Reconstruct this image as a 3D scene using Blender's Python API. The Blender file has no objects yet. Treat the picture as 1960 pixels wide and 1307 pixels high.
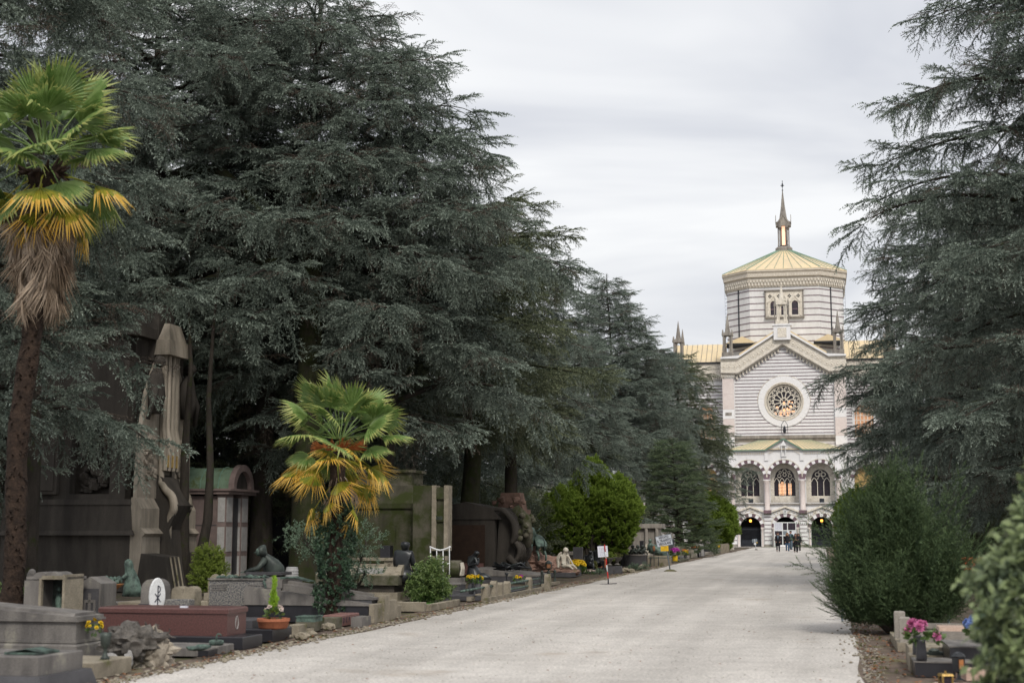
import bpy, bmesh, math, random
import numpy as np
from mathutils import Vector, Matrix, Euler, noise as mnoise
SC = bpy.context.scene
COL = SC.collection
RND = random.Random(7)
R = math.radians
# ---------------------------------------------------------------- camera, world, sun, exposure
TH = math.atan(367/2722.0); FPX = 2722.0; EYE = 1.6
cam_d = bpy.data.cameras.new('camera'); cam = bpy.data.objects.new('camera', cam_d); COL.objects.link(cam)
cam.location = (0, 0, EYE); cam.rotation_euler = (math.pi/2+TH, 0, 0)
cam_d.lens = 50.0; cam_d.sensor_width = 36.0; cam_d.clip_start = 0.1; cam_d.clip_end = 3000
cam_d.dof.use_dof = True; cam_d.dof.focus_distance = 60.0; cam_d.dof.aperture_fstop = 2.0
SC.camera = cam
SC.view_settings.view_transform = 'Standard'; SC.view_settings.look = 'None'
SC.view_settings.exposure = 0.36; SC.view_settings.gamma = 1.0
SC.view_settings.use_curve_mapping = False
SC.render.engine = 'CYCLES'
SC.cycles.use_adaptive_sampling = True; SC.cycles.adaptive_threshold = 0.02
SC.cycles.use_denoising = True
SC.cycles.max_bounces = 5; SC.cycles.diffuse_bounces = 1; SC.cycles.glossy_bounces = 2
SC.cycles.transmission_bounces = 3; SC.cycles.transparent_max_bounces = 4
SC.cycles.caustics_reflective = False; SC.cycles.caustics_refractive = False
SUN_EL, SUN_AZ = R(46), R(168)      # azimuth clockwise from +Y: behind the camera, to its right
W = bpy.data.worlds.new('World'); SC.world = W; W.use_nodes = True
nt = W.node_tree; N = nt.nodes; L = nt.links
N.clear()
def nd(t, **k):
    n = N.new(t)
    for a, b in k.items(): setattr(n, a, b)
    return n
sky = nd('ShaderNodeTexSky', sky_type='NISHITA', sun_disc=False)
sky.sun_elevation = SUN_EL; sky.sun_rotation = SUN_AZ; sky.air_density = 1.5; sky.dust_density = 4
tc = nd('ShaderNodeTexCoord'); sep = nd('ShaderNodeSeparateXYZ')
L.new(tc.outputs['Generated'], sep.inputs[0])
zc = nd('ShaderNodeMath', operation='MAXIMUM'); L.new(sep.outputs[2], zc.inputs[0]); zc.inputs[1].default_value = 0
za = nd('ShaderNodeMath', operation='ADD'); L.new(zc.outputs[0], za.inputs[0]); za.inputs[1].default_value = 0.22
dx = nd('ShaderNodeMath', operation='DIVIDE'); L.new(sep.outputs[0], dx.inputs[0]); L.new(za.outputs[0], dx.inputs[1])
dy = nd('ShaderNodeMath', operation='DIVIDE'); L.new(sep.outputs[1], dy.inputs[0]); L.new(za.outputs[0], dy.inputs[1])
cb = nd('ShaderNodeCombineXYZ'); L.new(dx.outputs[0], cb.inputs[0]); L.new(dy.outputs[0], cb.inputs[1])
no = nd('ShaderNodeTexNoise'); L.new(cb.outputs[0], no.inputs['Vector']); no.inputs['Scale'].default_value = 1.25
no.inputs['Detail'].default_value = 5; no.inputs['Roughness'].default_value = 0.5; no.inputs['Distortion'].default_value = 0.7
cr = nd('ShaderNodeValToRGB'); L.new(no.outputs[0], cr.inputs[0])
e = cr.color_ramp.elements
e[0].position = 0.40; e[0].color = (5.6, 5.75, 6.2, 1); e[1].position = 0.57; e[1].color = (7.8, 7.85, 7.95, 1)
mx = nd('ShaderNodeMix', data_type='RGBA'); mx.inputs[0].default_value = 0.93
L.new(sky.outputs[0], mx.inputs[6]); L.new(cr.outputs[0], mx.inputs[7])
bg = nd('ShaderNodeBackground'); bg.inputs[1].default_value = 0.1; L.new(mx.outputs[2], bg.inputs[0])
wo = nd('ShaderNodeOutputWorld'); L.new(bg.outputs[0], wo.inputs[0])
W.cycles.sampling_method = 'MANUAL'; W.cycles.sample_map_resolution = 256
sun_d = bpy.data.lights.new('sun', 'SUN'); sun_d.energy = 1.5; sun_d.angle = R(12); sun_d.color = (1.0, 0.95, 0.86)
sun = bpy.data.objects.new('sun', sun_d); COL.objects.link(sun)
sd = Vector((math.sin(SUN_AZ)*math.cos(SUN_EL), math.cos(SUN_AZ)*math.cos(SUN_EL), math.sin(SUN_EL)))
sun.rotation_euler = sd.to_track_quat('Z', 'Y').to_euler()
# ---------------------------------------------------------------- frames: a pixel of the photo -> a point on the ground
_c, _s = math.cos(TH), math.sin(TH)
def ray(px, py):
    x = (px-980)/FPX; y = (653.5-py)/FPX
    return (x, _c-y*_s, _s+y*_c)
def G(px, py, z=0.0):
    r = ray(px, py); t = (z-EYE)/r[2]; return Vector((r[0]*t, r[1]*t, z))
def AT(px, py, Y):
    r = ray(px, py); t = Y/r[1]; return Vector((r[0]*t, Y, EYE+r[2]*t))
def GX(px, Y):
    return Vector(((px-980)/FPX*Y/_c, Y, 0))
PH = math.atan(0.215)
U = Vector((math.sin(PH), math.cos(PH), 0)); V = Vector((math.cos(PH), -math.sin(PH), 0))
# ---------------------------------------------------------------- materials
MATS = {}
def mat(name, c1, c2=None, rough=0.85, scale=4.0, detail=6, bump=0.15, fine=60.0, spec=0.3, moss=None, moss_amt=0.5,
        metal=0.0, contrast=(0.35, 0.65), trans=0.0, streak=False, coord='Object', bdist=0.01, famp=0.2):
    if name in MATS: return MATS[name]
    m = bpy.data.materials.new(name); m.use_nodes = True
    t = m.node_tree; n = t.nodes; l = t.links
    b = n['Principled BSDF']; b.inputs['Roughness'].default_value = rough
    b.inputs['Specular IOR Level'].default_value = spec; b.inputs['Metallic'].default_value = metal
    if c2 is None: c2 = tuple(x*0.7 for x in c1)
    tc = n.new('ShaderNodeTexCoord'); src = tc.outputs[coord]
    if streak:
        mp = n.new('ShaderNodeMapping'); l.new(src, mp.inputs[0]); mp.inputs['Scale'].default_value = (1, 1, 0.22); src0 = mp.outputs[0]
    else: src0 = src
    a = n.new('ShaderNodeTexNoise'); l.new(src0, a.inputs['Vector']); a.inputs['Scale'].default_value = scale
    a.inputs['Detail'].default_value = detail; a.inputs['Roughness'].default_value = 0.62
    r = n.new('ShaderNodeMapRange'); l.new(a.outputs[0], r.inputs[0])
    r.inputs[1].default_value = contrast[0]; r.inputs[2].default_value = contrast[1]
    x = n.new('ShaderNodeMix'); x.data_type = 'RGBA'; l.new(r.outputs[0], x.inputs[0])
    x.inputs[6].default_value = (*c1, 1); x.inputs[7].default_value = (*c2, 1)
    out = x.outputs[2]
    f = n.new('ShaderNodeTexNoise'); l.new(src, f.inputs['Vector']); f.inputs['Scale'].default_value = fine; f.inputs['Detail'].default_value = 4
    g = n.new('ShaderNodeMapRange'); l.new(f.outputs[0], g.inputs[0]); g.inputs[1].default_value = 0.3; g.inputs[2].default_value = 0.7
    g.inputs[3].default_value = 1-famp; g.inputs[4].default_value = 1+famp
    v = n.new('ShaderNodeMix'); v.data_type = 'RGBA'; v.blend_type = 'MULTIPLY'; v.inputs[0].default_value = 1
    l.new(out, v.inputs[6]); l.new(g.outputs[0], v.inputs[7]); out = v.outputs[2]
    if moss:
        q = n.new('ShaderNodeTexNoise'); l.new(src, q.inputs['Vector']); q.inputs['Scale'].default_value = scale*0.8; q.inputs['Detail'].default_value = 7
        q.inputs['Roughness'].default_value = 0.7
        w = n.new('ShaderNodeMapRange'); l.new(q.outputs[0], w.inputs[0]); w.inputs[1].default_value = 0.62-0.3*moss_amt; w.inputs[2].default_value = 0.72-0.2*moss_amt
        z = n.new('ShaderNodeMix'); z.data_type = 'RGBA'; l.new(w.outputs[0], z.inputs[0]); l.new(out, z.inputs[6]); z.inputs[7].default_value = (*moss, 1)
        out = z.outputs[2]
    l.new(out, b.inputs['Base Color'])
    if bump:
        bp = n.new('ShaderNodeBump'); bp.inputs['Strength'].default_value = bump; bp.inputs['Distance'].default_value = bdist
        ad = n.new('ShaderNodeMath'); ad.operation = 'ADD'; l.new(f.outputs[0], ad.inputs[0]); l.new(a.outputs[0], ad.inputs[1])
        l.new(ad.outputs[0], bp.inputs['Height']); l.new(bp.outputs[0], b.inputs['Normal'])
    MATS[name] = m; return m
def leafmat(name, c1, c2, tip=None, rough=0.6, trans=0.25, scale=0.6, spec=0.25):
    """foliage: two tones by a noise in the world and by a random number per leaf sheet, an optional third tone at the tips (vertex attribute 'tip')"""
    if name in MATS: return MATS[name]
    m = bpy.data.materials.new(name); m.use_nodes = True
    t = m.node_tree; n = t.nodes; l = t.links; b = n['Principled BSDF']
    b.inputs['Roughness'].default_value = rough; b.inputs['Specular IOR Level'].default_value = spec
    geo = n.new('ShaderNodeNewGeometry')
    a = n.new('ShaderNodeTexNoise'); l.new(geo.outputs['Position'], a.inputs['Vector']); a.inputs['Scale'].default_value = scale; a.inputs['Detail'].default_value = 3
    oi = n.new('ShaderNodeObjectInfo')
    ad = n.new('ShaderNodeMath'); ad.operation = 'MULTIPLY_ADD'; l.new(geo.outputs['Random Per Island'], ad.inputs[0]); ad.inputs[1].default_value = 0.35; l.new(a.outputs[0], ad.inputs[2])
    r = n.new('ShaderNodeMapRange'); l.new(ad.outputs[0], r.inputs[0]); r.inputs[1].default_value = 0.4; r.inputs[2].default_value = 0.95
    x = n.new('ShaderNodeMix'); x.data_type = 'RGBA'; l.new(r.outputs[0], x.inputs[0]); x.inputs[6].default_value = (*c1, 1); x.inputs[7].default_value = (*c2, 1)
    out = x.outputs[2]
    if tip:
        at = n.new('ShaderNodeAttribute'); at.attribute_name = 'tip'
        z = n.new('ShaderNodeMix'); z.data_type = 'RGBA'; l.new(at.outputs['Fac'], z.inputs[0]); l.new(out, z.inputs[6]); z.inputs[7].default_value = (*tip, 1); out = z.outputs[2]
    l.new(out, b.inputs['Base Color'])
    if trans:
        tr = n.new('ShaderNodeBsdfTranslucent'); l.new(out, tr.inputs[0]); mxs = n.new('ShaderNodeMixShader'); mxs.inputs[0].default_value = trans
        l.new(b.outputs[0], mxs.inputs[1]); l.new(tr.outputs[0], mxs.inputs[2]); l.new(mxs.outputs[0], n['Material Output'].inputs[0])
    MATS[name] = m; return m
def add_tracks(m):
    """long soft tracks and damp patches along the path, multiplied into the base colour"""
    t = m.node_tree; n = t.nodes; l = t.links; b = n['Principled BSDF']; src = b.inputs['Base Color'].links[0].from_socket
    geo = n.new('ShaderNodeNewGeometry')
    for sc, rng, scale in (((1.3, 0.05, 1), (0.86, 1.07), 1.0), ((1, .35, 1), (0.90, 1.05), .33), ((1, 1, 1), (0.93, 1.05), 3.0)):
        mp = n.new('ShaderNodeMapping'); mp.vector_type = 'TEXTURE'; mp.inputs['Rotation'].default_value = (0, 0, -math.atan(0.215)); mp.inputs['Scale'].default_value = tuple(1/x for x in sc)
        l.new(geo.outputs['Position'], mp.inputs[0]); q = n.new('ShaderNodeTexNoise'); q.inputs['Scale'].default_value = scale; q.inputs['Detail'].default_value = 5; l.new(mp.outputs[0], q.inputs['Vector'])
        r = n.new('ShaderNodeMapRange'); r.inputs[1].default_value = .35; r.inputs[2].default_value = .65; r.inputs[3].default_value, r.inputs[4].default_value = rng; l.new(q.outputs[0], r.inputs[0])
        x = n.new('ShaderNodeMix'); x.data_type = 'RGBA'; x.blend_type = 'MULTIPLY'; x.inputs[0].default_value = 1; l.new(src, x.inputs[6]); l.new(r.outputs[0], x.inputs[7]); src = x.outputs[2]
    l.new(src, b.inputs['Base Color'])
def glow(name, col, strength):
    if name in MATS: return MATS[name]
    m = bpy.data.materials.new(name); m.use_nodes = True; b = m.node_tree.nodes['Principled BSDF']
    b.inputs['Base Color'].default_value = (*col, 1); b.inputs['Emission Color'].default_value = (*col, 1); b.inputs['Emission Strength'].default_value = strength
    MATS[name] = m; return m
M = {}
M['marble'] = mat('white_marble', (0.86, 0.85, 0.855), (0.79, 0.78, 0.785), rough=0.7, scale=1.0, bump=0.03, streak=True, fine=3, famp=0.05)
M['marble_cream'] = mat('cream_carved_stone', (0.80, 0.745, 0.66), (0.66, 0.60, 0.51), rough=0.8, scale=3, bump=0.1, fine=9)
M['pink_stone'] = mat('pale_pink_stone', (0.76, 0.68, 0.65), (0.70, 0.61, 0.58), rough=0.8, scale=1, bump=0.03, fine=5, famp=0.05)
M['purple'] = mat('purple_band_stone', (0.20, 0.13, 0.155), (0.15, 0.10, 0.118), rough=0.7, scale=2, bump=0.02)
M['drumstone'] = mat('drum_grey_marble', (0.80, 0.79, 0.785), (0.68, 0.67, 0.66), rough=0.75, scale=0.7, bump=0.03, streak=True, fine=3, famp=0.05)
M['greystone'] = mat('weathered_grey_stone', (0.36, 0.33, 0.29), (0.19, 0.17, 0.155), rough=0.9, scale=2.5, bump=0.2, streak=True)
M['gold_roof'] = mat('gold_copper_roof', (0.76, 0.605, 0.37), (0.66, 0.54, 0.36), rough=0.55, scale=0.8, bump=0.02, spec=0.5, streak=True)
M['verdigris'] = mat('verdigris_seam', (0.22, 0.36, 0.27), (0.16, 0.26, 0.2), rough=0.7, scale=3)
M['iron'] = mat('dark_iron', (0.03, 0.035, 0.045), (0.02, 0.022, 0.03), rough=0.6, scale=3, bump=0.0)
M['void'] = mat('near_black_shade', (0.012, 0.012, 0.016), (0.008, 0.008, 0.01), rough=0.9, bump=0)  # near-black colour stands for shade inside doorways and tracery
M['winglass'] = mat('dark_window_glass', (0.045, 0.03, 0.04), (0.02, 0.018, 0.03), rough=0.25, bump=0.0, spec=0.5)
M['gravel'] = mat('pale_gravel', (0.595, 0.56, 0.52), (0.50, 0.468, 0.432), rough=0.95, scale=0.5, detail=9, bump=0.5, fine=26, bdist=0.02, famp=0.30, moss=(0.42, 0.365, 0.31), moss_amt=0.12)
add_tracks(M['gravel'])
M['dirt'] = mat('leaf_litter_soil', (0.11, 0.085, 0.065), (0.065, 0.05, 0.038), rough=1, scale=3, bump=0.6, fine=40, moss=(0.07, 0.085, 0.025), moss_amt=0.35, bdist=0.03)
M['verge'] = mat('trodden_verge_soil', (0.19, 0.145, 0.115), (0.10, 0.075, 0.06), rough=1, scale=2.2, bump=0.6, fine=45, moss=(0.15, 0.15, 0.05), moss_amt=0.3, bdist=0.03)
M['granite_d'] = mat('dark_granite', (0.085, 0.083, 0.09), (0.055, 0.053, 0.058), rough=0.5, scale=3, bump=0.04, fine=120, spec=0.5)
M['granite_b'] = mat('black_granite', (0.028, 0.028, 0.034), (0.02, 0.02, 0.024), rough=0.35, scale=3, bump=0.02, fine=120, spec=0.5)
M['granite_g'] = mat('grey_granite', (0.215, 0.20, 0.185), (0.11, 0.102, 0.098), rough=0.7, scale=3.5, bump=0.15, fine=90, streak=True, moss=(0.27, 0.255, 0.215), moss_amt=0.22)
M['granite_s'] = mat('speckled_granite', (0.30, 0.28, 0.25), (0.055, 0.06, 0.075), rough=0.6, scale=42, detail=3, bump=0.1, fine=120, contrast=(0.40, 0.60))
M['stone'] = mat('buff_stone', (0.33, 0.29, 0.225), (0.19, 0.165, 0.125), rough=0.95, scale=3, bump=0.3, fine=50, moss=(0.12, 0.12, 0.05), moss_amt=0.2)
M['mossy'] = mat('mossy_stone', (0.17, 0.155, 0.12), (0.075, 0.07, 0.052), rough=0.95, scale=2.2, bump=0.3, moss=(0.045, 0.052, 0.018), moss_amt=0.6, streak=True)
M['mossshade'] = mat('shaded_mossy_stone', (0.10, 0.092, 0.068), (0.045, 0.042, 0.03), rough=0.95, scale=2.0, bump=0.3, moss=(0.035, 0.044, 0.012), moss_amt=0.75, streak=True)  # darker copy of the mossy stone, its shade put into the colour
M['darkstone'] = mat('dark_stone', (0.080, 0.070, 0.060), (0.035, 0.031, 0.027), rough=0.9, scale=1.4, bump=0.3, streak=True)  # dark tone; on the art nouveau tomb it paints the shaded sides
M['buffmon'] = mat('streaked_monument_stone', (0.44, 0.385, 0.315), (0.17, 0.15, 0.12), rough=0.9, scale=1.8, bump=0.2, streak=True)
M['porphyry'] = mat('red_porphyry', (0.135, 0.06, 0.055), (0.085, 0.04, 0.036), rough=0.4, scale=40, detail=3, bump=0.02, spec=0.5)
M['redmarble'] = mat('red_marble', (0.27, 0.15, 0.135), (0.18, 0.09, 0.08), rough=0.55, scale=14, bump=0.03)
M['pinkgran'] = mat('pink_brown_granite', (0.25, 0.19, 0.175), (0.19, 0.145, 0.135), rough=0.6, scale=5, bump=0.03, fine=120)
M['palepanel'] = mat('pale_granite_panel', (0.45, 0.44, 0.43), (0.36, 0.35, 0.34), rough=0.5, scale=5, bump=0.02)
M['pinkrock'] = mat('pink_rock', (0.33, 0.21, 0.165), (0.19, 0.12, 0.095), rough=0.95, scale=2.5, bump=0.6, moss=(0.10, 0.11, 0.04), moss_amt=0.1, bdist=0.05)
M['whitemarble'] = mat('aged_white_marble', (0.62, 0.58, 0.50), (0.42, 0.37, 0.30), rough=0.8, scale=6, bump=0.1)
M['bronze_g'] = mat('green_bronze', (0.135, 0.20, 0.165), (0.035, 0.05, 0.045), rough=0.6, scale=6, bump=0.1, spec=0.4, metal=0.2, contrast=(0.4, 0.62))
M['bronze_d'] = mat('dark_bronze', (0.022, 0.024, 0.028), (0.045, 0.06, 0.055), rough=0.38, scale=4, bump=0.04, spec=0.6, metal=0.3, contrast=(0.5, 0.8))
M['bronze_m'] = mat('grey_green_bronze', (0.07, 0.085, 0.075), (0.035, 0.042, 0.04), rough=0.5, scale=5, bump=0.1, metal=0.3, contrast=(0.4, 0.6))
M['bowl'] = mat('orange_bowl', (0.42, 0.17, 0.06), (0.16, 0.13, 0.08), rough=0.6, scale=7)
M['terracotta'] = mat('terracotta', (0.46, 0.17, 0.09), (0.36, 0.13, 0.07), rough=0.8, scale=8, bump=0.05)
M['white'] = mat('white_paint', (0.78, 0.79, 0.80), (0.68, 0.69, 0.70), rough=0.45, scale=6, bump=0.0)
M['paper'] = mat('white_paper', (0.72, 0.73, 0.80), (0.66, 0.67, 0.75), rough=0.7, bump=0.0)
M['red'] = mat('red_paint', (0.62, 0.035, 0.03), (0.52, 0.03, 0.025), rough=0.4, bump=0)
M['yellow'] = mat('yellow_paint', (0.80, 0.50, 0.02), (0.75, 0.46, 0.02), rough=0.5, bump=0)
M['signgrey'] = mat('sign_grey', (0.60, 0.63, 0.69), (0.54, 0.57, 0.63), rough=0.5, bump=0)
M['ink'] = mat('dark_ink', (0.035, 0.035, 0.06), (0.03, 0.03, 0.05), rough=0.6, bump=0)
M['inkpale'] = mat('faded_ink', (0.32, 0.32, 0.42), (0.38, 0.38, 0.46), rough=0.7, bump=0)
M['steel'] = mat('galvanised_steel', (0.25, 0.29, 0.33), (0.18, 0.21, 0.24), rough=0.45, bump=0, metal=0.4)
M['rubber'] = mat('black_metal_base', (0.045, 0.047, 0.055), (0.03, 0.03, 0.04), rough=0.6, bump=0)
M['bark'] = mat('dark_bark', (0.06, 0.05, 0.042), (0.028, 0.024, 0.02), rough=1, scale=5, bump=0.8, moss=(0.035, 0.045, 0.012), moss_amt=0.3, streak=True, bdist=0.03)
M['mossbark'] = mat('mossy_bark', (0.05, 0.05, 0.025), (0.028, 0.024, 0.02), rough=1, scale=4, bump=0.8, moss=(0.026, 0.034, 0.010), moss_amt=0.7, streak=True, bdist=0.03)
M['palmbark'] = mat('palm_fibre', (0.055, 0.036, 0.026), (0.022, 0.015, 0.012), rough=1, scale=9, bump=0.9, bdist=0.03, fine=30)
M['orange'] = mat('orange_plastic', (0.85, 0.19, 0.06), (0.75, 0.15, 0.05), rough=0.5, bump=0)
M['skin'] = mat('skin', (0.50, 0.30, 0.22), (0.45, 0.26, 0.19), rough=0.6, bump=0)
M['blackcloth'] = mat('black_cloth', (0.016, 0.017, 0.022), (0.010, 0.011, 0.014), rough=0.9, scale=8, bump=0.3)
M['tealcloth'] = mat('dark_teal_cloth', (0.03, 0.06, 0.065), (0.02, 0.04, 0.045), rough=0.9, scale=8, bump=0.2)
M['denim'] = mat('blue_denim', (0.07, 0.13, 0.22), (0.04, 0.08, 0.15), rough=0.9, scale=12, bump=0.1)
M['denimgrey'] = mat('grey_blue_denim', (0.13, 0.18, 0.22), (0.09, 0.12, 0.16), rough=0.9, scale=12, bump=0.1)
M['hairbrown'] = mat('brown_hair', (0.06, 0.03, 0.018), (0.035, 0.018, 0.012), rough=0.6, scale=20)
M['hairblond'] = mat('blond_hair', (0.30, 0.19, 0.09), (0.18, 0.10, 0.05), rough=0.6, scale=20)
M['hairdark'] = mat('dark_hair', (0.02, 0.013, 0.01), (0.012, 0.009, 0.008), rough=0.5, scale=20)
M['scarf'] = mat('brown_scarf', (0.16, 0.10, 0.075), (0.10, 0.06, 0.045), rough=0.9)
M['glow_warm'] = glow('warm_lit_window', (1.0, 0.55, 0.30), 0.66)
M['glow_lamp'] = glow('orange_lamp_glow', (1.0, 0.42, 0.06), 2.2)
M['turf'] = mat('green_turf', (0.08, 0.20, 0.03), (0.05, 0.14, 0.02), rough=0.9, scale=20, bump=0.8, fine=150)
M['lawn'] = mat('lawn_green', (0.16, 0.27, 0.05), (0.10, 0.20, 0.04), rough=0.9, scale=5, bump=0.5)
M['petal_y'] = mat('yellow_petals', (0.80, 0.56, 0.03), (0.72, 0.44, 0.01), rough=0.7, scale=40, bump=0)
M['petal_p'] = mat('pink_petals', (0.62, 0.20, 0.36), (0.42, 0.07, 0.22), rough=0.7, scale=40, bump=0)
M['petal_m'] = mat('magenta_petals', (0.55, 0.07, 0.45), (0.40, 0.04, 0.33), rough=0.7, scale=40, bump=0)
M['petal_w'] = mat('pinkish_white_petals', (0.74, 0.64, 0.58), (0.66, 0.50, 0.46), rough=0.7, scale=40, bump=0)
M['petal_r'] = mat('red_petals', (0.60, 0.05, 0.06), (0.45, 0.03, 0.04), rough=0.7, scale=40, bump=0)
M['petal_o'] = mat('orange_petals', (0.72, 0.28, 0.12), (0.60, 0.18, 0.08), rough=0.7, scale=40, bump=0)
M['petal_b'] = mat('blue_petals', (0.20, 0.30, 0.62), (0.13, 0.2, 0.5), rough=0.7, scale=40, bump=0)
M['deadleaf'] = mat('dry_leaf_brown', (0.30, 0.14, 0.07), (0.16, 0.075, 0.04), rough=0.9, scale=9, bump=0)
L_CEDAR = leafmat('blue_cedar_needles', (0.036, 0.054, 0.044), (0.108, 0.142, 0.112), (0.33, 0.39, 0.325), trans=0.08, scale=0.55)  # pale tips and dark older needles, also painting lit outside against shaded inside
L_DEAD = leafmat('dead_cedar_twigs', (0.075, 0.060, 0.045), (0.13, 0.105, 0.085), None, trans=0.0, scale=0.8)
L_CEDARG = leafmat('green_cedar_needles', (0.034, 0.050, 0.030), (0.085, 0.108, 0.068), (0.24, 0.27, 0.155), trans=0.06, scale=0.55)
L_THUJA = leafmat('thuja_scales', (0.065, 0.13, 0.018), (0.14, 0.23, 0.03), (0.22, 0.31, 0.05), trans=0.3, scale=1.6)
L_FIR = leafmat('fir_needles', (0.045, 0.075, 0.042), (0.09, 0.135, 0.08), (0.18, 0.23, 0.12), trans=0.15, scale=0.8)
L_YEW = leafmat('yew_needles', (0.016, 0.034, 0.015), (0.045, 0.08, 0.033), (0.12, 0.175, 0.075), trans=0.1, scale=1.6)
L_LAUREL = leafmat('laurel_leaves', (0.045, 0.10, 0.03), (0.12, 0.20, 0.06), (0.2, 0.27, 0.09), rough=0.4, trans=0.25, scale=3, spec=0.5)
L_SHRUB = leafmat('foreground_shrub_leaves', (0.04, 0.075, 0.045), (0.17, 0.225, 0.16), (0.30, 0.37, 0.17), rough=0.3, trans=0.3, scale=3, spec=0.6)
L_GREY = leafmat('grey_green_leaves', (0.08, 0.13, 0.08), (0.20, 0.27, 0.19), None, rough=0.5, trans=0.2, scale=3)
L_IVY = leafmat('ivy_leaves', (0.028, 0.06, 0.035), (0.07, 0.125, 0.07), None, rough=0.4, trans=0.15, scale=6, spec=0.5)
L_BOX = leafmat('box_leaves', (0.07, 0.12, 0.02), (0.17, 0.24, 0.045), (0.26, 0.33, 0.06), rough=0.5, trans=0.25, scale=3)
L_LIME = leafmat('lime_conifer_leaves', (0.22, 0.40, 0.03), (0.34, 0.52, 0.05), None, rough=0.5, trans=0.3, scale=5)
L_GRASSY = leafmat('dry_grass_blades', (0.14, 0.15, 0.05), (0.20, 0.21, 0.07), None, trans=0.2, scale=5)
# ---------------------------------------------------------------- mesh builder
class MB:
    def __init__(s): s.v = []; s.f = []; s.m = []
    def add(s, vs, fs, mi=0):
        o = len(s.v); s.v += [tuple(v) for v in vs]; s.f += [tuple(i+o for i in f) for f in fs]; s.m += [mi]*len(fs); return s
    def box(s, x0, x1, y0, y1, z0, z1, mi=0, tx=0, ty=0, dz=0, shx=0):
        """tx, ty: inset of the top; dz: how much higher the top is at x0 than at x1"""
        vs = [(x0, y0, z0), (x1, y0, z0), (x1, y1, z0), (x0, y1, z0), (x0+tx+shx, y0+ty, z1+dz), (x1-tx+shx, y0+ty, z1), (x1-tx+shx, y1-ty, z1), (x0+tx+shx, y1-ty, z1+dz)]
        return s.add(vs, [(0, 3, 2, 1), (4, 5, 6, 7), (0, 1, 5, 4), (1, 2, 6, 5), (2, 3, 7, 6), (3, 0, 4, 7)], mi)
    def bbox(s, x0, x1, y0, y1, z0, z1, b=0.015, mi=0):
        """box with chamfered top edges"""
        s.box(x0, x1, y0, y1, z0, z1-b, mi); s.f.pop(-5); s.m.pop()
        return s.box(x0, x1, y0, y1, z1-b, z1, mi, tx=b, ty=b)
    def prism(s, poly, a0, a1, axis='y', mi=0):
        """poly of (a,z) extruded along axis"""
        n = len(poly)
        def P(p, t): return (p[0], t, p[1]) if axis == 'y' else ((t, p[0], p[1]) if axis == 'x' else (p[0], p[1], t))
        vs = [P(p, a0) for p in poly]+[P(p, a1) for p in poly]
        return s.add(vs, [tuple(range(n)), tuple(range(2*n-1, n-1, -1))]+[(i, i+n, (i+1) % n+n, (i+1) % n) for i in range(n)], mi)
    def lathe(s, prof, n=16, cx=0, cy=0, mi=0, sq=1.0, rot=0):
        vs = []; 
        for r, z in prof:
            for k in range(n):
                a = 2*math.pi*k/n+rot; vs.append((cx+r*math.cos(a), cy+r*sq*math.sin(a), z))
        fs = []
        for j in range(len(prof)-1):
            for k in range(n):
                a = j*n+k; b = j*n+(k+1) % n; fs.append((a, b, b+n, a+n))
        fs.append(tuple(range(n-1, -1, -1))); fs.append(tuple((len(prof)-1)*n+k for k in range(n)))
        return s.add(vs, fs, mi)
    def tube(s, pts, rad, n=8, mi=0):
        pts = [Vector(p) for p in pts]; vs = []
        if not hasattr(rad, '__len__'): rad = [rad]*len(pts)
        up = Vector((0.13, 0.21, 0.97)).normalized()
        for i, p in enumerate(pts):
            d = (pts[min(i+1, len(pts)-1)]-pts[max(i-1, 0)]).normalized()
            x = d.cross(up)
            if x.length < 0.15: x = d.cross(Vector((1, 0, 0)))
            x.normalize(); y = x.cross(d)
            for k in range(n):
                a = 2*math.pi*k/n; vs.append(p+(x*math.cos(a)+y*math.sin(a))*rad[i])
        fs = []
        for j in range(len(pts)-1):
            for k in range(n):
                a = j*n+k; b = j*n+(k+1) % n; fs.append((a, b, b+n, a+n))
        fs.append(tuple(range(n-1, -1, -1))); fs.append(tuple((len(pts)-1)*n+k for k in range(n)))
        return s.add(vs, fs, mi)
    def stube(s, pts, rad, n=8, mi=0, k=5):
        P = [Vector(p) for p in pts]; P = [P[0]*2-P[1]]+P+[P[-1]*2-P[-2]]; Rr = list(rad) if hasattr(rad, '__len__') else [rad]*len(pts); Rr = [Rr[0]]+Rr+[Rr[-1]]; o = []; q = []
        for i in range(1, len(P)-2):
            for j in range(k):
                t = j/k; o.append(0.5*((2*P[i])+(P[i+1]-P[i-1])*t+(2*P[i-1]-5*P[i]+4*P[i+1]-P[i+2])*t*t+(3*P[i]-P[i-1]-3*P[i+1]+P[i+2])*t**3)); q.append(Rr[i]+(Rr[i+1]-Rr[i])*t)
        return s.tube(o+[P[-2]], q+[Rr[-2]], n, mi)
    def loft(s, secs, n=14, mi=0, fold=0.0, folds=9, seed=0):
        """ellipse sections (cx,cy,cz,rx,ry[,tilt]) joined to one skin, with optional folds"""
        vs = []
        for j, q in enumerate(secs):
            cx, cy, cz, rx, ry = q[:5]; tl = q[5] if len(q) > 5 else 0
            for k in range(n):
                a = 2*math.pi*k/n
                w = 1+fold*(math.sin(a*folds+seed+j*0.5)+0.6*math.sin(a*folds*1.7+seed*2-j*0.8))
                vs.append((cx+rx*w*math.cos(a), cy+ry*w*math.sin(a), cz+tl*math.sin(a)*ry))
        fs = []
        for j in range(len(secs)-1):
            for k in range(n):
                a = j*n+k; b = j*n+(k+1) % n; fs.append((a, b, b+n, a+n))
        fs.append(tuple(range(n-1, -1, -1))); fs.append(tuple((len(secs)-1)*n+k for k in range(n)))
        return s.add(vs, fs, mi)
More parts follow.
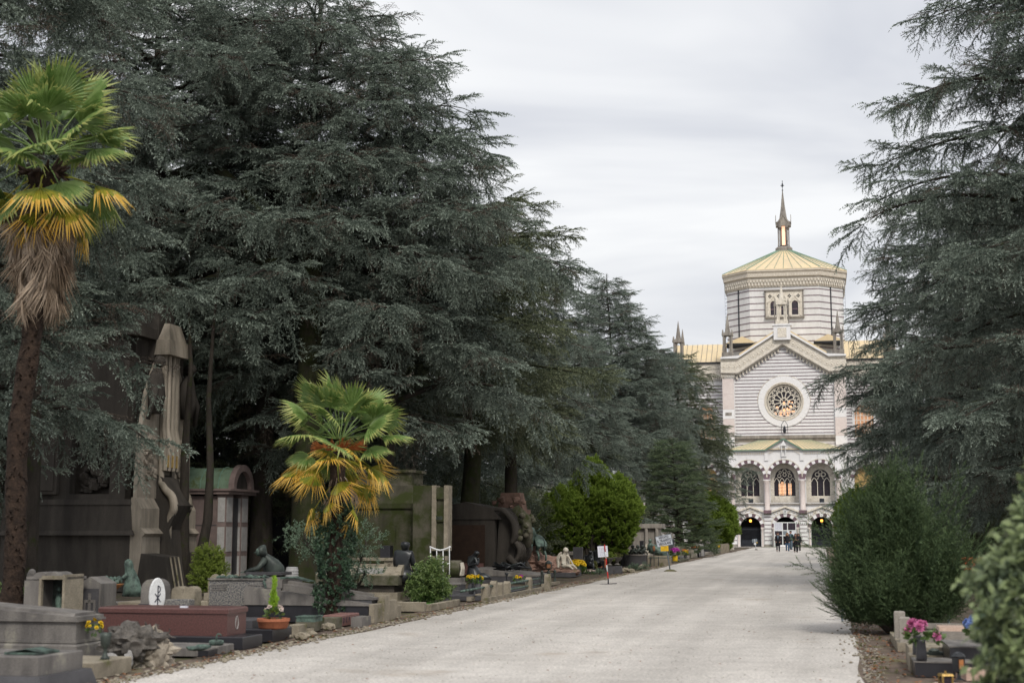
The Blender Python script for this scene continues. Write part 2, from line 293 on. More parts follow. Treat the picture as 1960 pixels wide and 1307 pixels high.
    def ball(s, c, r, sub=1, noise=0.0, seed=0, mi=0, sq=(1, 1, 1), nsc=1.5):
        bm = bmesh.new(); bmesh.ops.create_icosphere(bm, subdivisions=sub, radius=1.0)
        vs = []
        for v in bm.verts:
            p = v.co.copy(); k = 1.0
            if noise: k += noise*(mnoise.noise(p*nsc+Vector((seed, seed*1.7, 0)))*1.2+0.5*mnoise.noise(p*nsc*2.7+Vector((seed*3, 0, 1))))
            vs.append((c[0]+p.x*k*r*sq[0], c[1]+p.y*k*r*sq[1], c[2]+p.z*k*r*sq[2]))
        fs = [tuple(v.index for v in f.verts) for f in bm.faces]; bm.free()
        return s.add(vs, fs, mi)
    def mesh(s, name, mats, smooth=False):
        me = bpy.data.meshes.new(name); me.from_pydata(s.v, [], s.f)
        for m in (mats if isinstance(mats, (list, tuple)) else [mats]): me.materials.append(m)
        me.polygons.foreach_set('material_index', s.m)
        if smooth: me.polygons.foreach_set('use_smooth', [True]*len(s.f))
        me.update(); return me
    def build(s, name, mats, parent=None, smooth=False, loc=None, rot=None, **tags):
        o = bpy.data.objects.new(name, s.mesh(name, mats, smooth)); COL.objects.link(o)
        if parent is not None: o.parent = parent
        if loc is not None: o.location = loc
        if rot is not None: o.rotation_euler = rot if hasattr(rot, '__len__') else (0, 0, rot)
        for k, v in tags.items(): o[k] = v
        return o
def thing(name, label, cat, loc=(0, 0, 0), rz=-PH, group=None):
    o = bpy.data.objects.new(name, None); COL.objects.link(o); o.empty_display_size = 0.2
    o.location = loc; o.rotation_euler = (0, 0, rz); o['label'] = label; o['category'] = cat; o['kind'] = 'thing'
    if group: o['group'] = group
    return o
def tag(o, label, cat, group=None):
    o['label'] = label; o['category'] = cat
    if group: o['group'] = group
    return o
def inst(name, me, parent, loc=(0, 0, 0), rot=(0, 0, 0), scale=(1, 1, 1)):
    o = bpy.data.objects.new(name, me); COL.objects.link(o); o.parent = parent; o.location = loc; o.rotation_euler = rot; o.scale = scale
    return o
def copy_tree(o, parent=None):
    c = o.copy(); COL.objects.link(c); c.parent = parent
    for ch in list(o.children): copy_tree(ch, c)
    return c
def smooth_angle(o, deg=40):
    me = o.data; me.polygons.foreach_set('use_smooth', [True]*len(me.polygons))
    try: me.set_sharp_from_angle(angle=R(deg))
    except Exception: pass
    return o
# ---------------------------------------------------------------- foliage: leaf sprays spread through a crown by geometry nodes (one crown = one object)
class Tri:
    """triangles with a 'tip' value per vertex"""
    def __init__(s): s.v = []; s.f = []; s.t = []
    def blade(s, p, d, w, ln, wd, t0, t1):
        d = d.normalized(); w = w.normalized(); o = len(s.v)
        s.v += [p-w*wd, p+w*wd, p+d*ln]; s.t += [t0, t0, t1]; s.f.append((o, o+1, o+2))
    def leaf(s, p, d, w, ln, wd, t0, t1, fold=0.0):
        d = d.normalized(); w = w.normalized(); n = d.cross(w); o = len(s.v)
        s.v += [p, p+d*ln*0.45-w*wd+n*fold, p+d*ln, p+d*ln*0.45+w*wd+n*fold]; s.t += [t0, t0, t1, t0]; s.f += [(o, o+1, o+2), (o, o+2, o+3)]
    def mesh(s, name, m):
        me = bpy.data.meshes.new(name); me.from_pydata([tuple(x) for x in s.v], [], s.f); me.materials.append(m)
        a = me.attributes.new('tip', 'FLOAT', 'POINT'); a.data.foreach_set('value', s.t); me.update(); return me
def rvec(rd):
    while True:
        p = Vector((rd.uniform(-1, 1), rd.uniform(-1, 1), rd.uniform(-1, 1)))
        if 0.05 < p.length < 1: return p.normalized()
def needle_twig(T, rd, p, d, ln, step, nl, nw, k, t0=0.0, t1=1.0, droop=0.0):
    """a twig clothed in short needles; returns points along it"""
    d = d.normalized(); n = max(2, int(ln/step)); pts = []
    for i in range(n):
        t = i/(n-1); q = p.copy(); pts.append((q, d.copy(), t))
        for j in range(k):
            r = rvec(rd); r = (r-d*r.dot(d))
            if r.length < 0.1: continue
            r.normalize(); r.z += 0.25
            a = d*rd.uniform(0.35, 0.9)+r
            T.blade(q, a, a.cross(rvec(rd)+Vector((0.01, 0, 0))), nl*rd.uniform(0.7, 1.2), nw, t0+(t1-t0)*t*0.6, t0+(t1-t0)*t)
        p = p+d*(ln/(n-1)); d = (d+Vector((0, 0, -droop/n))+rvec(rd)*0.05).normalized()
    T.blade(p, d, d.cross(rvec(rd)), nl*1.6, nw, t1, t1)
    return pts
def cedar_spray(seed, m, name='cedar_spray', droop=0.35, step=0.034, sub=True, wide=0.42, nl=0.050, nw=0.015, k=4, lats=8, gap=0.17):
    rd = random.Random(seed); T = Tri()
    main = needle_twig(T, rd, Vector((0, 0, 0)), Vector((1, 0, 0.18)), 1.0, step, nl, nw, k, 0, 1, droop)
    for i in range(lats):
        t = 0.05+0.9*i/lats; q, d, _ = main[int(t*(len(main)-1))]; sgn = 1 if i % 2 else -1
        ang = rd.uniform(0.7, 1.05)*(1-0.35*t); ln = (wide*(1-t)**0.7+0.10)*rd.uniform(0.75, 1.15)
        dd = Vector((math.cos(ang), sgn*math.sin(ang), rd.uniform(-0.25, 0.2)))
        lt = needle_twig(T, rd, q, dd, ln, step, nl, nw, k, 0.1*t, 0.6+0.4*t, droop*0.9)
        if sub and ln > 0.2:
            for j in range(int(ln/gap)):
                q2, d2, t2 = lt[min(len(lt)-1, int((j+1)*gap/ln*len(lt)))]; s2 = 1 if j % 2 else -1
                d3 = (d2+Vector((-d2.y, d2.x, 0))*s2*0.9+Vector((0, 0, rd.uniform(-0.35, 0.15)))).normalized()
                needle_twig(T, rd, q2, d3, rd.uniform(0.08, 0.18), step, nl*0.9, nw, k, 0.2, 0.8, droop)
    return T.mesh(name, m)
def leafy_twig(seed, m, name, ln=0.5, n=26, ll=0.07, lw=0.022, spread=0.9, curve=0.1, up=0.2, jit=0.6, branches=4):
    rd = random.Random(seed); T = Tri()
    def run(p, d, L_, cnt, t0):
        for i in range(cnt):
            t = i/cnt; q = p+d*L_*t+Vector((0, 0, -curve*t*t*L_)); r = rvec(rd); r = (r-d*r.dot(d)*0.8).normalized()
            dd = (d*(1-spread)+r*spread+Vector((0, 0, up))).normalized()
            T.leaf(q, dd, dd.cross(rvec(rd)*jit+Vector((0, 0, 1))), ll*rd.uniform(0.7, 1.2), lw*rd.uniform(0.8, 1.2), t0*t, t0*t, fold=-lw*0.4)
    run(Vector((0, 0, 0)), Vector((1, 0, 0)), ln, n//2, 1)
    for b in range(branches):
        t = (b+0.5)/branches*0.8; a = (1 if b % 2 else -1)*rd.uniform(0.5, 0.9)
        run(Vector((ln*t, 0, 0)), Vector((math.cos(a), math.sin(a), rd.uniform(-0.3, 0.5))).normalized(), ln*0.55*(1-t*0.5), n//(2*branches)+2, 1)
    return T.mesh(name, m)
_groups = {}
def scatter_group(key, meshes):
    if key in _groups: return _groups[key]
    g = bpy.data.node_groups.new('foliage_'+key, 'GeometryNodeTree')
    g.interface.new_socket('Geometry', in_out='INPUT', socket_type='NodeSocketGeometry')
    g.interface.new_socket('Geometry', in_out='OUTPUT', socket_type='NodeSocketGeometry')
    n = g.nodes; l = g.links
    gi = n.new('NodeGroupInput'); go = n.new('NodeGroupOutput'); ip = n.new('GeometryNodeInstanceOnPoints'); jn = n.new('GeometryNodeJoinGeometry')
    for me in meshes:
        ob = bpy.data.objects.new(me.name, me)      # not linked to the scene: only the shape is used
        oi = n.new('GeometryNodeObjectInfo'); oi.inputs['Object'].default_value = ob; oi.inputs['As Instance'].default_value = False
        g2i = n.new('GeometryNodeGeometryToInstance'); l.new(oi.outputs['Geometry'], g2i.inputs[0]); l.new(g2i.outputs[0], jn.inputs[0])
    def attr(nm, dt):
        a = n.new('GeometryNodeInputNamedAttribute'); a.data_type = dt; a.inputs['Name'].default_value = nm; return a.outputs['Attribute']
    l.new(gi.outputs[0], ip.inputs['Points']); l.new(jn.outputs[0], ip.inputs['Instance']); ip.inputs['Pick Instance'].default_value = True
    l.new(attr('idx', 'INT'), ip.inputs['Instance Index']); l.new(attr('rot', 'FLOAT_VECTOR'), ip.inputs['Rotation'])
    l.new(attr('scl', 'FLOAT_VECTOR'), ip.inputs['Scale'])
    l.new(ip.outputs[0], go.inputs[0]); _groups[key] = g; return g
def scatter(name, P, F, S, key, meshes, parent=None, seed=0, Up=None, roll=0.4, stuff=True):
    """P points, F forward directions, S scales (n or n,3): one object whose geometry is the sprays standing there"""
    P = np.asarray(P, float); F = np.asarray(F, float); n = len(P); rg = np.random.RandomState(seed+11)
    F /= np.linalg.norm(F, axis=1)[:, None]+1e-9
    Z = np.tile([0., 0., 1.], (n, 1)) if Up is None else np.asarray(Up, float)
    Z = Z+rg.uniform(-roll, roll, (n, 3)); Y = np.cross(Z, F); Y /= np.linalg.norm(Y, axis=1)[:, None]+1e-9; Z = np.cross(F, Y)
    ey = -np.arcsin(np.clip(F[:, 2], -1, 1)); ex = np.arctan2(Y[:, 2], Z[:, 2]); ez = np.arctan2(F[:, 1], F[:, 0])
    me = bpy.data.meshes.new(name); me.vertices.add(n); me.vertices.foreach_set('co', P.astype(np.float32).ravel())
    a = me.attributes.new('rot', 'FLOAT_VECTOR', 'POINT'); a.data.foreach_set('vector', np.stack([ex, ey, ez], 1).astype(np.float32).ravel())
    S = np.asarray(S, float); S = np.repeat(S[:, None], 3, 1) if S.ndim == 1 else S
    a = me.attributes.new('scl', 'FLOAT_VECTOR', 'POINT'); a.data.foreach_set('vector', S.astype(np.float32).ravel())
    a = me.attributes.new('idx', 'INT', 'POINT'); a.data.foreach_set('value', rg.randint(0, len(meshes), n).astype(np.int32))
    me.update(); o = bpy.data.objects.new(name, me); COL.objects.link(o)
    if parent is not None: o.parent = parent
    md = o.modifiers.new('sprays', 'NODES'); md.node_group = scatter_group(key, meshes)
    if stuff: o['kind'] = 'stuff'
    return o
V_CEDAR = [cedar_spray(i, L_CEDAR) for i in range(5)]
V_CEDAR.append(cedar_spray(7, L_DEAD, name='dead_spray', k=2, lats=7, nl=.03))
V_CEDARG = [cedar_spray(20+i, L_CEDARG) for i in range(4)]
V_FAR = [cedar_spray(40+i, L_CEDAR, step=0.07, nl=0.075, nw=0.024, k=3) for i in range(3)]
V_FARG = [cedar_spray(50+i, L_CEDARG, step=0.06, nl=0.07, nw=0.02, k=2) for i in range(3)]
V_FIR = [cedar_spray(60+i, L_FIR, droop=0.1, step=0.045, nl=0.06, nw=0.016, k=3, wide=0.32, lats=12, gap=.09) for i in range(3)]
V_THUJA = [leafy_twig(70+i, L_THUJA, 'thuja_plume', ln=0.32, n=64, ll=0.08, lw=0.022, spread=0.42, curve=-0.1, up=0.1, branches=6) for i in range(4)]
V_YEW = [cedar_spray(80+i, L_YEW, name='yew_spray', droop=-0.2, step=0.022, nl=0.034, nw=0.0065, k=4, wide=0.24, lats=9, sub=False) for i in range(4)]
V_LAUREL = [leafy_twig(90+i, L_LAUREL, 'laurel_sprig', ln=0.28, n=22, ll=0.085, lw=0.018, spread=0.7, branches=3) for i in range(3)]
V_SHRUB = [leafy_twig(95+i, L_SHRUB, 'shrub_sprig', ln=0.26, n=16, ll=0.105, lw=0.027, spread=0.7, branches=2) for i in range(3)]
V_GREY = [leafy_twig(100+i, L_GREY, 'olive_sprig', ln=0.35, n=26, ll=0.06, lw=0.017, spread=0.7, branches=3) for i in range(3)]
V_IVY = [leafy_twig(105+i, L_IVY, 'ivy_sprig', ln=0.16, n=12, ll=0.075, lw=0.034, spread=0.8, branches=1) for i in range(3)]
V_BOX = [leafy_twig(110+i, L_BOX, 'box_sprig', ln=0.16, n=28, ll=0.035, lw=0.011, spread=0.75, branches=3) for i in range(3)]
V_LIME = [leafy_twig(115+i, L_LIME, 'conifer_sprig', ln=0.10, n=30, ll=0.03, lw=0.006, spread=0.4, branches=4) for i in range(2)]
V_BLADE = [leafy_twig(118+i, L_GRASSY, 'grass_tuft', ln=0.05, n=26, ll=0.07, lw=0.004, spread=0.9, up=1.2, branches=2) for i in range(2)]
def crownR(z, h, zb, Rm, shape):
    t = max(0.0, min(1.0, (z-zb)/(h-zb)))
    if shape == 'dome': return Rm*(max(0.0, 1-t**2.6))**0.55*(0.82+0.18*min(1, t*4))
    return Rm*((1-t)**0.75)*(0.85+0.15*min(1, t*5))+0.15
def make_cedar(px, Y, h, zb, Rm, seed, label, shape='dome', kind='blue', far=False, limb_step=0.42, lean=(0, 0), rtrunk=0.35, spray=1.0, dens=0.86,
               group='cedars along the path', sector=None, name='cedar_tree', droopy=0.5, fork=None, base=None, loc=None, bark='bark'):
    rd = random.Random(seed); base = loc if loc is not None else GX(px, Y)
    root = thing(name, label, 'tree', base, rd.uniform(0, 0), group)
    P = []; F = []; S = []; tb = MB()
    def axis(z): t = z/h; return Vector((lean[0]*t*t+0.15*math.sin(z*0.5+seed), lean[1]*t*t+0.15*math.cos(z*0.43+seed*2), z))
    nz = 14; tb.tube([axis(h*i/nz) for i in range(nz+1)], [rtrunk*(1.25 if i == 0 else 1)*(1-0.93*i/nz)+0.015 for i in range(nz+1)], n=10)
    z = zb; az = rd.uniform(0, 6.28)
    while z < h-0.3:
        az += 2.4+rd.uniform(-0.3, 0.3)
        if sector and not (sector[0] <= (az % 6.283) <= sector[1]):
            z += limb_step*0.15; continue
        Lr = crownR(z, h, zb, Rm, shape)*rd.uniform(0.72, 1.12)
        rise = rd.uniform(0.05, 0.3) if shape == 'dome' else rd.uniform(-0.05, 0.25)
        p = axis(z); d = Vector((math.cos(az), math.sin(az), 0)); n = max(4, int(Lr/0.35)); pts = [p.copy()]; low = 1.0-z/h; wav = rd.uniform(0, 6.28)
        slope = rise+0.15; bend = rd.uniform(-0.12, 0.12)
        for i in range(n):
            t = (i+1)/n; sl = slope*(1-t*1.5)-(0.12+0.55*low)*droopy*t*t+0.10*math.sin(wav+t*5)
            d = (d+Vector((-d.y, d.x, 0))*bend/n*3+rvec(rd)*0.035); d.z = 0; d.normalize()
            p = p+(d+Vector((0, 0, sl))).normalized()*(Lr/n)*1.03; pts.append(p.copy())
        rl = 0.02+0.017*Lr*(1-0.4*z/h)
        tb.tube(pts, [rl*(1-0.85*i/n) for i in range(n+1)], n=6)
        s = 0.22*Lr if z > h*0.35 else 0.30*Lr; side = 1
        while s < Lr:
            i = min(n-1, int(s/Lr*n)); q = pts[i].lerp(pts[i+1], s/Lr*n-i); dl = (pts[i+1]-pts[i]).normalized(); sd_ = Vector((-dl.y, dl.x, 0)).normalized()
            side = -side; t = s/Lr
            l2 = min(2.4, 0.55*(Lr-s)+0.45)*rd.uniform(0.7, 1.15); a = rd.uniform(0.75, 1.1)*(1-0.35*t)
            d2 = dl*math.cos(a)+sd_*side*math.sin(a)+Vector((0, 0, rd.uniform(-0.12, 0.22))); d2.normalize(); q2 = q.copy(); m_ = max(1, int(l2/0.42)); sec = [q.copy()]
            for j in range(m_):
                d2 = (d2+Vector((0, 0, -0.10*droopy))+rvec(rd)*0.07).normalized(); q2 = q2+d2*(l2/m_); sec.append(q2.copy())
                for sg in (-1, 1):
                    if rd.random() > dens: continue
                    aa = rd.uniform(0.45, 0.9)*sg; x2 = Vector((d2.x*math.cos(aa)-d2.y*math.sin(aa), d2.x*math.sin(aa)+d2.y*math.cos(aa), d2.z))
                    hang = rd.random()
                    dz = -rd.uniform(0.0, 0.5) if hang < 0.55+0.2*droopy else rd.uniform(-0.05, 0.3)
                    if hang < 0.16*droopy*2*(1.3-z/h): dz = -rd.uniform(0.9, 2.4)
                    P.append(q2-d2*0.15); F.append(x2+Vector((0, 0, dz))); S.append(spray*rd.uniform(0.55, 1.05))
            P.append(q2); F.append(d2+Vector((0, 0, rd.uniform(-0.1, 0.25)))); S.append(spray*rd.uniform(0.6, 1.0))
            if shape == 'dome' or kind != 'fir':      # weeping curtains under the branch ends
                for j in range(rd.choice((1, 2, 3) if droopy > .45 else (0, 1, 2))):
                    c_ = sec[rd.randrange(len(sec))]; P.append(c_+Vector((rd.uniform(-.15, .15), rd.uniform(-.15, .15), -0.30*j*spray))); F.append(d2*rd.uniform(.3, .9)+rvec(rd)*.35+Vector((0, 0, -rd.uniform(.7, 1.6)))); S.append(spray*rd.uniform(.6, 1.0))
            if len(sec) > 1 and not far: tb.tube(sec, [0.016, *([0.010]*(len(sec)-2)), 0.006], n=3)
            s += rd.uniform(0.32, 0.50)/max(0.5, dens)
        P.append(pts[-1]); F.append((pts[-1]-pts[-2]).normalized()+Vector((0, 0, rd.uniform(0.05, 0.5)))); S.append(spray*1.15)
        z += limb_step*rd.uniform(0.6, 1.4)*(1.0 if z < h*0.75 else 0.7)
    P.append(axis(h)-Vector((0, 0, .35))); F.append(Vector((0.1, 0, 1))); S.append(spray*0.45)
    smooth_angle(tb.build('trunk', M[bark], root), 60)
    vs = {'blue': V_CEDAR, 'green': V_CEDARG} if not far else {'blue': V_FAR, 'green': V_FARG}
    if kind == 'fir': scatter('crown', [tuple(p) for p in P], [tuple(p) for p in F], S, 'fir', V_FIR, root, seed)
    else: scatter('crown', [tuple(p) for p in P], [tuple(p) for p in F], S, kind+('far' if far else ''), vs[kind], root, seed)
    return root, len(P)
def blob_points(rd, lobes, n, shell=0.72, zmin=0.02):
    """points spread through the outer shell of several ellipsoid lobes (cx,cy,cz,rx,ry,rz), with outward directions"""
    P = []; F = []; vol = [l[3]*l[4]+l[4]*l[5] for l in lobes]; tot = sum(vol)
    for l, w in zip(lobes, vol):
        for _ in range(int(n*w/tot)):
            d = rvec(rd); k = shell+(1-shell)*rd.random()**0.6; k *= 1+0.13*mnoise.noise(d*3+Vector(l[:3]))
            p = Vector((l[0]+d.x*l[3]*k, l[1]+d.y*l[4]*k, l[2]+d.z*l[5]*k))
            if p.z < zmin: continue
            P.append(p); F.append(Vector((d.x/l[3], d.y/l[4], d.z/l[5])).normalized())
    return P, F
def bush(name, label, cat, loc, lobes, n, key, meshes, seed=0, size=1.0, up=0.5, stems=None, group=None, shell=0.6, leafname='foliage', roll=0.8, bark='bark'):
    rd = random.Random(seed); root = thing(name, label, cat, loc, 0, group)
    P, F = blob_points(rd, lobes, n, shell)
    F = [(f+Vector((0, 0, up))+rvec(rd)*0.35) for f in F]
    P = [p-f.normalized()*0.1*size for p, f in zip(P, F)]
    scatter(leafname, [tuple(p) for p in P], [tuple(f) for f in F], [size*rd.uniform(0.7, 1.2) for _ in P], key, meshes, root, seed, roll=roll)
    tb = MB()
    for l in lobes:
        p0 = Vector((l[0]*0.15, l[1]*0.15, 0)); p1 = Vector((l[0], l[1], l[2])); mid = p0.lerp(p1, 0.5)+Vector((0, 0, 0.05*l[2]))
        r = (stems or 0.03); tb.tube([p0-Vector((0, 0, 0.02)), mid, p1, p1+Vector((0, 0, l[5]*0.5))], [r, r*0.8, r*0.6, r*0.3], n=6)
        for _ in range(5):
            d = rvec(rd); tb.tube([mid.lerp(p1, rd.random()), p1+Vector((d.x*l[3], d.y*l[4], abs(d.z)*l[5]))*0.65+Vector((p1.x*0.35-p1.x, p1.y*0.35-p1.y, -p1.z*0.35+p1.z*0.35))*0], [r*0.4, r*0.15], n=4)
    tb.build('stems', M[bark], root)
    return root
# ---------------------------------------------------------------- palms: every fan leaf its own part
def fan_leaf(seed, mg, mt, nseg=26, rad=0.55, petiole=0.6, spread=2.55, droop=0.25, tip_len=0.4, torn=0.0):
    """petiole along +x, fan opening beyond it; material 0 green base, 1 tip colour"""
    rd = random.Random(seed); b = MB()
    b.tube([(0, 0, 0), (petiole*0.5, 0, 0.03), (petiole, 0, 0)], [0.014, 0.011, 0.009], n=5, mi=0)
    for i in range(nseg):
        a = -spread/2+spread*i/(nseg-1)+rd.uniform(-0.02, 0.02); L_ = rad*(0.86+0.14*math.cos(a))*rd.uniform(0.9, 1.05); da = spread/nseg*0.6
        if rd.random() < torn: continue
        def pt(r, off, lift):
            dz = -droop*(r/rad)**2*rad*(1+0.5*abs(a)) + lift
            return Vector((petiole+r*math.cos(a+off), r*math.sin(a+off), dz-0.10*rad*math.cos(a*2)*0))
        base = pt(0.02, 0, 0); m1 = L_*0.5; m2 = L_*(1-tip_len*rd.uniform(0.7, 1.2)) if tip_len else L_*0.8
        w2 = da*0.8
        kink = rd.uniform(0.05, 0.30) if rd.random() < 0.25 else rd.uniform(0, 0.05)
        vs = [base, pt(m1, -da, 0.0), pt(m1, 0, 0.022), pt(m1, da, 0.0), pt(m2, -w2, 0), pt(m2, 0, 0.014), pt(m2, w2, 0), pt(L_, 0, -kink*rad)]
        b.add(vs, [(0, 1, 2), (0, 2, 3), (1, 4, 5, 2), (2, 5, 6, 3)], 0)
        b.add(vs[4:], [(0, 3, 1), (1, 3, 2)], 1)
    return b
def leafplain(name, c1, c2, trans=0.3):
    return leafmat(name, c1, c2, None, rough=0.45, trans=trans, scale=4, spec=0.4)
PM_G = leafplain('palm_green', (0.12, 0.22, 0.05), (0.28, 0.39, 0.13)); PM_GT = leafplain('palm_green_tip', (0.20, 0.29, 0.08), (0.46, 0.48, 0.16))
PM_YG = leafplain('palm_yellowing', (0.15, 0.22, 0.03), (0.52, 0.44, 0.05)); PM_Y = leafplain('palm_yellow', (0.82, 0.48, 0.05), (0.92, 0.66, 0.19), 0.4)
PM_B = leafplain('palm_dry', (0.26, 0.19, 0.13), (0.40, 0.31, 0.23), 0.1)
PM_D = leafplain('palm_dead', (0.17, 0.125, 0.09), (0.36, 0.28, 0.21), 0.05)
def palm_variants():
    v = {'green': [], 'half': [], 'yellow': [], 'dead': []}
    for i in range(4): v['green'].append(fan_leaf(i, 0, 1, nseg=26, droop=0.04+0.06*i, tip_len=0.3, spread=2.9).mesh('frond', [PM_G, PM_GT]))
    for i in range(3): v['half'].append(fan_leaf(10+i, 0, 1, nseg=24, droop=0.3, tip_len=0.45, spread=2.3, torn=0.08).mesh('frond', [PM_YG, PM_Y]))
    for i in range(4): v['yellow'].append(fan_leaf(20+i, 0, 1, nseg=20, droop=0.25, tip_len=0.62, spread=2.1, torn=0.1).mesh('frond', [PM_YG, PM_Y]))
    for i in range(4): v['dead'].append(fan_leaf(30+i, 0, 1, nseg=18, droop=0.15, tip_len=0.55, spread=0.9, torn=0.12, petiole=0.35, rad=0.6).mesh('dead_frond', [PM_D, PM_B]))
    return v
PV = palm_variants()
def aim(o, d, roll=0.0):
    """turn local +x towards d, local z as far up as it goes"""
    d = Vector(d).normalized(); up = Vector((0, 0, 1)) if abs(d.z) < 0.98 else Vector((1, 0, 0))
    y = up.cross(d).normalized(); z = d.cross(y); m = Matrix((d, y, z)).transposed()
    o.rotation_euler = (m @ Matrix.Rotation(roll, 3, 'X')).to_euler()
# ---------------------------------------------------------------- the ground
g = MB()
for i in range(12):
    pass
def sheet(name, poly, z, m, kind='structure'):
    b = MB(); b.add([(x, y, z) for x, y in poly], [tuple(range(len(poly)))]); return b.build(name, m, kind=kind)
ground = sheet('ground', [(-900, -60), (900, -60), (900, 1500), (-900, 1500)], -0.03, M['dirt'])
def PT(s, t): p = U*s+V*t; return (p.x, p.y)
# path frame: the left edge runs at t = -7.4, the right edge at t = +0.4
def wob(s, a): return a*(math.sin(s*0.31)+0.6*math.sin(s*0.83+1)+0.4*math.sin(s*1.9+2))
pl = [PT(s, -7.45+wob(s, 0.06)) for s in np.arange(-20, 168, 0.35)]; pr = [PT(s, 0.45+wob(s+40, 0.035)) for s in np.arange(-20, 168, 0.35)]
b = MB(); n = len(pl); b.add([(x, y, 0.0) for x, y in pl]+[(x, y, 0.0) for x, y in pr], [(i, i+n, i+n+1, i+1) for i in range(n-1)])
path = b.build('path', M['gravel'], kind='structure')
b = MB()
vl = [PT(s, -8.1+wob(s+9, 0.1)) for s in np.arange(-20, 150, 0.8)]; vr = [PT(s, -7.2) for s in np.arange(-20, 150, 0.8)]; n = len(vl)
b.add([(x, y, -0.008) for x, y in vl]+[(x, y, -0.008) for x, y in vr], [(i, i+n, i+n+1, i+1) for i in range(n-1)])
vl = [PT(s, 0.2) for s in np.arange(-20, 150, 0.8)]; vr = [PT(s, 1.7+wob(s+9, 0.1)) for s in np.arange(-20, 150, 0.8)]
b.add([(x, y, -0.008) for x, y in vl]+[(x, y, -0.008) for x, y in vr], [(i, i+n, i+n+1, i+1) for i in range(n-1)])
b.build('verge', M['verge'], kind='structure')
# ---------------------------------------------------------------- the domed chapel at the end of the path
O0 = AT(1504.5, 1045, 174); O0.z = 0
b = MB(); p = [O0-U*7+V*x for x in (-60, 60)]+[O0+U*30+V*x for x in (60, -60)]
sheet('forecourt', [(q.x, q.y) for q in p], 0.004, mat('pale_paving', (0.50, 0.46, 0.42), (0.42, 0.39, 0.36), rough=0.9, scale=1.5, fine=12))
CH = thing('domed_chapel', 'white and purple striped chapel with rose window, golden octagonal dome roof and spire', 'church', O0)
def sect(mb, x0, x1, lo0, lo1, hi0, hi1, d, mi=0):
    mb.add([(x0, d, lo0), (x1, d, lo1), (x1, d, hi1), (x0, d, hi0)], [(0, 1, 2, 3)], mi)
def arch_wall(mb, x0, x1, z0, ztop, ops, d0, d1, mi=0, seg=20, mi_in=None):
    """wall with arched or round openings: (cx, half width, bottom, spring, kind)"""
    if mi_in is None: mi_in = mi
    zt = ztop if callable(ztop) else (lambda x: ztop)
    x = x0
    for (cx, hw, zb, zs, kd) in sorted(ops)+[(None,)*5]:
        xe = cx-hw if cx is not None else x1
        if xe > x+1e-6:
            k = 1 if not callable(ztop) else 10
            for i in range(k):
                a = x+(xe-x)*i/k; c = x+(xe-x)*(i+1)/k; sect(mb, a, c, z0, z0, zt(a), zt(c), d0, mi)
        if cx is None: break
        def hi(xx):
            u_ = min(1, abs(xx-cx)/hw)
            if kd == 'point': return zs+hw*1.7*max(0.0, 1-u_)**0.62
            return zs+hw*math.sqrt(max(0, 1-u_*u_))
        def lo(xx):
            if kd == 'circle': u_ = min(1, abs(xx-cx)/hw); return zs-hw*math.sqrt(max(0, 1-u_*u_))
            return zb
        xs = [cx-hw*math.cos(math.pi*i/seg) for i in range(seg+1)]
        for a, c in zip(xs[:-1], xs[1:]):
            sect(mb, a, c, hi(a), hi(c), zt(a), zt(c), d0, mi)
            if lo(0.5*(a+c)) > z0+1e-6: sect(mb, a, c, z0, z0, lo(a), lo(c), d0, mi)
            mb.add([(a, d0, hi(a)), (c, d0, hi(c)), (c, d1, hi(c)), (a, d1, hi(a))], [(0, 1, 2, 3)], mi_in)
            if lo(0.5*(a+c)) > z0+1e-6: mb.add([(a, d0, lo(a)), (c, d0, lo(c)), (c, d1, lo(c)), (a, d1, lo(a))], [(3, 2, 1, 0)], mi_in)
        if kd != 'circle':
            for xx in (cx-hw, cx+hw): mb.add([(xx, d0, zb), (xx, d1, zb), (xx, d1, zs), (xx, d0, zs)], [(0, 1, 2, 3)], mi_in)
        x = cx+hw
def wedge(r0, r1, a0, a1, d0, d1, m):
    b = MB(); k = 3; vs = []
    for i in range(k+1):
        a = a0+(a1-a0)*i/k
        for r in (r0, r1):
            for d in (d0, d1): vs.append((r*math.sin(a), d, r*math.cos(a)))
    fs = []
    for i in range(k):
        o = i*4; fs += [(o, o+2, o+6, o+4), (o+1, o+5, o+7, o+3), (o, o+4, o+5, o+1), (o+2, o+3, o+7, o+6)]
    o = k*4; fs += [(0, 1, 3, 2), (o, o+2, o+3, o+1)]
    return b.add(vs, fs).mesh('voussoir', m)
def arch_ring(parent, cx, zs, r0, r1, nv, d0, d1, key_up=0.0):
    b = MB(); k = 24   # hood moulding round the voussoirs
    vs = []
    for i in range(k+1):
        a = -math.pi/2+math.pi*i/k
        for r in (r1+0.002, r1+0.09):
            for d in (d0-0.06, d0+0.05): vs.append((r*math.sin(a), d, r*math.cos(a)))
    fs = []
    for i in range(k):
        o = i*4; fs += [(o, o+2, o+6, o+4), (o+2, o+3, o+7, o+6), (o, o+4, o+5, o+1)]
    b.add(vs, fs); ring = b.build('arch', M['marble_cream'], parent, loc=(cx, 0, zs))
    st = math.pi/nv; meP = wedge(r0, r1, -st/2, st/2, d0, d1, M['purple']); meW = wedge(r0, r1+key_up, -st/2*0.98, st/2*0.98, d0-0.02, d1, M['marble'])
    for i in range(nv):
        inst('voussoir', meW if i % 2 else meP, ring, rot=(0, -math.pi/2+st*(i+0.5), 0))
    return ring
def part(mb, name, m, smooth=False, parent=CH, **k): return mb.build(name, m, parent, smooth, **k)
AC = (-4.2, 0.0, 4.3)
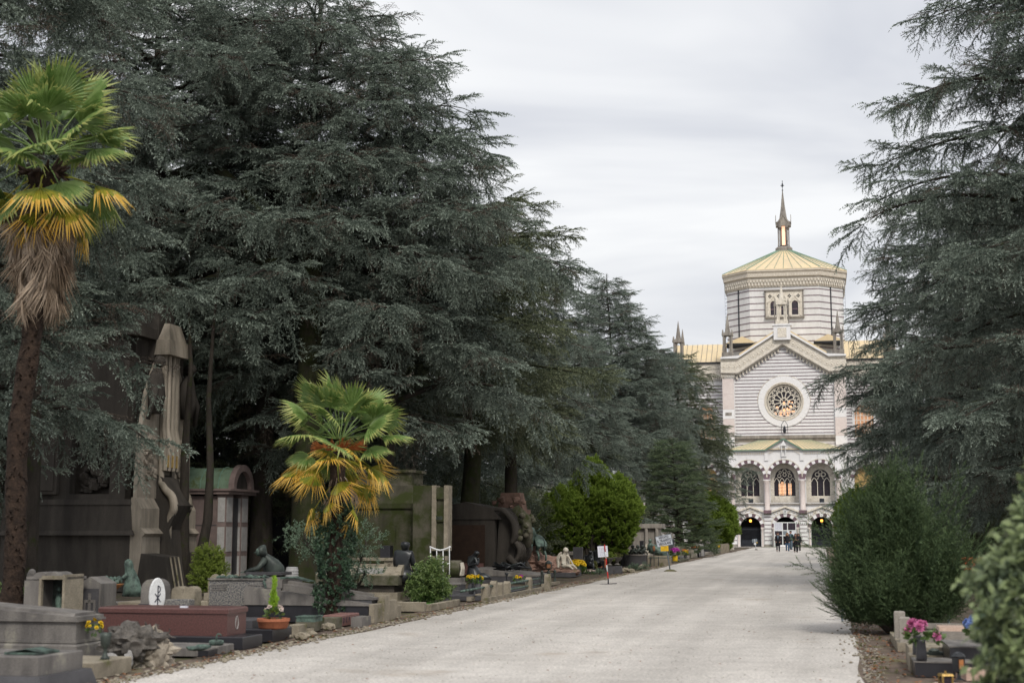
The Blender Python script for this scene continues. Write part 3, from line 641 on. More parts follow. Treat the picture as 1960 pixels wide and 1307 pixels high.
# porch: lower level
b = MB(); arch_wall(b, -7.0, 7.1, 0, 5.1, [(c, 1.26, 0, 2.35, 'round') for c in AC], 0, 1.2)
part(b, 'porch_lower_wall', M['marble'])
for x0, x1 in ((-7.0, -5.85), (-2.52, -1.68), (1.70, 2.58), (5.95, 7.1)):
    b = MB(); b.box(x0, x1, -0.14, 0.0, 0.25, 4.1); part(b, 'porch_pier', M['marble'])
    for i in range(7):
        z = 0.72+0.47*i
        q = MB(); q.box(x0-0.015, x1+0.015, -0.165, 0.0, z, z+0.085); part(q, 'dark_course', M['purple'])
    q = MB(); q.box(x0-0.06, x1+0.06, -0.22, 0, 0, 0.30); part(q, 'pier_base', M['greystone']); q = MB(); q.box(x0-0.05, x1+0.05, -0.2, 0, 3.85, 4.15); part(q, 'pier_capital', M['greystone'])
for c in AC:
    arch_ring(CH, c, 2.35, 1.26, 1.68, 11, -0.03, 0.4, 0.10)
    for s in (-1, 1):
        q = MB(); q.lathe([(0.13, 0), (0.13, 0.15), (0.10, 0.2), (0.095, 1.85), (0.13, 2.0), (0.17, 2.13)], 10, c+s*1.44, -0.10); q.box(c+s*1.44-0.18, c+s*1.44+0.18, -0.28, 0.0, 2.13, 2.32)
        smooth_angle(part(q, 'column', M['pink_stone']))
    q = MB()      # iron gate: bars and rails
    q.box(c-1.25, c+1.25, 0.62, 0.66, 0.1, 0.8); q.box(c-1.25, c+1.25, 0.60, 0.68, 2.05, 2.15)
    for i in range(17): x = c-1.13+i*0.141; q.box(x-0.022, x+0.022, 0.62, 0.66, 0, 2.35)
    part(q, 'iron_gate', M['iron'])
    q = MB(); q.box(c-1.45, c+1.45, 2.4, 2.45, 0, 4.2); part(q, 'dark_inner_doorway', M['void'])  # back sheet coloured near black, painting the unlit inside
q = MB(); q.box(-7, 7.1, 1.2, 2.4, 4.3, 4.4); q.box(-5.7, -5.6, 1.2, 2.4, 0, 4.3); q.box(5.6, 5.7, 1.2, 2.4, 0, 4.3); part(q, 'vestibule_shell', M['void'])  # vestibule walls carry the same painted shade
# low gables with carved spandrels over the doors
for c in AC:
    q = MB(); w = 2.02
    for s in (-1, 1):
        q.prism([(c, 4.72), (c, 4.95), (c+s*w, 4.18), (c+s*w, 3.98)], -0.26, 0, 'y')
    part(q, 'door_gable', M['marble_cream'])
    q = MB(); r_ = random.Random(int(c*10)+99)
    for i in range(46):
        x = r_.uniform(-1.8, 1.8); zt_ = 4.68-abs(x)*0.38; zb_ = 2.35+math.sqrt(max(0, 1.8**2-x*x)) if abs(x) < 1.8 else 2.4
        if zb_ > zt_-0.05 : continue
        z = r_.uniform(zb_, zt_); q.ball((c+x, -0.02, z), r_.uniform(0.06, 0.11), 1, 0.4, i)
    part(q, 'carved_spandrel', M['marble_cream'])
    q = MB(); q.prism([(c-0.1-0.06, 4.0), (c+0.16, 4.0), (c+0.13, 4.35), (c, 4.42), (c-0.13, 4.35)], -0.2, -0.05, 'y')
    if c == 0: part(q, 'keystone_shield', M['marble']); q = MB(); q.box(-0.03, 0.03, -0.23, -0.2, 4.05, 4.36); q.box(-0.09, 0.09, -0.235, -0.2, 4.2, 4.27); part(q, 'bronze_cross', M['bronze_g'])
# lamps in the side doorways
for c in (AC[0], AC[2]):
    q = MB(); q.lathe([(0.02, 0.2), (0.13, 0.14), (0.17, 0.0), (0.12, -0.13), (0.02, -0.17)], 12); r = q.build('lamp_globe', M['glow_lamp'], None, True)
    T_ = thing('hanging_lantern', 'glowing orange lantern hung in the %s doorway of the chapel' % ('left' if c < 0 else 'right'), 'lamp', O0+V*c+U*0.3+Vector((0, 0, 3.12)), group='lanterns in the chapel doorways')
    r.parent = T_; q = MB(); q.tube([(0, 0, 0.2), (0, 0, 0.52)], 0.012, 5); q.lathe([(0.10, 0.15), (0.03, 0.24)], 8); q.build('chain', M['iron'], T_)
# porch: upper level
b = MB(); ztp = lambda x: 11.75+max(0, 1.25-abs(x)*0.62)
arch_wall(b, -6.75, 7.1, 5.1, ztp, [(c, 1.72, 5.3, 8.4, 'round') for c in AC], 0, 0.9)
part(b, 'porch_upper_wall', M['marble'])
for c in AC: arch_ring(CH, c, 8.4, 1.72, 2.10, 15, -0.04, 0.5, 0.06)
for c in AC: q = MB(); q.box(c-0.25, c+0.25, -0.10, 0, 10.55, 11.05, tx=-0.03); part(q, 'keystone', M['marble'])
for x in (-6.3, -2.1, 2.15, 6.42):
    q = MB(); q.lathe([(0.38, 5.0-0.9), (0.38, 4.4), (0.33, 4.5), (0.31, 7.6), (0.36, 7.7), (0.42, 7.9), (0.44, 8.0)], 12, x, -0.30, rot=math.pi/12); smooth_angle(part(q, 'balcony_column', M['pink_stone']))
    q = MB(); q.box(x-0.46, x+0.46, -0.72, 0.0, 4.02, 4.40); part(q, 'column_base', M['purple'])
    q = MB(); q.box(x-0.46, x+0.46, -0.70, 0.0, 8.0, 8.1); q.box(x-0.36, x+0.36, -0.12, 0, 9.0, 11.6) if abs(x) > 3 else q.box(x-0.22, x+0.22, -0.12, 0, 10.4, 11.3); part(q, 'column_capital', M['marble'])
    q = MB(); q.box(x-0.36, x+0.36, -0.06, 0.0, 8.1, 8.42); part(q, 'purple_block', M['purple'])
# balcony back wall with tracery windows
for c in AC:
    nl = 4 if c == 0 else 3; hw = 1.28 if c == 0 else 1.12; zs_ = 8.35
    b = MB(); arch_wall(b, c-1.95, c+1.95, 5.1, 10.6, [(c, hw, 6.15, zs_, 'round')], 1.5, 1.8, seg=18); part(b, 'balcony_back_wall', M['marble_cream'])
    q = MB(); q.box(c-1.6, c+1.6, 1.95, 2.0, 5.6, 10.0); part(q, 'window_glass', M['winglass'])
    q = MB(); tbar = lambda x0, z0_, x1, z1_, w=0.075: q.prism([(x0-(z1_-z0_)/math.hypot(x1-x0, z1_-z0_)*w/2, z0_+(x1-x0)/math.hypot(x1-x0, z1_-z0_)*w/2), (x0+(z1_-z0_)/math.hypot(x1-x0, z1_-z0_)*w/2, z0_-(x1-x0)/math.hypot(x1-x0, z1_-z0_)*w/2), (x1+(z1_-z0_)/math.hypot(x1-x0, z1_-z0_)*w/2, z1_-(x1-x0)/math.hypot(x1-x0, z1_-z0_)*w/2), (x1-(z1_-z0_)/math.hypot(x1-x0, z1_-z0_)*w/2, z1_+(x1-x0)/math.hypot(x1-x0, z1_-z0_)*w/2)], 1.56, 1.68, 'y')
    def tcirc(cx, cz, r, w=0.07, n=12, a0=0.0, a1=6.2832):
        for k in range(n):
            a, e_ = a0+(a1-a0)*k/n, a0+(a1-a0)*(k+1)/n; tbar(cx+r*math.sin(a), cz+r*math.cos(a), cx+r*math.sin(e_), cz+r*math.cos(e_), w)
    tcirc(c, zs_, hw-0.04, 0.10, 16, -1.57, 1.57); lw = 2*hw/nl
    for i in range(nl):
        x = c-hw+lw*(i+0.5); zt = 7.85 if not (nl == 3 and i == 1) else 8.15
        for s_ in (-1, 1): tbar(x+s_*lw*0.47, zt, x+s_*lw*0.30, zt+0.28); tbar(x+s_*lw*0.30, zt+0.28, x, zt+0.52)
    for i in range(nl-1):
        x = c-hw+lw*(i+1); tcirc(x, 8.62 if nl == 4 and i != 1 else 8.75, 0.2 if nl == 4 else 0.24, 0.10)
    tcirc(c, 9.2 if nl == 4 else 9.05, 0.22, 0.10)
    if nl == 4: [tcirc(c+s_*0.52, 9.05, 0.15, 0.09) for s_ in (-1, 1)]
    part(q, 'window_tracery', M['marble_cream'])
    q = MB()
    for i in range(nl-1): q.box(c-hw+hw*2/nl*(i+1)-0.04, c-hw+hw*2/nl*(i+1)+0.04, 1.53, 1.62, 6.15, 7.9)
    part(q, 'window_mullion', M['marble_cream'])
    if c == 0:
        for k, (x, w) in enumerate(((-0.62, 0.13), (0.0, 0.11), (0.6, 0.2), (-0.3, 0.2))):
            q = MB(); q.prism([(x-w, 6.3), (x+w, 6.3), (x+w, 7.7), (x-w, 7.7)] if k != 3 else [(x-0.14, 6.25), (x+0.14, 6.25), (x+0.2, 7.1), (x+0.12, 7.9), (x-0.12, 7.9)], 1.90, 1.94, 'y'); part(q, 'lit_pane', M['glow_warm'])
        q = MB()
        for x in (-0.62, -0.3, 0.0, 0.6):
            for j in range(4): q.box(x-0.22, x+0.22, 1.86, 1.89, 6.4+j*0.38, 6.44+j*0.38)
            q.box(x-0.02, x+0.02, 1.86, 1.89, 6.2, 8.0)
        part(q, 'window_lattice', M['iron'])
    q = MB()
    for i in range(5): q.box(c-1.25+i*0.52, c-0.9+i*0.52, 1.44, 1.5, 5.35, 5.95)
    part(q, 'balcony_panel', M['marble_cream'])
    if c != 0: q = MB(); q.box(c-0.28+0.1, c+0.38, 0.4, 0.5, 5.12, 5.8); part(q, 'iron_grille', M['iron'])
q = MB(); q.box(-6.75, 7.1, -0.22, -0.001, 5.05, 5.22); part(q, 'balcony_ledge', M['greystone'])
q = MB(); q.box(-6.2, 6.6, 0.9, 3.9, 10.7, 10.8); q.box(-6.25, -6.15, 0.9, 3.9, 5.1, 10.7); q.box(6.45, 6.55, 0.9, 3.9, 5.1, 10.7); part(q, 'balcony_shell', M['marble_cream'])
q = MB()    # corbel frieze under the porch eave
for i in range(52):
    x = -6.7+i*0.266
    if abs(x) < 2.2: continue
    q.box(x, x+0.13, -0.12, 0, 11.2, 11.42)
for s in (-1, 1):
    for i in range(9): x = 0.55+i*0.19; z = 12.72-x*0.62; q.box(min(s*x, s*(x+.11)), max(s*x, s*(x+.11)), -0.1, 0, z-0.45, z-0.2)
part(q, 'porch_frieze', M['marble_cream'])
q = MB(); q.box(-0.3, 0.3, -0.25, -0.02, 10.9, 11.0); q.box(-0.28, -0.18, -0.25, -0.02, 11.0, 12.2); q.box(0.18, 0.28, -0.25, -0.02, 11.0, 12.2); q.prism([(-0.36, 12.2), (0.36, 12.2), (0, 12.9)], -0.3, -0.02, 'y'); part(q, 'gable_niche', M['marble'])
q = MB()
for s in (-1, 1): q.prism([(0, 12.98), (0, 13.14), (s*2.3, 11.71), (s*2.3, 11.56)], -0.35, 0.1, 'y')
q.box(-7.0, -2.3, -0.35, 0.1, 11.62, 11.74); q.box(2.3, 7.4, -0.35, 0.1, 11.62, 11.74)
part(q, 'porch_eave', M['verdigris'])
q = MB()   # hipped golden roof
z0, z1 = 11.76, 13.25
A = [(-7.0, -0.3, z0), (7.4, -0.3, z0), (7.4, 4.0, z0+0.1), (3.0, 4.0, z1), (-2.8, 4.0, z1), (-7.0, 4.0, z0+0.1)]
q.add(A, [(0, 1, 3, 4), (1, 2, 3), (0, 4, 5), (0, 5, 2, 1)]); q.add([(-2.35, -0.34, z0), (0, -0.34, 13.15), (2.35, -0.34, z0), (0, 3.6, 13.15)], [(0, 1, 3), (1, 2, 3)])
part(q, 'porch_roof', M['gold_roof'])
q = MB()
for i in range(27):
    x = -6.8+i*0.53; xt = x*0.41
    if abs(x) < 2.2: continue
    q.tube([(x, -0.3, z0+0.02), (xt, 4.0, z1+0.02)], 0.025, 4)
part(q, 'roof_seams', M['verdigris'])
# main front
FD = 4.0; SL = 0.60
def ztop_main(x): return 26.9-abs(x-0.0)*SL*1.0
b = MB(); arch_wall(b, -6.1, 6.3, 0, ztop_main, [(0.1, 2.25, 0, 18.0, 'circle')], FD, FD+1.0, seg=28)
part(b, 'front_wall', M['marble'])
ins = lambda x: 24.75-abs(x-0.1)*0.635
z = 14.0; i = 0
while z < 24.6:
    hw = min(6.05, (24.75-z)/0.635)
    segs = [(-hw+0.1, hw+0.1)]
    rr = 3.25
    if abs(z+0.04-18.0) < rr: h = math.sqrt(rr*rr-(z+0.04-18.0)**2); segs = [(-hw+0.1, 0.1-h), (0.1+h, hw+0.1)]
    for x0, x1 in segs:
        if x1-x0 > 0.15: q = MB(); q.box(x0, x1, FD-0.035, FD, z, z+0.088); part(q, 'dark_course', M['purple'])
    z += 0.42
for x0, x1 in ((-7.5, -6.1), (6.3, 7.7)):
    for j, (za, zb) in enumerate(((0, 13.6), (13.6, 15.9), (15.9, 17.1), (17.1, 19.0), (19.0, 21.0))):
        q = MB(); q.box(x0, x1, FD-0.35, FD+1, za, zb-0.015); part(q, 'pilaster_block', M['marble'] if j in (0, 2) else M['pink_stone'])
    q = MB(); q.box(x0+0.3, x1-0.3, FD-0.37, FD-0.35, 16.3, 16.7); part(q, 'carved_tablet', M['greystone']) if x0 < 0 else None
# rose window
RC = (0.1, 18.0)
def ring_pts(r, n, ph=0): return [(RC[0]+r*math.sin(2*math.pi*i/n+ph), RC[1]+r*math.cos(2*math.pi*i/n+ph)) for i in range(n)]
q = MB(); k = 40
for i in range(k):
    a0 = 2*math.pi*i/k; a1 = 2*math.pi*(i+1)/k
    def pp(r, a, d): return (RC[0]+r*math.sin(a), d, RC[1]+r*math.cos(a))
    q.add([pp(2.45, a0, FD-0.06), pp(3.2, a0, FD-0.06), pp(3.2, a1, FD-0.06), pp(2.45, a1, FD-0.06)], [(0, 1, 2, 3)]); q.add([pp(3.2, a0, FD-0.06), pp(3.2, a0, FD), pp(3.2, a1, FD), pp(3.2, a1, FD-0.06)], [(0, 1, 2, 3)])
ROSE = part(q, 'rose_window', M['marble'])
meb = MB(); st = 2*math.pi/28
b_ = MB(); vs = []
for a in (-st/2*0.97, st/2*0.97):
    for r in (2.46, 3.19):
        for d in (FD-0.085, FD-0.05): vs.append((r*math.sin(a), d, r*math.cos(a)))
b_.add(vs, [(0, 2, 6, 4), (0, 4, 5, 1), (2, 3, 7, 6), (0, 1, 3, 2), (4, 6, 7, 5)]); me1 = b_.mesh('ring_stone', M['marble'])
for i in range(28): inst('ring_stone', me1, ROSE, loc=(RC[0], 0, RC[1]), rot=(0, st*i, 0))
q = MB()
for rr_, w, d0 in ((2.36, 0.10, FD-0.16), (2.2, 0.07, FD-0.08), (2.02, 0.06, FD+0.16), (3.26, 0.06, FD-0.05)):
    n_ = 48; vs = []; fs = []
    for i in range(n_):
        a = 2*math.pi*i/n_; ww = w*(1+0.15*(i % 2))
        if rr_ > 3 and math.cos(a) < -0.1: ww = 0.01
        for r, d in ((rr_-ww, d0+w), (rr_, d0), (rr_+ww, d0+w)): vs.append((RC[0]+r*math.sin(a), d, RC[1]+r*math.cos(a)))
    for i in range(n_): o = 3*i; p_ = 3*((i+1) % n_); fs += [(o, o+1, p_+1, p_), (o+1, o+2, p_+2, p_+1)]
    q.add(vs, fs)
q.build('rope_moulding', M['marble_cream'], ROSE)
# tracery: stone bars on a dark glass disc
q = MB(); D0 = FD+0.25
def bar(x0, z0_, x1, z1_, w):
    dx_, dz_ = x1-x0, z1_-z0_; l_ = math.hypot(dx_, dz_) or 1; nx, nz_ = -dz_/l_*w/2, dx_/l_*w/2
    q.prism([(x0+nx, z0_+nz_), (x0-nx, z0_-nz_), (x1-nx, z1_-nz_), (x1+nx, z1_+nz_)], D0, D0+0.14, 'y')
def circ(cx, cz, r, w, n=14):
    for i in range(n):
        a, c_ = 2*math.pi*i/n, 2*math.pi*(i+1)/n; bar(cx+r*math.sin(a), cz+r*math.cos(a), cx+r*math.sin(c_), cz+r*math.cos(c_), w)
circ(*RC, 1.97, 0.14, 40); circ(*RC, 0.46, 0.13, 20)
for i in range(12):
    a = 2*math.pi*(i+0.5)/12; sa, ca = math.sin(a), math.cos(a)
    bar(RC[0]+0.5*sa, RC[1]+0.5*ca, RC[0]+1.28*sa, RC[1]+1.28*ca, 0.105)
    circ(RC[0]+1.58*sa, RC[1]+1.58*ca, 0.325, 0.095, 12)
    for j in range(4):
        b2 = a+math.pi/4+j*math.pi/2; bar(RC[0]+1.58*sa+0.30*math.sin(b2), RC[1]+1.58*ca+0.30*math.cos(b2), RC[0]+1.58*sa+0.12*math.sin(b2), RC[1]+1.58*ca+0.12*math.cos(b2), 0.09)
    a = 2*math.pi*i/12; sa, ca = math.sin(a), math.cos(a)
    for s in (-1, 1): bar(RC[0]+1.36*sa, RC[1]+1.36*ca, RC[0]+1.22*math.sin(a+s*0.24), RC[1]+1.22*math.cos(a+s*0.24), 0.09)
for j in range(4): b2 = math.pi/4+j*math.pi/2; bar(RC[0]+0.42*math.sin(b2), RC[1]+0.42*math.cos(b2), RC[0]+0.17*math.sin(b2), RC[1]+0.17*math.cos(b2), 0.13)
q.build('rose_tracery', M['marble_cream'], ROSE)
q = MB(); q.add([(x, FD+0.5, z) for x, z in ring_pts(2.24, 40)], [tuple(range(40))]); q.build('rose_glass', M['winglass'], ROSE)
q = MB(); rl = random.Random(3)   # panes through which lit arcades shine
for (x, z, rx, rz_) in ((-0.75, 17.25, 0.2, 0.2), (-0.35, 16.7, 0.2, 0.27), (0.1, 16.75, 0.2, 0.45), (0.5, 16.85, 0.13, 0.45), (0.75, 16.8, 0.15, 0.35), (-1.0, 16.55, 0.2, 0.2), (-0.35, 16.2, 0.3, 0.22), (0.55, 16.2, 0.3, 0.22), (1.2, 16.7, 0.25, 0.2), (0.9, 17.35, 0.18, 0.2), (1.1, 17.9, 0.1, 0.1), (0.1, 17.8, 0.15, 0.25), (0.75, 18.0, 0.14, 0.12), (1.45, 17.45, 0.1, 0.1), (0.6, 17.75, 0.09, 0.1)):
    q.add([(x+rx*math.cos(a), FD+0.48, z+rz_*math.sin(a)) for a in [math.pi*k/5 for k in range(10)]], [tuple(range(10))])
q.build('lit_glass', M['glow_warm'], ROSE)
# raking cornice with rosettes
for s in (-1, 1):
    q = MB(); xe = 7.75
    q.prism([(0.1, 25.0), (0.1, 27.0), (0.1+s*5.6, 23.5), (0.1+s*xe, 23.5), (0.1+s*xe, 21.6), (0.1+s*5.6, 21.45)], FD-0.45, FD-0.0, 'y')
    rake = part(q, 'raking_cornice', M['marble_cream'])
    q = MB(); q.prism([(0.1, 27.0), (0.1, 27.28), (0.1+s*5.4, 23.86), (0.1+s*xe, 23.72), (0.1+s*xe, 23.5), (0.1+s*5.6, 23.5)], FD-0.75, FD+0.6, 'y'); q.build('cornice_edge', M['marble'], rake)
    q = MB(); q.prism([(0.1, 27.3), (0.1, 27.5), (0.1+s*5.4, 24.1), (0.1+s*5.4, 23.88)], FD-0.6, FD+10, 'y'); q.build('golden_gable_roof', M['gold_roof'], rake)
    q = MB(); q.prism([(0.1, 25.1), (0.1, 25.22), (0.1+s*5.6, 21.67), (0.1+s*xe, 21.75), (0.1+s*xe, 21.63), (0.1+s*5.6, 21.53)], FD-0.6, FD-0.44, 'y'); q.build('cornice_bead', M['greystone'], rake)
    q = MB()
    for i in range(30): x = 0.25+i*0.185; z = 27.0-x*0.625; q.box(min(s*x, s*(x+.1))+.1, max(s*x, s*(x+.1))+.1, FD-0.62, FD-0.45, z-0.16, z)
    for i in range(11): x = 5.75+i*0.185; q.box(min(s*x, s*(x+.1))+.1, max(s*x, s*(x+.1))+.1, FD-0.62, FD-0.45, 23.3, 23.46)
    for i in range(14):
        x = 0.45+i*0.40; z = 25.0-x*0.635
        if x < 5.7: q.prism([(s*x+.1, z), (s*(x+0.3)+.1, z-0.16), (s*(x+0.12)+.1, z-0.55), (s*(x+0.02)+.1, z-0.5)], FD-0.25, FD, 'y')
    for i in range(7): x = 6.0+i*0.25; q.prism([(s*x+.1, 21.5), (s*(x+0.22)+.1, 21.5), (s*(x+0.11)+.1, 20.95)], FD-0.42, FD, 'y')
    q.build('cornice_dentils', M['marble_cream'], rake)
    q = MB(); q.lathe([(0.33, 0), (0.33, 0.04), (0.24, 0.05), (0.20, 0.0), (0.12, 0.02), (0.05, 0.09)], 10); mer = q.mesh('rosette', M['marble_cream'])
    for i in range(9): x = 0.75+i*0.58; inst('rosette', mer, rake, loc=(0.1+s*x, FD-0.45, 26.05-x*0.62), rot=(math.pi/2, 0, 0))
    for i in range(3): inst('rosette', mer, rake, loc=(0.1+s*(6.0+i*0.68), FD-0.45, 22.55), rot=(math.pi/2, 0, 0))
q = MB(); q.box(-0.95, 1.15, FD-0.9, FD+0.6, 25.7, 27.5); q.box(-1.1, 1.3, FD-1.0, FD+0.7, 27.5, 27.7); part(q, 'gable_pedestal', M['marble'])
q = MB(); q.box(-0.45, 0.65, FD-0.94, FD-0.9, 26.0, 27.2); part(q, 'pedestal_carving', M['marble_cream'])
q = MB(); q.box(-6.1, 6.3, FD-0.4, FD, 13.35, 13.75); q.box(-6.1, 6.3, FD-0.25, FD, 13.1, 13.35)
for i in range(60): q.box(-6.0+i*0.205, -5.9+i*0.205, FD-0.3, FD-0.25, 13.15, 13.3)
part(q, 'string_course', M['greystone'])
for zc in (12.2, 12.6): q = MB(); q.box(-6.1, 6.3, FD-0.02, FD, zc, zc+0.09); part(q, 'dark_course', M['purple'])
# ornate pinnacles
def pinnacle(name, a, d, z, w, h, tall=0.45, m='greystone', open_=True, bl=None):
    pr_ = MB(); hw = w/2; zb = z+0.1*h; zc = z+0.50*h
    pr_.box(a-hw*1.15, a+hw*1.15, d-hw*1.15, d+hw*1.15, z, zb)
    for sx in (-1, 1):
        for sy in (-1, 1): pr_.lathe([(hw*0.2, zb), (hw*0.16, zb+0.05), (hw*0.16, zc-0.05), (hw*0.24, zc)], 6, a+sx*hw*0.8, d+sy*hw*0.8)
    if open_:
        for sy in (-1, 1):
            arch_wall(pr_, a-hw*0.82, a+hw*0.82, zb, zc+hw*0.3, [(a, hw*0.38, zb, zc-hw*0.5, 'point')], d+sy*hw*0.7, d+sy*hw*0.5, seg=8)
    else: pr_.box(a-hw*0.7, a+hw*0.7, d-hw*0.6, d+hw*0.6, zb, zc)
    for sy in (-1, 1): pr_.prism([(a-hw*1.1, zc), (a+hw*1.1, zc), (a, zc+hw*1.3)], d+sy*hw*0.9-0.05, d+sy*hw*0.9+0.05, 'y')
    for sx in (-1, 1): pr_.prism([(d-hw*1.1, zc), (d+hw*1.1, zc), (d, zc+hw*1.3)], a+sx*hw*0.9-0.05, a+sx*hw*0.9+0.05, 'x')
    pr_.box(a-hw, a+hw, d-hw, d+hw, zc, zc+hw*0.35)
    pr_.lathe([(hw*0.72, zc+hw*0.3), (hw*0.5, zc+hw*1.0), (hw*0.07, z+h), (0.01, z+h*1.03)], 8, a, d)
    for sx in (-1, 1):
        for sy in (-1, 1): pr_.lathe([(hw*0.22, zc), (0.02, zc+hw*1.2)], 4, a+sx*hw*0.95, d+sy*hw*0.95)
    return part(pr_, name, M[m])
pinnacle('corner_pinnacle', -6.75, FD+0.1, 23.8, 1.25, 5.4); pinnacle('corner_pinnacle', 6.95, FD+0.1, 23.8, 1.25, 5.4)
pinnacle('gable_pinnacle', 0.1, FD-0.15, 27.7, 1.35, 5.0, m='marble_cream')
for sx in (-0.75, 0.95): q = MB(); q.lathe([(0.08, 27.7), (0.07, 29.9), (0.14, 30.0), (0.02, 30.9)], 6, sx, FD-0.9); part(q, 'pinnacle_colonnette', M['greystone'])
# side wings
WD = 7.0
for s in (-1, 1):
    a0, a1 = sorted((s*7.4, s*14.0)); cxw = s*9.9
    b = MB(); arch_wall(b, a0, a1, 0, 23.4, [(cxw, 1.15, 13.6, 16.6, 'round')] , WD, WD+0.8); part(b, 'wing_wall', M['marble'])
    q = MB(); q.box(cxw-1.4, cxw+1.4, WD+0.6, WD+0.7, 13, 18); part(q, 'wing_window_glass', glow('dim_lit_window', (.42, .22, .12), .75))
    q = MB()
    for k in range(-2, 3): q.box(cxw+k*0.45-0.06, cxw+k*0.45+0.06, WD+0.4, WD+0.5, 13.6, 17.4)
    for k in range(6): q.box(cxw-1.15, cxw+1.15, WD+0.4, WD+0.46, 13.9+k*0.6, 14.0+k*0.6)
    part(q, 'wing_window_tracery', M['marble_cream'])
    z = 7.4
    while z < 20.8:
        segs = [(a0, a1)] if not (13.4 < z < 17.9) else [(a0, cxw-1.45), (cxw+1.45, a1)]
        if z < 11.6: segs = [(a0, cxw-1.9), (cxw+1.9, a1)]
        for x0, x1 in segs: q = MB(); q.box(x0, x1, WD-0.035, WD, z, z+0.10); part(q, 'dark_course', M['purple'])
        z += 0.42
    q = MB(); q.box(a0, a1, WD-0.3, WD, 21.6, 23.3)
    for k in range(30): q.box(a0+0.2*k+0.05, a0+0.2*k+0.15, WD-0.42, WD-0.3, 22.6, 22.78)
    for k in range(26): q.prism([(a0+0.25*k, 21.6), (a0+0.25*k+0.22, 21.6), (a0+0.25*k+0.1, 21.0)], WD-0.25, WD, 'y')
    wc = part(q, 'wing_cornice', M['marble_cream'])
    for k in range(8): inst('rosette', mer, wc, loc=(a0+0.5+k*0.8, WD-0.3, 22.1), rot=(math.pi/2, 0, 0), scale=(0.8, 0.8, 0.8))
    q = MB(); q.box(a0-0.1, a1+0.2, WD-0.5, WD+0.2, 23.3, 23.5); part(q, 'wing_gutter', M['iron'])
    q = MB(); q.add([(a0, WD-0.4, 23.5), (a1+.1, WD-0.4, 23.5), (a1+.1, WD+3.6, 26.3), (a0, WD+3.6, 26.3), (a0, WD+7.2, 23.1), (a1, WD+7.2, 23.1)], [(0, 1, 2, 3), (3, 2, 5, 4)]); part(q, 'wing_roof', M['gold_roof'])
    q = MB()
    for k in range(10): x = a0+0.66*k+0.3; q.tube([(x, WD-0.4, 23.53), (x, WD+3.6, 26.33)], 0.03, 4)
    part(q, 'roof_seams', M['greystone'])
    q = MB(); q.box(a0+s*0, a1, WD+0.8, WD+7, 0, 23.0); part(q, 'wing_body', M['marble'])
    # lower arch beside the porch, golden vault inside
    b = MB(); arch_wall(b, cxw-2.2, cxw+2.0, 0, 11.6, [(cxw, 1.45, 5.4, 8.5, 'round')], WD-1.0, WD-0.1); part(b, 'side_arch_wall', M['marble'])
    q = MB(); q.box(cxw-1.6, cxw+1.6, WD-0.3, WD-0.2, 5, 10.2); part(q, 'golden_mosaic', mat('golden_mosaic', (0.62, 0.42, 0.17), (0.45, 0.30, 0.13), scale=6))
    b = MB(); vs = []
    arch_ring(CH, cxw, 8.5, 1.45, 1.95, 13, WD-1.06, WD-0.8)
    for i in range(8): q = MB(); q.box(cxw-2.2, cxw+2.0, WD-1.035, WD-1.0, 0.72+0.47*i, 0.805+0.47*i); part(q, 'dark_course', M['purple'])
    pinnacle('wing_pinnacle', s*13.3, WD+0.2, 23.5, 1.3, 5.4)
    pinnacle('wing_pinnacle', s*13.3, WD+6.2, 23.1, 1.3, 5.6)
q = MB(); q.box(-6.1, 6.3, FD+1, 36, 0, 23.0); part(q, 'nave_body', M['marble'])
# octagonal drum, golden roof, lantern and spire
DC = 21.5; FH = 4.55; HH = 7.75
def octo(f, h, z): return [(-f, -h, z), (f, -h, z), (h, -f, z), (h, f, z), (f, h, z), (-f, h, z), (-h, f, z), (-h, -f, z)]
def octring(mb, lv, mi=0):
    vs = []
    for f, h, z in lv: vs += [(x+0.25, y+DC, zz) for x, y, zz in octo(f, h, z)]
    fs = []
    for j in range(len(lv)-1):
        for k in range(8): a = j*8+k; c = j*8+(k+1) % 8; fs.append((a, c, c+8, a+8))
    mb.add(vs, fs, mi); return mb
q = MB(); octring(q, [(FH, HH, 22), (FH, HH, 35.6)]); part(q, 'drum_wall', M['drumstone'])
z = 24.2
while z < 34.0: q = MB(); octring(q, [(FH, HH, z), (FH+0.02, HH+0.035, z), (FH+0.02, HH+0.035, z+0.11), (FH, HH, z+0.11)]); part(q, 'drum_course', M['purple']); z += 0.87
q = MB(); octring(q, [(FH, HH, 34.2), (FH+0.08, HH+0.12, 34.25), (FH+0.10, HH+0.2, 35.5), (FH+0.2, HH+0.42, 35.6), (FH+0.22, HH+0.45, 36.2), (FH+0.28, HH+0.6, 36.3), (FH+0.28, HH+0.6, 36.5), (0.3, 0.5, 36.6)])
dfr = part(q, 'drum_frieze', mat('frieze_stone', (0.66, 0.60, 0.51), (0.56, 0.50, 0.42), scale=3, bump=0.05))  # toned darker than the arcading, recess shade put into the colour
q = MB(); cor = octo(FH+0.1, HH+0.2, 0)
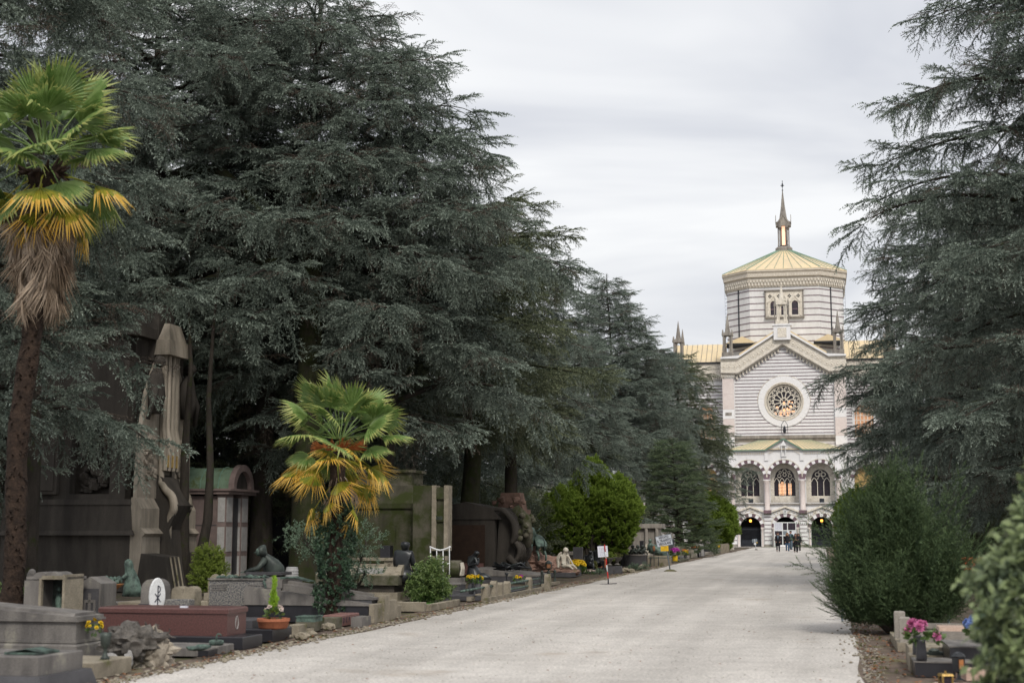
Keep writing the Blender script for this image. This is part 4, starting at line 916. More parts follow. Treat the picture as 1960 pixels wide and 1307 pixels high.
for k in range(8):
    A_, B_ = Vector(cor[k]), Vector(cor[(k+1) % 8]); ln = (B_-A_).length; nn = int(ln/0.42); dr = (B_-A_).normalized(); nrm = Vector((dr.y, -dr.x, 0))
    for i in range(nn):
        for (zz, hgt, o) in ((34.45, 0.4, 0.0), (34.92, 0.34, 0.5)):
            c_ = A_+dr*(ln*(i+0.25+o)/nn); p0 = c_-dr*0.10; p1 = c_+dr*0.10
            pts = [p0, p1, p1+nrm*0.13, p0+nrm*0.13]
            q.add([(p.x+0.25, p.y+DC, zz) for p in pts]+[(p.x+0.25, p.y+DC, zz+hgt) for p in pts], [(0, 1, 2, 3), (0, 4, 5, 1), (1, 5, 6, 2), (2, 6, 7, 3), (3, 7, 4, 0)])
    for i in range(nn*2):
        c_ = A_+dr*(ln*(i+0.5)/nn/2)+nrm*0.2; q.box(c_.x+0.20, c_.x+0.30, c_.y+DC-0.05, c_.y+DC+0.05, 35.7, 35.95)
q.build('frieze_arcading', M['marble_cream'], dfr)
q = MB(); octring(q, [(FH+0.34, HH+0.6, 36.52), (FH+0.3, HH+0.55, 36.65), (0.62, 1.05, 40.5)]); part(q, 'dome_roof', M['gold_roof'])
q = MB(); c0 = octo(FH+0.3, HH+0.55, 36.68); c1 = octo(0.62, 1.05, 40.53)
for k in range(8):
    A0, B0, A1, B1 = Vector(c0[k]), Vector(c0[(k+1) % 8]), Vector(c1[k]), Vector(c1[(k+1) % 8]); nn = 8 if k % 2 == 0 else 4
    for i in range(nn):
        t = i/nn; p0 = A0.lerp(B0, t); tt = 1.0; p1 = A1.lerp(B1, t)
        q.tube([(p0.x+.25, p0.y+DC, p0.z), (p1.x+.25, p1.y+DC, p1.z)], 0.07 if i == 0 else 0.032, 4)
part(q, 'roof_seams', M['verdigris'])
for s in (-1, 1):
    q = MB(); q.tube([(0.25+s*(FH+1.55), DC-HH+1.5, 27.3), (0.25+s*(FH+1.55), DC-HH+1.5, 35.3)], 0.10, 6); part(q, 'drain_pipe', M['iron'])
    q = MB(); x = 0.25+s*(FH+1.2); q.prism([(x-2.0, 26.6), (x+2.0, 26.6), (x-s*0.2, 27.5)], DC-HH-1.6, DC-HH+2.2, 'y'); part(q, 'stair_roof', M['gold_roof'])
    q = MB(); q.box(x-2.05, x+2.05, DC-HH-1.7, DC-HH+2.2, 26.4, 26.58); part(q, 'stair_eave', M['iron'])
    q = MB(); q.tube([(0.25+s*(HH+0.25), DC-FH-0.3, 25.5), (0.25+s*(HH+0.25), DC-FH-0.3, 36.9)], 0.02, 4)
    for i in range(22): q.box(0.25+s*(HH+0.1)-0.15, 0.25+s*(HH+0.1)+0.15, DC-FH-0.32, DC-FH-0.28, 25.8+i*0.5, 25.84+i*0.5)
    part(q, 'rung_ladder', M['steel'])
zf = DC-HH
b = MB(); ops = [(0.25-1.4+1.4*i, 0.42, 30.4, 31.9, 'round') for i in range(3)]
arch_wall(b, -2.15, 2.65, 30.2, 33.6, ops, zf-0.22, zf+0.02, seg=10); b.box(-2.15, 2.65, zf-0.21, zf, 33.6, 33.65); part(b, 'drum_window_frame', M['marble_cream'])
q = MB(); q.box(-2.35, 2.85, zf-0.4, zf, 33.65, 33.8); q.box(-2.35, 2.85, zf-0.4, zf, 30.0, 30.18); q.box(-2.3, -2.12, zf-0.3, zf, 30.2, 33.6); q.box(2.62, 2.8, zf-0.3, zf, 30.2, 33.6); part(q, 'drum_window_sill', M['greystone'])
q = MB(); q.box(-1.75, 2.25, zf-0.03, zf-0.005, 30.25, 32.5); part(q, 'drum_window_glass', M['winglass'])
q = MB()
for i in range(3):
    x = 0.25-1.4+1.4*i
    for s_ in (-1, 1): q.prism([(x+s_*0.62, 32.2), (x+s_*0.5, 32.2), (x, 32.95), (x, 33.15)], zf-0.32, zf-0.22, 'y')
for i in range(4): x = 0.25-2.1+1.4*i; q.lathe([(0.10, 30.3), (0.08, 32.0), (0.14, 32.15)], 6, x, zf-0.27)
part(q, 'drum_window_tracery', M['marble_cream'])
q = MB()
for i in range(4):
    x = 0.25-2.1+1.4*i+(0.25 if i == 0 else (-0.25 if i == 3 else 0))
    for k in range(4): a = k*math.pi/2; q.prism([(x+0.15*math.cos(a)+0.10*math.cos(t), 32.95+0.15*math.sin(a)+0.10*math.sin(t)) for t in [math.pi*j/3 for j in range(6)]], zf-0.235, zf-0.225, 'y')
part(q, 'tracery_shade_disc', M['void'])  # flat dark discs, shade of quatrefoil recesses put into colour
def lan(lv): return [(0.42*r, r, z) for r, z in lv]
q = MB(); octring(q, lan([(1.45, 41.1), (1.45, 41.75), (1.25, 41.9), (1.2, 42.0), (0.55, 42.05)])); part(q, 'lantern_base', M['greystone'])
q = MB(); octring(q, lan([(0.72, 42.0), (0.72, 45.3)]))
for k in range(4):
    a = k*math.pi/2+math.pi/4
    for o in (-0.2, 0.2): q.lathe([(0.13, 42.0), (0.09, 42.2), (0.09, 44.3), (0.14, 44.5)], 6, 0.25+1.08*math.cos(a+o), DC+1.08*math.sin(a+o))
lant = part(q, 'lantern', M['greystone'])
q = MB(); octring(q, lan([(1.0, 44.5), (1.3, 44.55), (1.3, 45.1), (0.9, 45.3)]))
for sy in (-1, 1): arch_wall(q, 0.25-0.8, 0.25+0.8, 44.3, lambda x: 46.0-abs(x-0.25)*0.9, [(0.25, 0.33, 44.3, 44.6, 'round')], DC+sy*1.32, DC+sy*1.2, seg=8); q.prism([(0.25-1.0, 45.0), (0.25-0.8, 44.9), (0.25, 45.85), (1.05, 44.9), (1.25, 45.0), (0.25, 46.15)], DC+sy*1.36-0.05, DC+sy*1.36+0.05, 'y')
for sx in (-1, 1): q.prism([(DC-1.0, 45.0), (DC+1.0, 45.0), (DC, 46.15)], 0.25+sx*1.3-0.05, 0.25+sx*1.3+0.05, 'x')
q.build('lantern_gables', M['greystone'], lant)
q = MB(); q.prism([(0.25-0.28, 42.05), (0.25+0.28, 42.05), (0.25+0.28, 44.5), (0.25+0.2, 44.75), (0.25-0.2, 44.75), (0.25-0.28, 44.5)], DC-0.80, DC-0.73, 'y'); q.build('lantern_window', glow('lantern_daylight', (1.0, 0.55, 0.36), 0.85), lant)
q = MB(); q.lathe([(1.05, 45.3), (0.95, 45.7), (0.42, 48.2), (0.44, 48.25), (0.09, 50.6)], 8, 0.25, DC, rot=math.pi/8); part(q, 'spire', M['greystone'])
q = MB(); q.ball((0.25, DC, 50.75), 0.16, 1); q.tube([(0.25, DC, 50.7), (0.25, DC, 53.0)], 0.05, 5); q.box(-0.05, 0.55, DC-0.05, DC+0.05, 51.75, 51.92); q.box(0.13, 0.37, DC-0.06, DC+0.06, 51.5, 52.3); part(q, 'spire_cross', M['iron'])
for o_ in list(CH.children):
    if o_.name.split('.')[0] in ('lantern_base', 'lantern', 'spire', 'spire_cross'):
        k_, za_, zb_ = {'lantern_base': (0.80, 0.9, 40.3-41.1*0.9), 'lantern': (0.80, 1.08, 40.3-41.1*1.08), 'spire': (0.60, 0.823, 7.52), 'spire_cross': (0.8, 0.62, 17.8)}[o_.name.split('.')[0]]
        o_.scale = (k_, k_, za_); o_.location = (0.25*(1-k_), DC*(1-k_), zb_)
# bell lantern bracket above the porch
q = MB()
for s in (-1, 1): q.tube([(0.1, FD-0.7, 15.6), (0.1+s*0.38, FD-0.7, 15.0), (0.1+s*0.38, FD-0.7, 13.9)], 0.035, 4)
q.lathe([(0.05, 14.9), (0.16, 14.6), (0.2, 14.2), (0.12, 14.0)], 8, 0.1, FD-0.7); q.tube([(0.1, FD-0.7, 14.2), (0.1, FD-0.05, 14.0)], 0.04, 4); part(q, 'iron_lantern_bracket', M['iron'])
# low galleries to both sides
for s in (-1, 1):
    Gt = thing('side_gallery', 'low white and pink striped gallery wing running %s from the chapel' % ('left' if s < 0 else 'right'), 'gallery', O0+U*6+V*(s*14.1), group='gallery wings of the chapel')
    x0, x1 = (-25.5, 0) if s < 0 else (0, 25.5)
    b = MB(); ops = [(x0+2.2+4.2*i, 0.65, 0.9, 2.5, 'flat') for i in range(6)]
    arch_wall(b, x0, x1, 0, 7.5, [(o[0], o[1], o[2], o[3], 'point') for o in ops], 0, 0.4, seg=8); b.box(x0, x1, 0.8, 9, 0, 7.5); b.build('gallery_wall', M['marble'], Gt)
    for o in ops: q = MB(); q.box(o[0]-0.8, o[0]+0.8, 0.3, 0.35, 0.5, 4); q.build('gallery_window', M['winglass'], Gt); q = MB(); q.box(o[0]-.03, o[0]+.03, 0.2, 0.25, 0.9, 3.4); q.box(o[0]-.6, o[0]+.6, 0.2, 0.25, 1.7, 1.76); q.build('window_bars', M['iron'], Gt)
    for i in range(14):
        z = 0.6+i*0.47
        segs = []; xx = x0
        for o in ops:
            if z < 3.7: segs.append((xx, o[0]-0.7)); xx = o[0]+0.7
        segs.append((xx, x1))
        for a, c in segs: q = MB(); q.box(a, c, -0.03, 0, z, z+0.09); q.build('pink_course', mat('rose_band_stone', (0.45, 0.27, 0.25), (0.38, 0.22, 0.21), scale=2, bump=0), Gt)
    q = MB(); q.box(x0, x1, -0.4, 9, 7.5, 7.9); q.build('gallery_cornice', M['marble_cream'], Gt)
# ---------------------------------------------------------------- figures
RAD = dict(pelvis=.145, waist=.125, chest=.155, neck=.055, head=.10, crown=.095, sh=.062, el=.045, wr=.032, hand=.036, hip=.095, knee=.062, ank=.042, toe=.035)
def skinned(name, pts, edges, rad, sub=1):
    me = bpy.data.meshes.new(name); me.from_pydata([tuple(p) for p in pts], edges, [])
    ob = bpy.data.objects.new(name, me); COL.objects.link(ob)
    bm = bmesh.new(); bm.from_mesh(me); ly = bm.verts.layers.skin.verify(); bm.verts.ensure_lookup_table()
    for v, r in zip(bm.verts, rad): v[ly].radius = (r, r) if not hasattr(r, '__len__') else r
    bm.verts[0][ly].use_root = True; bm.to_mesh(me); bm.free()
    m1 = ob.modifiers.new('skin', 'SKIN'); m2 = ob.modifiers.new('sub', 'SUBSURF'); m2.levels = sub; m2.render_levels = sub
    dg = bpy.context.evaluated_depsgraph_get(); out = bpy.data.meshes.new_from_object(ob.evaluated_get(dg))
    bpy.data.objects.remove(ob); out.name = name; out.polygons.foreach_set('use_smooth', [True]*len(out.polygons)); return out
def body(name, m, parent, J, k=1.0, R_=None, loc=(0, 0, 0), rot=(0, 0, 0), sub=1):
    """J: joint positions; right/left limbs as sh_r, el_r ...; one continuous surface"""
    r0 = dict(RAD); r0.update(R_ or {})
    order = ['pelvis', 'waist', 'chest', 'neck', 'head', 'crown']; ed = [(0, 1), (1, 2), (2, 3), (3, 4), (4, 5)]
    pts = [J[q] for q in order]; rad = [r0[q] for q in order]
    for s in ('r', 'l'):
        for chain, root in ((('sh', 'el', 'wr', 'hand'), 2), (('hip', 'knee', 'ank', 'toe'), 0)):
            prev = root
            for q in chain:
                if q+'_'+s not in J: break
                pts.append(J[q+'_'+s]); rad.append(r0[q]); ed.append((prev, len(pts)-1)); prev = len(pts)-1
    me = skinned(name, [Vector(p)*k for p in pts], ed, [r*k for r in rad], sub)
    me.materials.append(m); o = bpy.data.objects.new(name, me); COL.objects.link(o); o.parent = parent; o.location = loc; o.rotation_euler = rot
    return o
def fingers(mb, w, h, side, mi=0):
    w = Vector(w); h = Vector(h); d = (h-w).normalized(); a = d.cross(Vector((0, 1, 0)))
    a = a.normalized() if a.length > 0.1 else Vector((1, 0, 0))
    for i, l in enumerate((0.062, 0.072, 0.068, 0.055)):
        p = h+a*(i-1.5)*0.019; mb.tube([p, p+d*l*0.55, p+d*l*0.9+Vector((0, -0.02, 0))], [0.009, 0.008, 0.006], 5, mi)
    p = w+d*0.03; mb.tube([p, p+a*side*0.035+d*0.03, p+a*side*0.045+d*0.06], [0.011, 0.009, 0.007], 5, mi)
def STAND(step=0.0, arm='side', h=1.0):
    J = dict(pelvis=(0, 0, .92), waist=(0, 0, 1.08), chest=(0, .01, 1.28), neck=(0, 0, 1.46), head=(0, -.015, 1.57), crown=(0, -.005, 1.66))
    for s, q in ((1, 'r'), (-1, 'l')):
        f = step*s
        J['sh_'+q] = (s*.175, .01, 1.38); J['hip_'+q] = (s*.09, 0, .86); J['knee_'+q] = (s*.10, -.10*f-.02, .48); J['ank_'+q] = (s*.10, -.22*f+.03, .085+(.05 if f < 0 else 0)); J['toe_'+q] = (s*.11, -.22*f-.11, .035)
        if arm == 'side': J['el_'+q] = (s*.24, .05, 1.10); J['wr_'+q] = (s*.25, -.02, .86); J['hand_'+q] = (s*.25, -.04, .78)
        elif arm == 'pocket': J['el_'+q] = (s*.27, .06, 1.10); J['wr_'+q] = (s*.20, -.09, .92); J['hand_'+q] = (s*.17, -.12, .87)
        elif arm == 'front': J['el_'+q] = (s*.25, .02, 1.10); J['wr_'+q] = (s*.11, -.20, 1.10); J['hand_'+q] = (s*.05, -.23, 1.13)
    return J
def person(label, px, py, h, faceaz, legs, coat, hair, arm, hem, step=0.3, longhair=True, scarf=None, group='visitors walking on the path', shoes='rubber', flare=1.0):
    root = thing('person', label, 'person', G(px, py), faceaz, group); k = h/1.72; J = STAND(step, arm)
    b = body('body', M['skin'], root, J, k, dict(chest=.105, waist=.09, pelvis=.10, sh=.045, el=.034, hip=.075, knee=.05))
    fb = MB(); 
    for s, q in ((1, 'r'), (-1, 'l')): fingers(fb, Vector(J['wr_'+q])*k, Vector(J['hand_'+q])*k, -s)
    fb.build('hands', M['skin'], root, True)
    f = MB(); f.ball((0, -.108*k, 1.565*k), .017*k, 1, sq=(.8, 1, 1.3))
    for s in (-1, 1): f.ball((s*.035*k, -.098*k, 1.59*k), .015*k, 1, mi=1); f.ball((s*.102*k, -.005*k, 1.575*k), .028*k, 1, sq=(.5, .8, 1.2))
    f.box(-.03*k, .03*k, -.104*k, -.09*k, 1.522*k, 1.534*k, 2); f.build('face', [M['skin'], M['ink'], M['petal_r']], root, True)
    hb = MB()
    hb.loft([(0, .03*k, 1.60*k, .112*k, .10*k), (0, .02*k, 1.66*k, .105*k, .108*k), (0, .01*k, 1.72*k, .075*k, .085*k), (0, .01*k, 1.745*k, .02*k, .03*k)], 12)
    if longhair: hb.loft([(0, .065*k, 1.30*k, .15*k, .05*k), (0, .07*k, 1.42*k, .155*k, .075*k), (0, .055*k, 1.55*k, .135*k, .085*k), (0, .03*k, 1.66*k, .118*k, .10*k), (0, .02*k, 1.73*k, .05*k, .05*k)], 14, fold=.07, folds=5)
    if longhair:
        for s in (-1, 1): hb.loft([(s*.11*k, -.05*k, 1.32*k, .03*k, .03*k), (s*.12*k, -.03*k, 1.45*k, .035*k, .04*k), (s*.10*k, -.02*k, 1.6*k, .03*k, .05*k)], 8)
    hb.build('hair', M[hair], root, True)
    # trousers
    for s, q in ((1, 'r'), (-1, 'l')):
        hp, kn, an, to = [Vector(J[c+'_'+q])*k for c in ('hip', 'knee', 'ank', 'toe')]; t = MB()
        t.tube([hp+Vector((0, 0, .06*k)), hp.lerp(kn, .5), kn, kn.lerp(an, .6), an+Vector((0, 0, .0))], [.108*k, .092*k, .074*k*flare, .064*k*flare, .060*k*flare*1.1], 10); t.build('trouser_leg', M[legs], root, True)
        sh = MB(); sh.loft([(an.x, (an.y+to.y)/2-.01, max(0.0, to.z-.036*k), .048*k, .135*k), (an.x, (an.y+to.y)/2-.01, to.z+.0, .046*k, .13*k), (an.x, an.y-.02, to.z+.05*k, .04*k, .06*k)], 10); sh.build('shoe', M[shoes], root, True)
    ct = MB(); secs = [(0, .0, hem*k, .20*k, .15*k), (0, 0, .95*k if hem < .9 else (hem+.05)*k, .185*k, .14*k), (0, 0, 1.10*k, .165*k, .125*k), (0, .01*k, 1.28*k, .195*k, .135*k), (0, .01*k, 1.40*k, .19*k, .115*k), (0, .0, 1.47*k, .09*k, .08*k), (0, .0, 1.49*k, .07*k, .07*k)]
    ct.loft(secs, 16, fold=.02, folds=4)
    for s, q in ((1, 'r'), (-1, 'l')):
        a, e_, w = [Vector(J[c+'_'+q])*k for c in ('sh', 'el', 'wr')]; ct.tube([a-Vector((s*.03*k, 0, -.01*k)), a, a.lerp(e_, .5), e_, w], [.06*k, .078*k, .068*k, .062*k, .052*k], 9)
    ct.build('coat', M[coat], root, True)
    if scarf: sb = MB(); sb.loft([(0, -.10*k, 1.12*k, .05*k, .03*k), (0, -.12*k, 1.3*k, .06*k, .03*k), (0, -.05*k, 1.42*k, .09*k, .08*k), (0, -.01*k, 1.48*k, .075*k, .075*k)], 10, fold=.05); sb.build('scarf', M[scarf], root, True)
    return root
person('curly haired woman in a knee length black puffer coat, hands in pockets, walking alone', 1489.5, 1055.5, 1.68, -PH, 'blackcloth', 'blackcloth', 'hairbrown', 'pocket', .50, .15, scarf='denimgrey')
person('woman with long blond hair, hip length black jacket and blue jeans', 1507.5, 1056.0, 1.66, -PH, 'denim', 'blackcloth', 'hairblond', 'pocket', .82, .5, shoes='white')
person('tall short haired man in dark teal jacket walking behind the blond woman', 1514.0, 1053.6, 1.84, -PH-.4, 'denimgrey', 'tealcloth', 'hairdark', 'side', .88, .4, longhair=False, shoes='white', scarf='denimgrey')
person('woman in black with wide trousers and brown scarf, holding something at her waist', 1523.5, 1057.0, 1.60, -PH+.1, 'blackcloth', 'blackcloth', 'hairbrown', 'front', .86, .35, scarf='scarf', flare=1.35)
person('dark haired woman in long black coat half hidden behind the woman with brown scarf', 1529.0, 1055.2, 1.60, -PH+.2, 'blackcloth', 'blackcloth', 'hairdark', 'side', .62, .3, shoes='white', flare=1.2)
# ---------------------------------------------------------------- signs on the path
def text(s, size, m, parent, loc, rot, name='lettering', align='CENTER', xs=1.0, depth=0.001):
    c = bpy.data.curves.new(name, 'FONT'); c.body = s; c.size = size; c.align_x = align; c.align_y = 'CENTER'; c.extrude = depth; c.offset = size*0.035
    o = bpy.data.objects.new(name, c); COL.objects.link(o); dg = bpy.context.evaluated_depsgraph_get(); me = bpy.data.meshes.new_from_object(o.evaluated_get(dg)); bpy.data.objects.remove(o)
    me.materials.clear(); me.materials.append(m); o = bpy.data.objects.new(name, me); COL.objects.link(o); o.parent = parent; o.location = loc; o.rotation_euler = rot; o.scale = (xs, 1, 1); return o
T = thing('sign', 'tilted grey sign reading VIETATO IL TRANSITO VEICOLARE with a yellow notice below', 'sign', G(1283, 1093), -0.05)
lean = R(-8.5)
piv = bpy.data.objects.new('pole', None); bpy.data.objects.remove(piv)
def rot2(x, z): return (x*math.cos(-lean)-z*math.sin(-lean), z*math.cos(-lean)+x*math.sin(-lean))
q = MB(); a = rot2(0, 1.52); q.tube([(0, 0, 0), (a[0], 0, a[1])], 0.028, 10); q.build('pole', M['steel'], T, True)
q = MB(); q.lathe([(0.28, -0.01), (0.26, 0.03), (0.17, 0.07), (0.06, 0.09)], 18); q.build('concrete_foot', mat('mossy_foot', (0.16, 0.14, 0.08), (0.10, 0.10, 0.045), scale=9), T)
brd = R(-11.5)
cb_ = Vector((-0.245, -0.05, 1.30))
q = MB(); q.box(-0.335, 0.335, -0.012, 0.012, -0.225, 0.225); bd = q.build('board', M['signgrey'], T, loc=cb_, rot=(0, brd, 0))
q = MB()
for x0, x1, z0_, z1_ in ((-.345, .345, .215, .235), (-.345, .345, -.235, -.215), (-.345, -.325, -.215, .215), (.325, .345, -.215, .215)): q.box(x0, x1, -0.02, 0.014, z0_, z1_)
q.build('frame', M['steel'], bd)
for s_, z_ in (('VIETATO', .13), ('IL TRANSITO', 0.0), ('VEICOLARE', -.13)): text(s_, 0.14, M['ink'], bd, (0, -0.0135, z_), (math.pi/2, 0, 0), xs=0.74)
q = MB(); q.box(-0.165, 0.165, -0.008, 0.008, -0.115, 0.115); nb = q.build('yellow_notice', M['yellow'], T, loc=(-0.235, -0.06, 0.97), rot=(0, R(-2), 0))
q = MB(); q.box(-0.02, 0.11, -0.011, -0.008, 0.02, 0.045); q.box(-0.11, 0.11, -0.0105, -0.008, -0.03, -0.022); q.build('printed_lines', mat('ochre_print', (0.5, 0.25, 0.02), (0.45, 0.22, 0.02), bump=0), nb)
T = thing('warning_post', 'red and white striped post on a flat black base with a white paper sheet', 'post', G(1164.5, 1117.5), 0.0); T.scale = (.62, .62, .62)
q = MB(); q.box(-0.43, 0.43, -0.06, 0.06, 0, 0.035); q.build('base', M['rubber'], T, rot=(0, R(-3), 0.05))
q = MB(); q.tube([(0, 0, 0.03), (-0.012, 0, 0.29)], 0.034, 10); q.build('socket', M['rubber'], T, True)
zz = [0.29, 0.60, 0.95, 1.27, 1.53, 1.62+0.16, 1.98]
for i in range(5):
    q = MB(); z0_, z1_ = 0.29+i*0.34, 0.29+(i+1)*0.34; q.tube([(-0.012-(z0_-.29)*.10, 0, z0_), (-0.012-(z1_-.29)*.10, 0, z1_)], 0.029, 10); q.build('stripe_segment', M['red' if i % 2 == 0 else 'white'], T, True)
q = MB(); q.ball((-0.182, 0, 1.99), 0.03, 1); q.build('cap', M['red'], T, True)
q = MB(); q.box(-0.26, 0.26, -0.004, 0.004, -0.28, 0.28); sh_ = q.build('paper_sheet', M['paper'], T, loc=(-0.27, 0.045, 1.66), rot=(0, R(-4), 0))
q = MB(); rr = random.Random(4)
for i in range(6):
    x = -0.17
    while x < 0.15: w = rr.uniform(0.03, 0.09); q.box(x, x+w, -0.007, -0.004, 0.17-i*0.07, 0.19-i*0.07); x += w+0.025
q.build('faded_print', M['inkpale'], sh_)
T = thing('sign', 'distant grey sign seen from behind on a thin leaning pole before the left doorway', 'sign', G(1447.5, 1052.2), 0.0)
q = MB(); q.tube([(0, 0, 0), (-0.16, 0, 1.05)], 0.03, 8); q.build('pole', M['signgrey'], T, True); q = MB(); q.lathe([(0.16, 0), (0.14, 0.06), (0.05, 0.09)], 12); q.build('foot', M['dirt'], T)
q = MB(); q.box(-0.25, 0.25, -0.01, 0.01, -0.17, 0.17); q.build('board', M['steel'], T, loc=(-0.13, 0.04, 0.90), rot=(0, -.08, 0)); q = MB(); q.box(-.06, .06, -.01, .01, -.04, .04); q.build('yellow_tag', M['yellow'], T, loc=(0.08, 0.02, 0.72)); q = MB(); q.box(-.12, .1, -.01, .01, -.08, .08); q.build('white_notice', M['white'], T, loc=(-0.1, -0.03, 0.60), rot=(0, -.1, 0))
# notice board in the middle doorway, urns, lawn strips
T = thing('notice_board', 'white framed notice board with several panes in the middle doorway', 'notice board', O0-U*1.5+V*0.05)
q = MB()
for x in (-1.35, -0.38, 0.22, 1.2): q.box(x-0.05, x+0.05, -0.05, 0.05, 0.0 if abs(x) > .3 else .9, 2.95)
for z_ in (2.9, 1.95, 1.35): q.box(-1.35, 1.2, -0.045, 0.045, z_-0.05, z_+0.05)
q.build('frame', M['white'], T)
for (x0, x1, z0_, z1_, m) in ((-1.3, -.43, 2.0, 2.85, 'paper'), (-.33, .17, 2.0, 2.85, 'winglass'), (.27, 1.15, 2.0, 2.85, 'winglass'), (.27, 1.15, .9, 1.9, 'paper'), (-1.3, -.43, 1.4, 1.9, 'winglass'), (-.33, .17, 1.4, 1.9, 'steel'), (-1.3, -.43, .5, 1.3, 'winglass')):
    q = MB(); q.box(x0, x1, -0.02, 0.02, z0_, z1_); q.build('pane', M[m], T)
q = MB()
for i in range(7):
    for j in range(4): q.box(-1.22+j*.2, -1.08+j*.2, -.03, -.02, 2.08+i*.11, 2.11+i*.11)
q.build('printed_lines', M['inkpale'], T)
urn = thing('stone_urn', 'mossy stone urn on a pedestal before the left doorway', 'urn', G(1440.5, 1043.8), 0, 'urns before the chapel doors')
q = MB(); q.lathe([(0.25, 0), (0.25, 0.1), (0.14, 0.2), (0.13, 0.55), (0.2, 0.62), (0.42, 0.85), (0.46, 0.98), (0.40, 1.0)], 14); q.build('pedestal_bowl', M['stone'], urn, True)
u2 = copy_tree(urn); u2.location = G(1573.5, 1043.8); u2['label'] = 'pale stone urn on a pedestal before the right doorway'
b = MB(); b.add([tuple(O0-U*3.2+V*x+Vector((0, 0, 0.012))) for x in (-2.9, 4.3)]+[tuple(O0-U*0.9+V*x+Vector((0, 0, 0.012))) for x in (4.3, -2.9)], [(0, 1, 2, 3)]); b.build('lawn', M['lawn'], kind='structure')
T = thing('marble_slab', 'low white marble slab lying on the lawn strip before the middle door', 'slab', O0-U*3.4+V*-0.1); q = MB(); q.bbox(-1.0, 0.7, -.5, .5, 0, .25); q.build('slab', M['marble'], T)
# ---------------------------------------------------------------- flowers and pots
def blooms(parent, c, n, r, ball_r, m, seed=0, sq=0.6, leaf=True, name='flower_heads'):
    rd = random.Random(seed); q = MB(); lf = Tri()
    for i in range(n):
        d = rvec(rd); p = Vector((c[0]+d.x*r, c[1]+d.y*r, c[2]+abs(d.z)*r*sq)); T2 = ball_r*rd.uniform(.7, 1.2)
        # each head: a disc of petals round a small core
        nrm = (d+Vector((0, -.5, .8))).normalized(); x = nrm.cross(Vector((0, 0, 1))+rvec(rd)*.3).normalized(); y = nrm.cross(x)
        for ring, (rr2, lift) in enumerate(((1.0, .1), (.7, .45), (.38, .7))):
            k = 9-ring*2
            for j in range(k):
                a = 2*math.pi*(j+ring*.5)/k; e_ = (x*math.cos(a)+y*math.sin(a)); t = e_.cross(nrm)
                o = len(q.v); q.v += [tuple(p), tuple(p+e_*T2*rr2*.6+t*T2*.28+nrm*T2*lift*.7), tuple(p+e_*T2*rr2+nrm*T2*lift), tuple(p+e_*T2*rr2*.6-t*T2*.28+nrm*T2*lift*.7)]; q.f.append((o, o+1, o+2, o+3)); q.m.append(0)
    q.build(name, M[m], parent)
    if leaf:
        for i in range(n*6):
            d = rvec(rd); p = Vector((c[0]+d.x*r*.8, c[1]+d.y*r*.8, c[2]-r*.35+d.z*r*.45)); dd = (d+Vector((0, 0, .4))).normalized(); lf.leaf(p, dd, dd.cross(rvec(rd)), ball_r*1.6, ball_r*.45, 0, .5)
        me = lf.mesh('leaves', L_LAUREL); o = bpy.data.objects.new('leaves', me); COL.objects.link(o); o.parent = parent; o['kind'] = 'stuff'
def potted(name, label, cat, loc, pot_prof, potm, petal, n, r, br, zc, seed=0, group=None, extra=None):
    T = thing(name, label, cat, loc, 0, group)
    if pot_prof: q = MB(); q.lathe(pot_prof, 18); smooth_angle(q.build('pot', M[potm], T), 50)
    if n: blooms(T, (0, 0, zc), n, r, br, petal, seed)
    return T
def tomb(name, label, cat, px, py, parts, z=0.0, rz=-PH, group=None):
    """corner nearest the camera at that ground point; local x runs towards the path, y away from the camera"""
    T = thing(name, label, cat, G(px, py, z), rz, group)
    for nm, m, boxes in parts:
        q = MB()
        for bx in boxes:
            kw = bx[6] if len(bx) > 6 else {}
            if kw.get('b'): q.bbox(*bx[:6], b=kw['b'])
            else: q.box(*bx[:6], **{k_: v for k_, v in kw.items() if k_ != 'b'})
        q.build(nm, M[m], T)
    return T
# ---------------------------------------------------------------- graves, left side, from the camera outwards
T = tomb('low_grave', 'low dark stepped grave slab with a bronze book at the bottom left', 'grave', 78, 1330, [
    ('base_step', 'granite_d', [(-2.2, 0, 0, 1.15, 0, .17, dict(tx=.05, ty=.05)), (-2.3, -0.62, -.6, -.05, 0, .14)]), ('slab', 'granite_g', [(-2.2, -.13, .15, 1.05, .17, .36, dict(b=.01))])])
q = MB(); q.box(-.62, -.22, .32, .72, .365, .385); q.add([(-.6, .35, .39), (-.42, .35, .42), (-.42, .70, .42), (-.6, .70, .39), (-.24, .35, .39), (-.24, .70, .39)], [(0, 1, 2, 3), (1, 4, 5, 2)]); q.build('bronze_book', M['bronze_g'], T)
T = tomb('sarcophagus', 'large grey stone sarcophagus with a sloping moulded lid at the left edge', 'sarcophagus', 146, 1268, [
    ('plinth', 'granite_g', [(-3, 0, 0, .75, 0, .20), (-3, -.01, .01, .74, .20, .225, dict(tx=.03, ty=.03))]),
    ('chest', 'granite_g', [(-3, -.05, .05, .70, .225, .50)]), ('lower_moulding', 'granite_g', [(-3, -.03, .03, .72, .235, .265)]),
    ('lid', 'granite_g', [(-3, -.01, .01, .74, .50, .525), (-3, -.03, .03, .72, .526, .56, dict(dz=.22)), (-3, -.10, .08, .66, .561, .60, dict(dz=.22, ty=.03))])])
q = MB(); q.add([(-2.2, .15, .752), (-1.0, .15, .672), (-1.0, .35, .672), (-2.2, .35, .752)], [(0, 1, 2, 3)]); 
T = tomb('vase_plinth', 'low buff stone plinth carrying a bronze goblet beside the path', 'plinth', 178, 1300, [('block', 'stone', [(-.75, 0, 0, .9, 0, .18, dict(b=.01))])])
T = thing('bronze_goblet', 'slim green bronze goblet standing on the low buff plinth', 'vase', G(201, 1261, .18), 0)
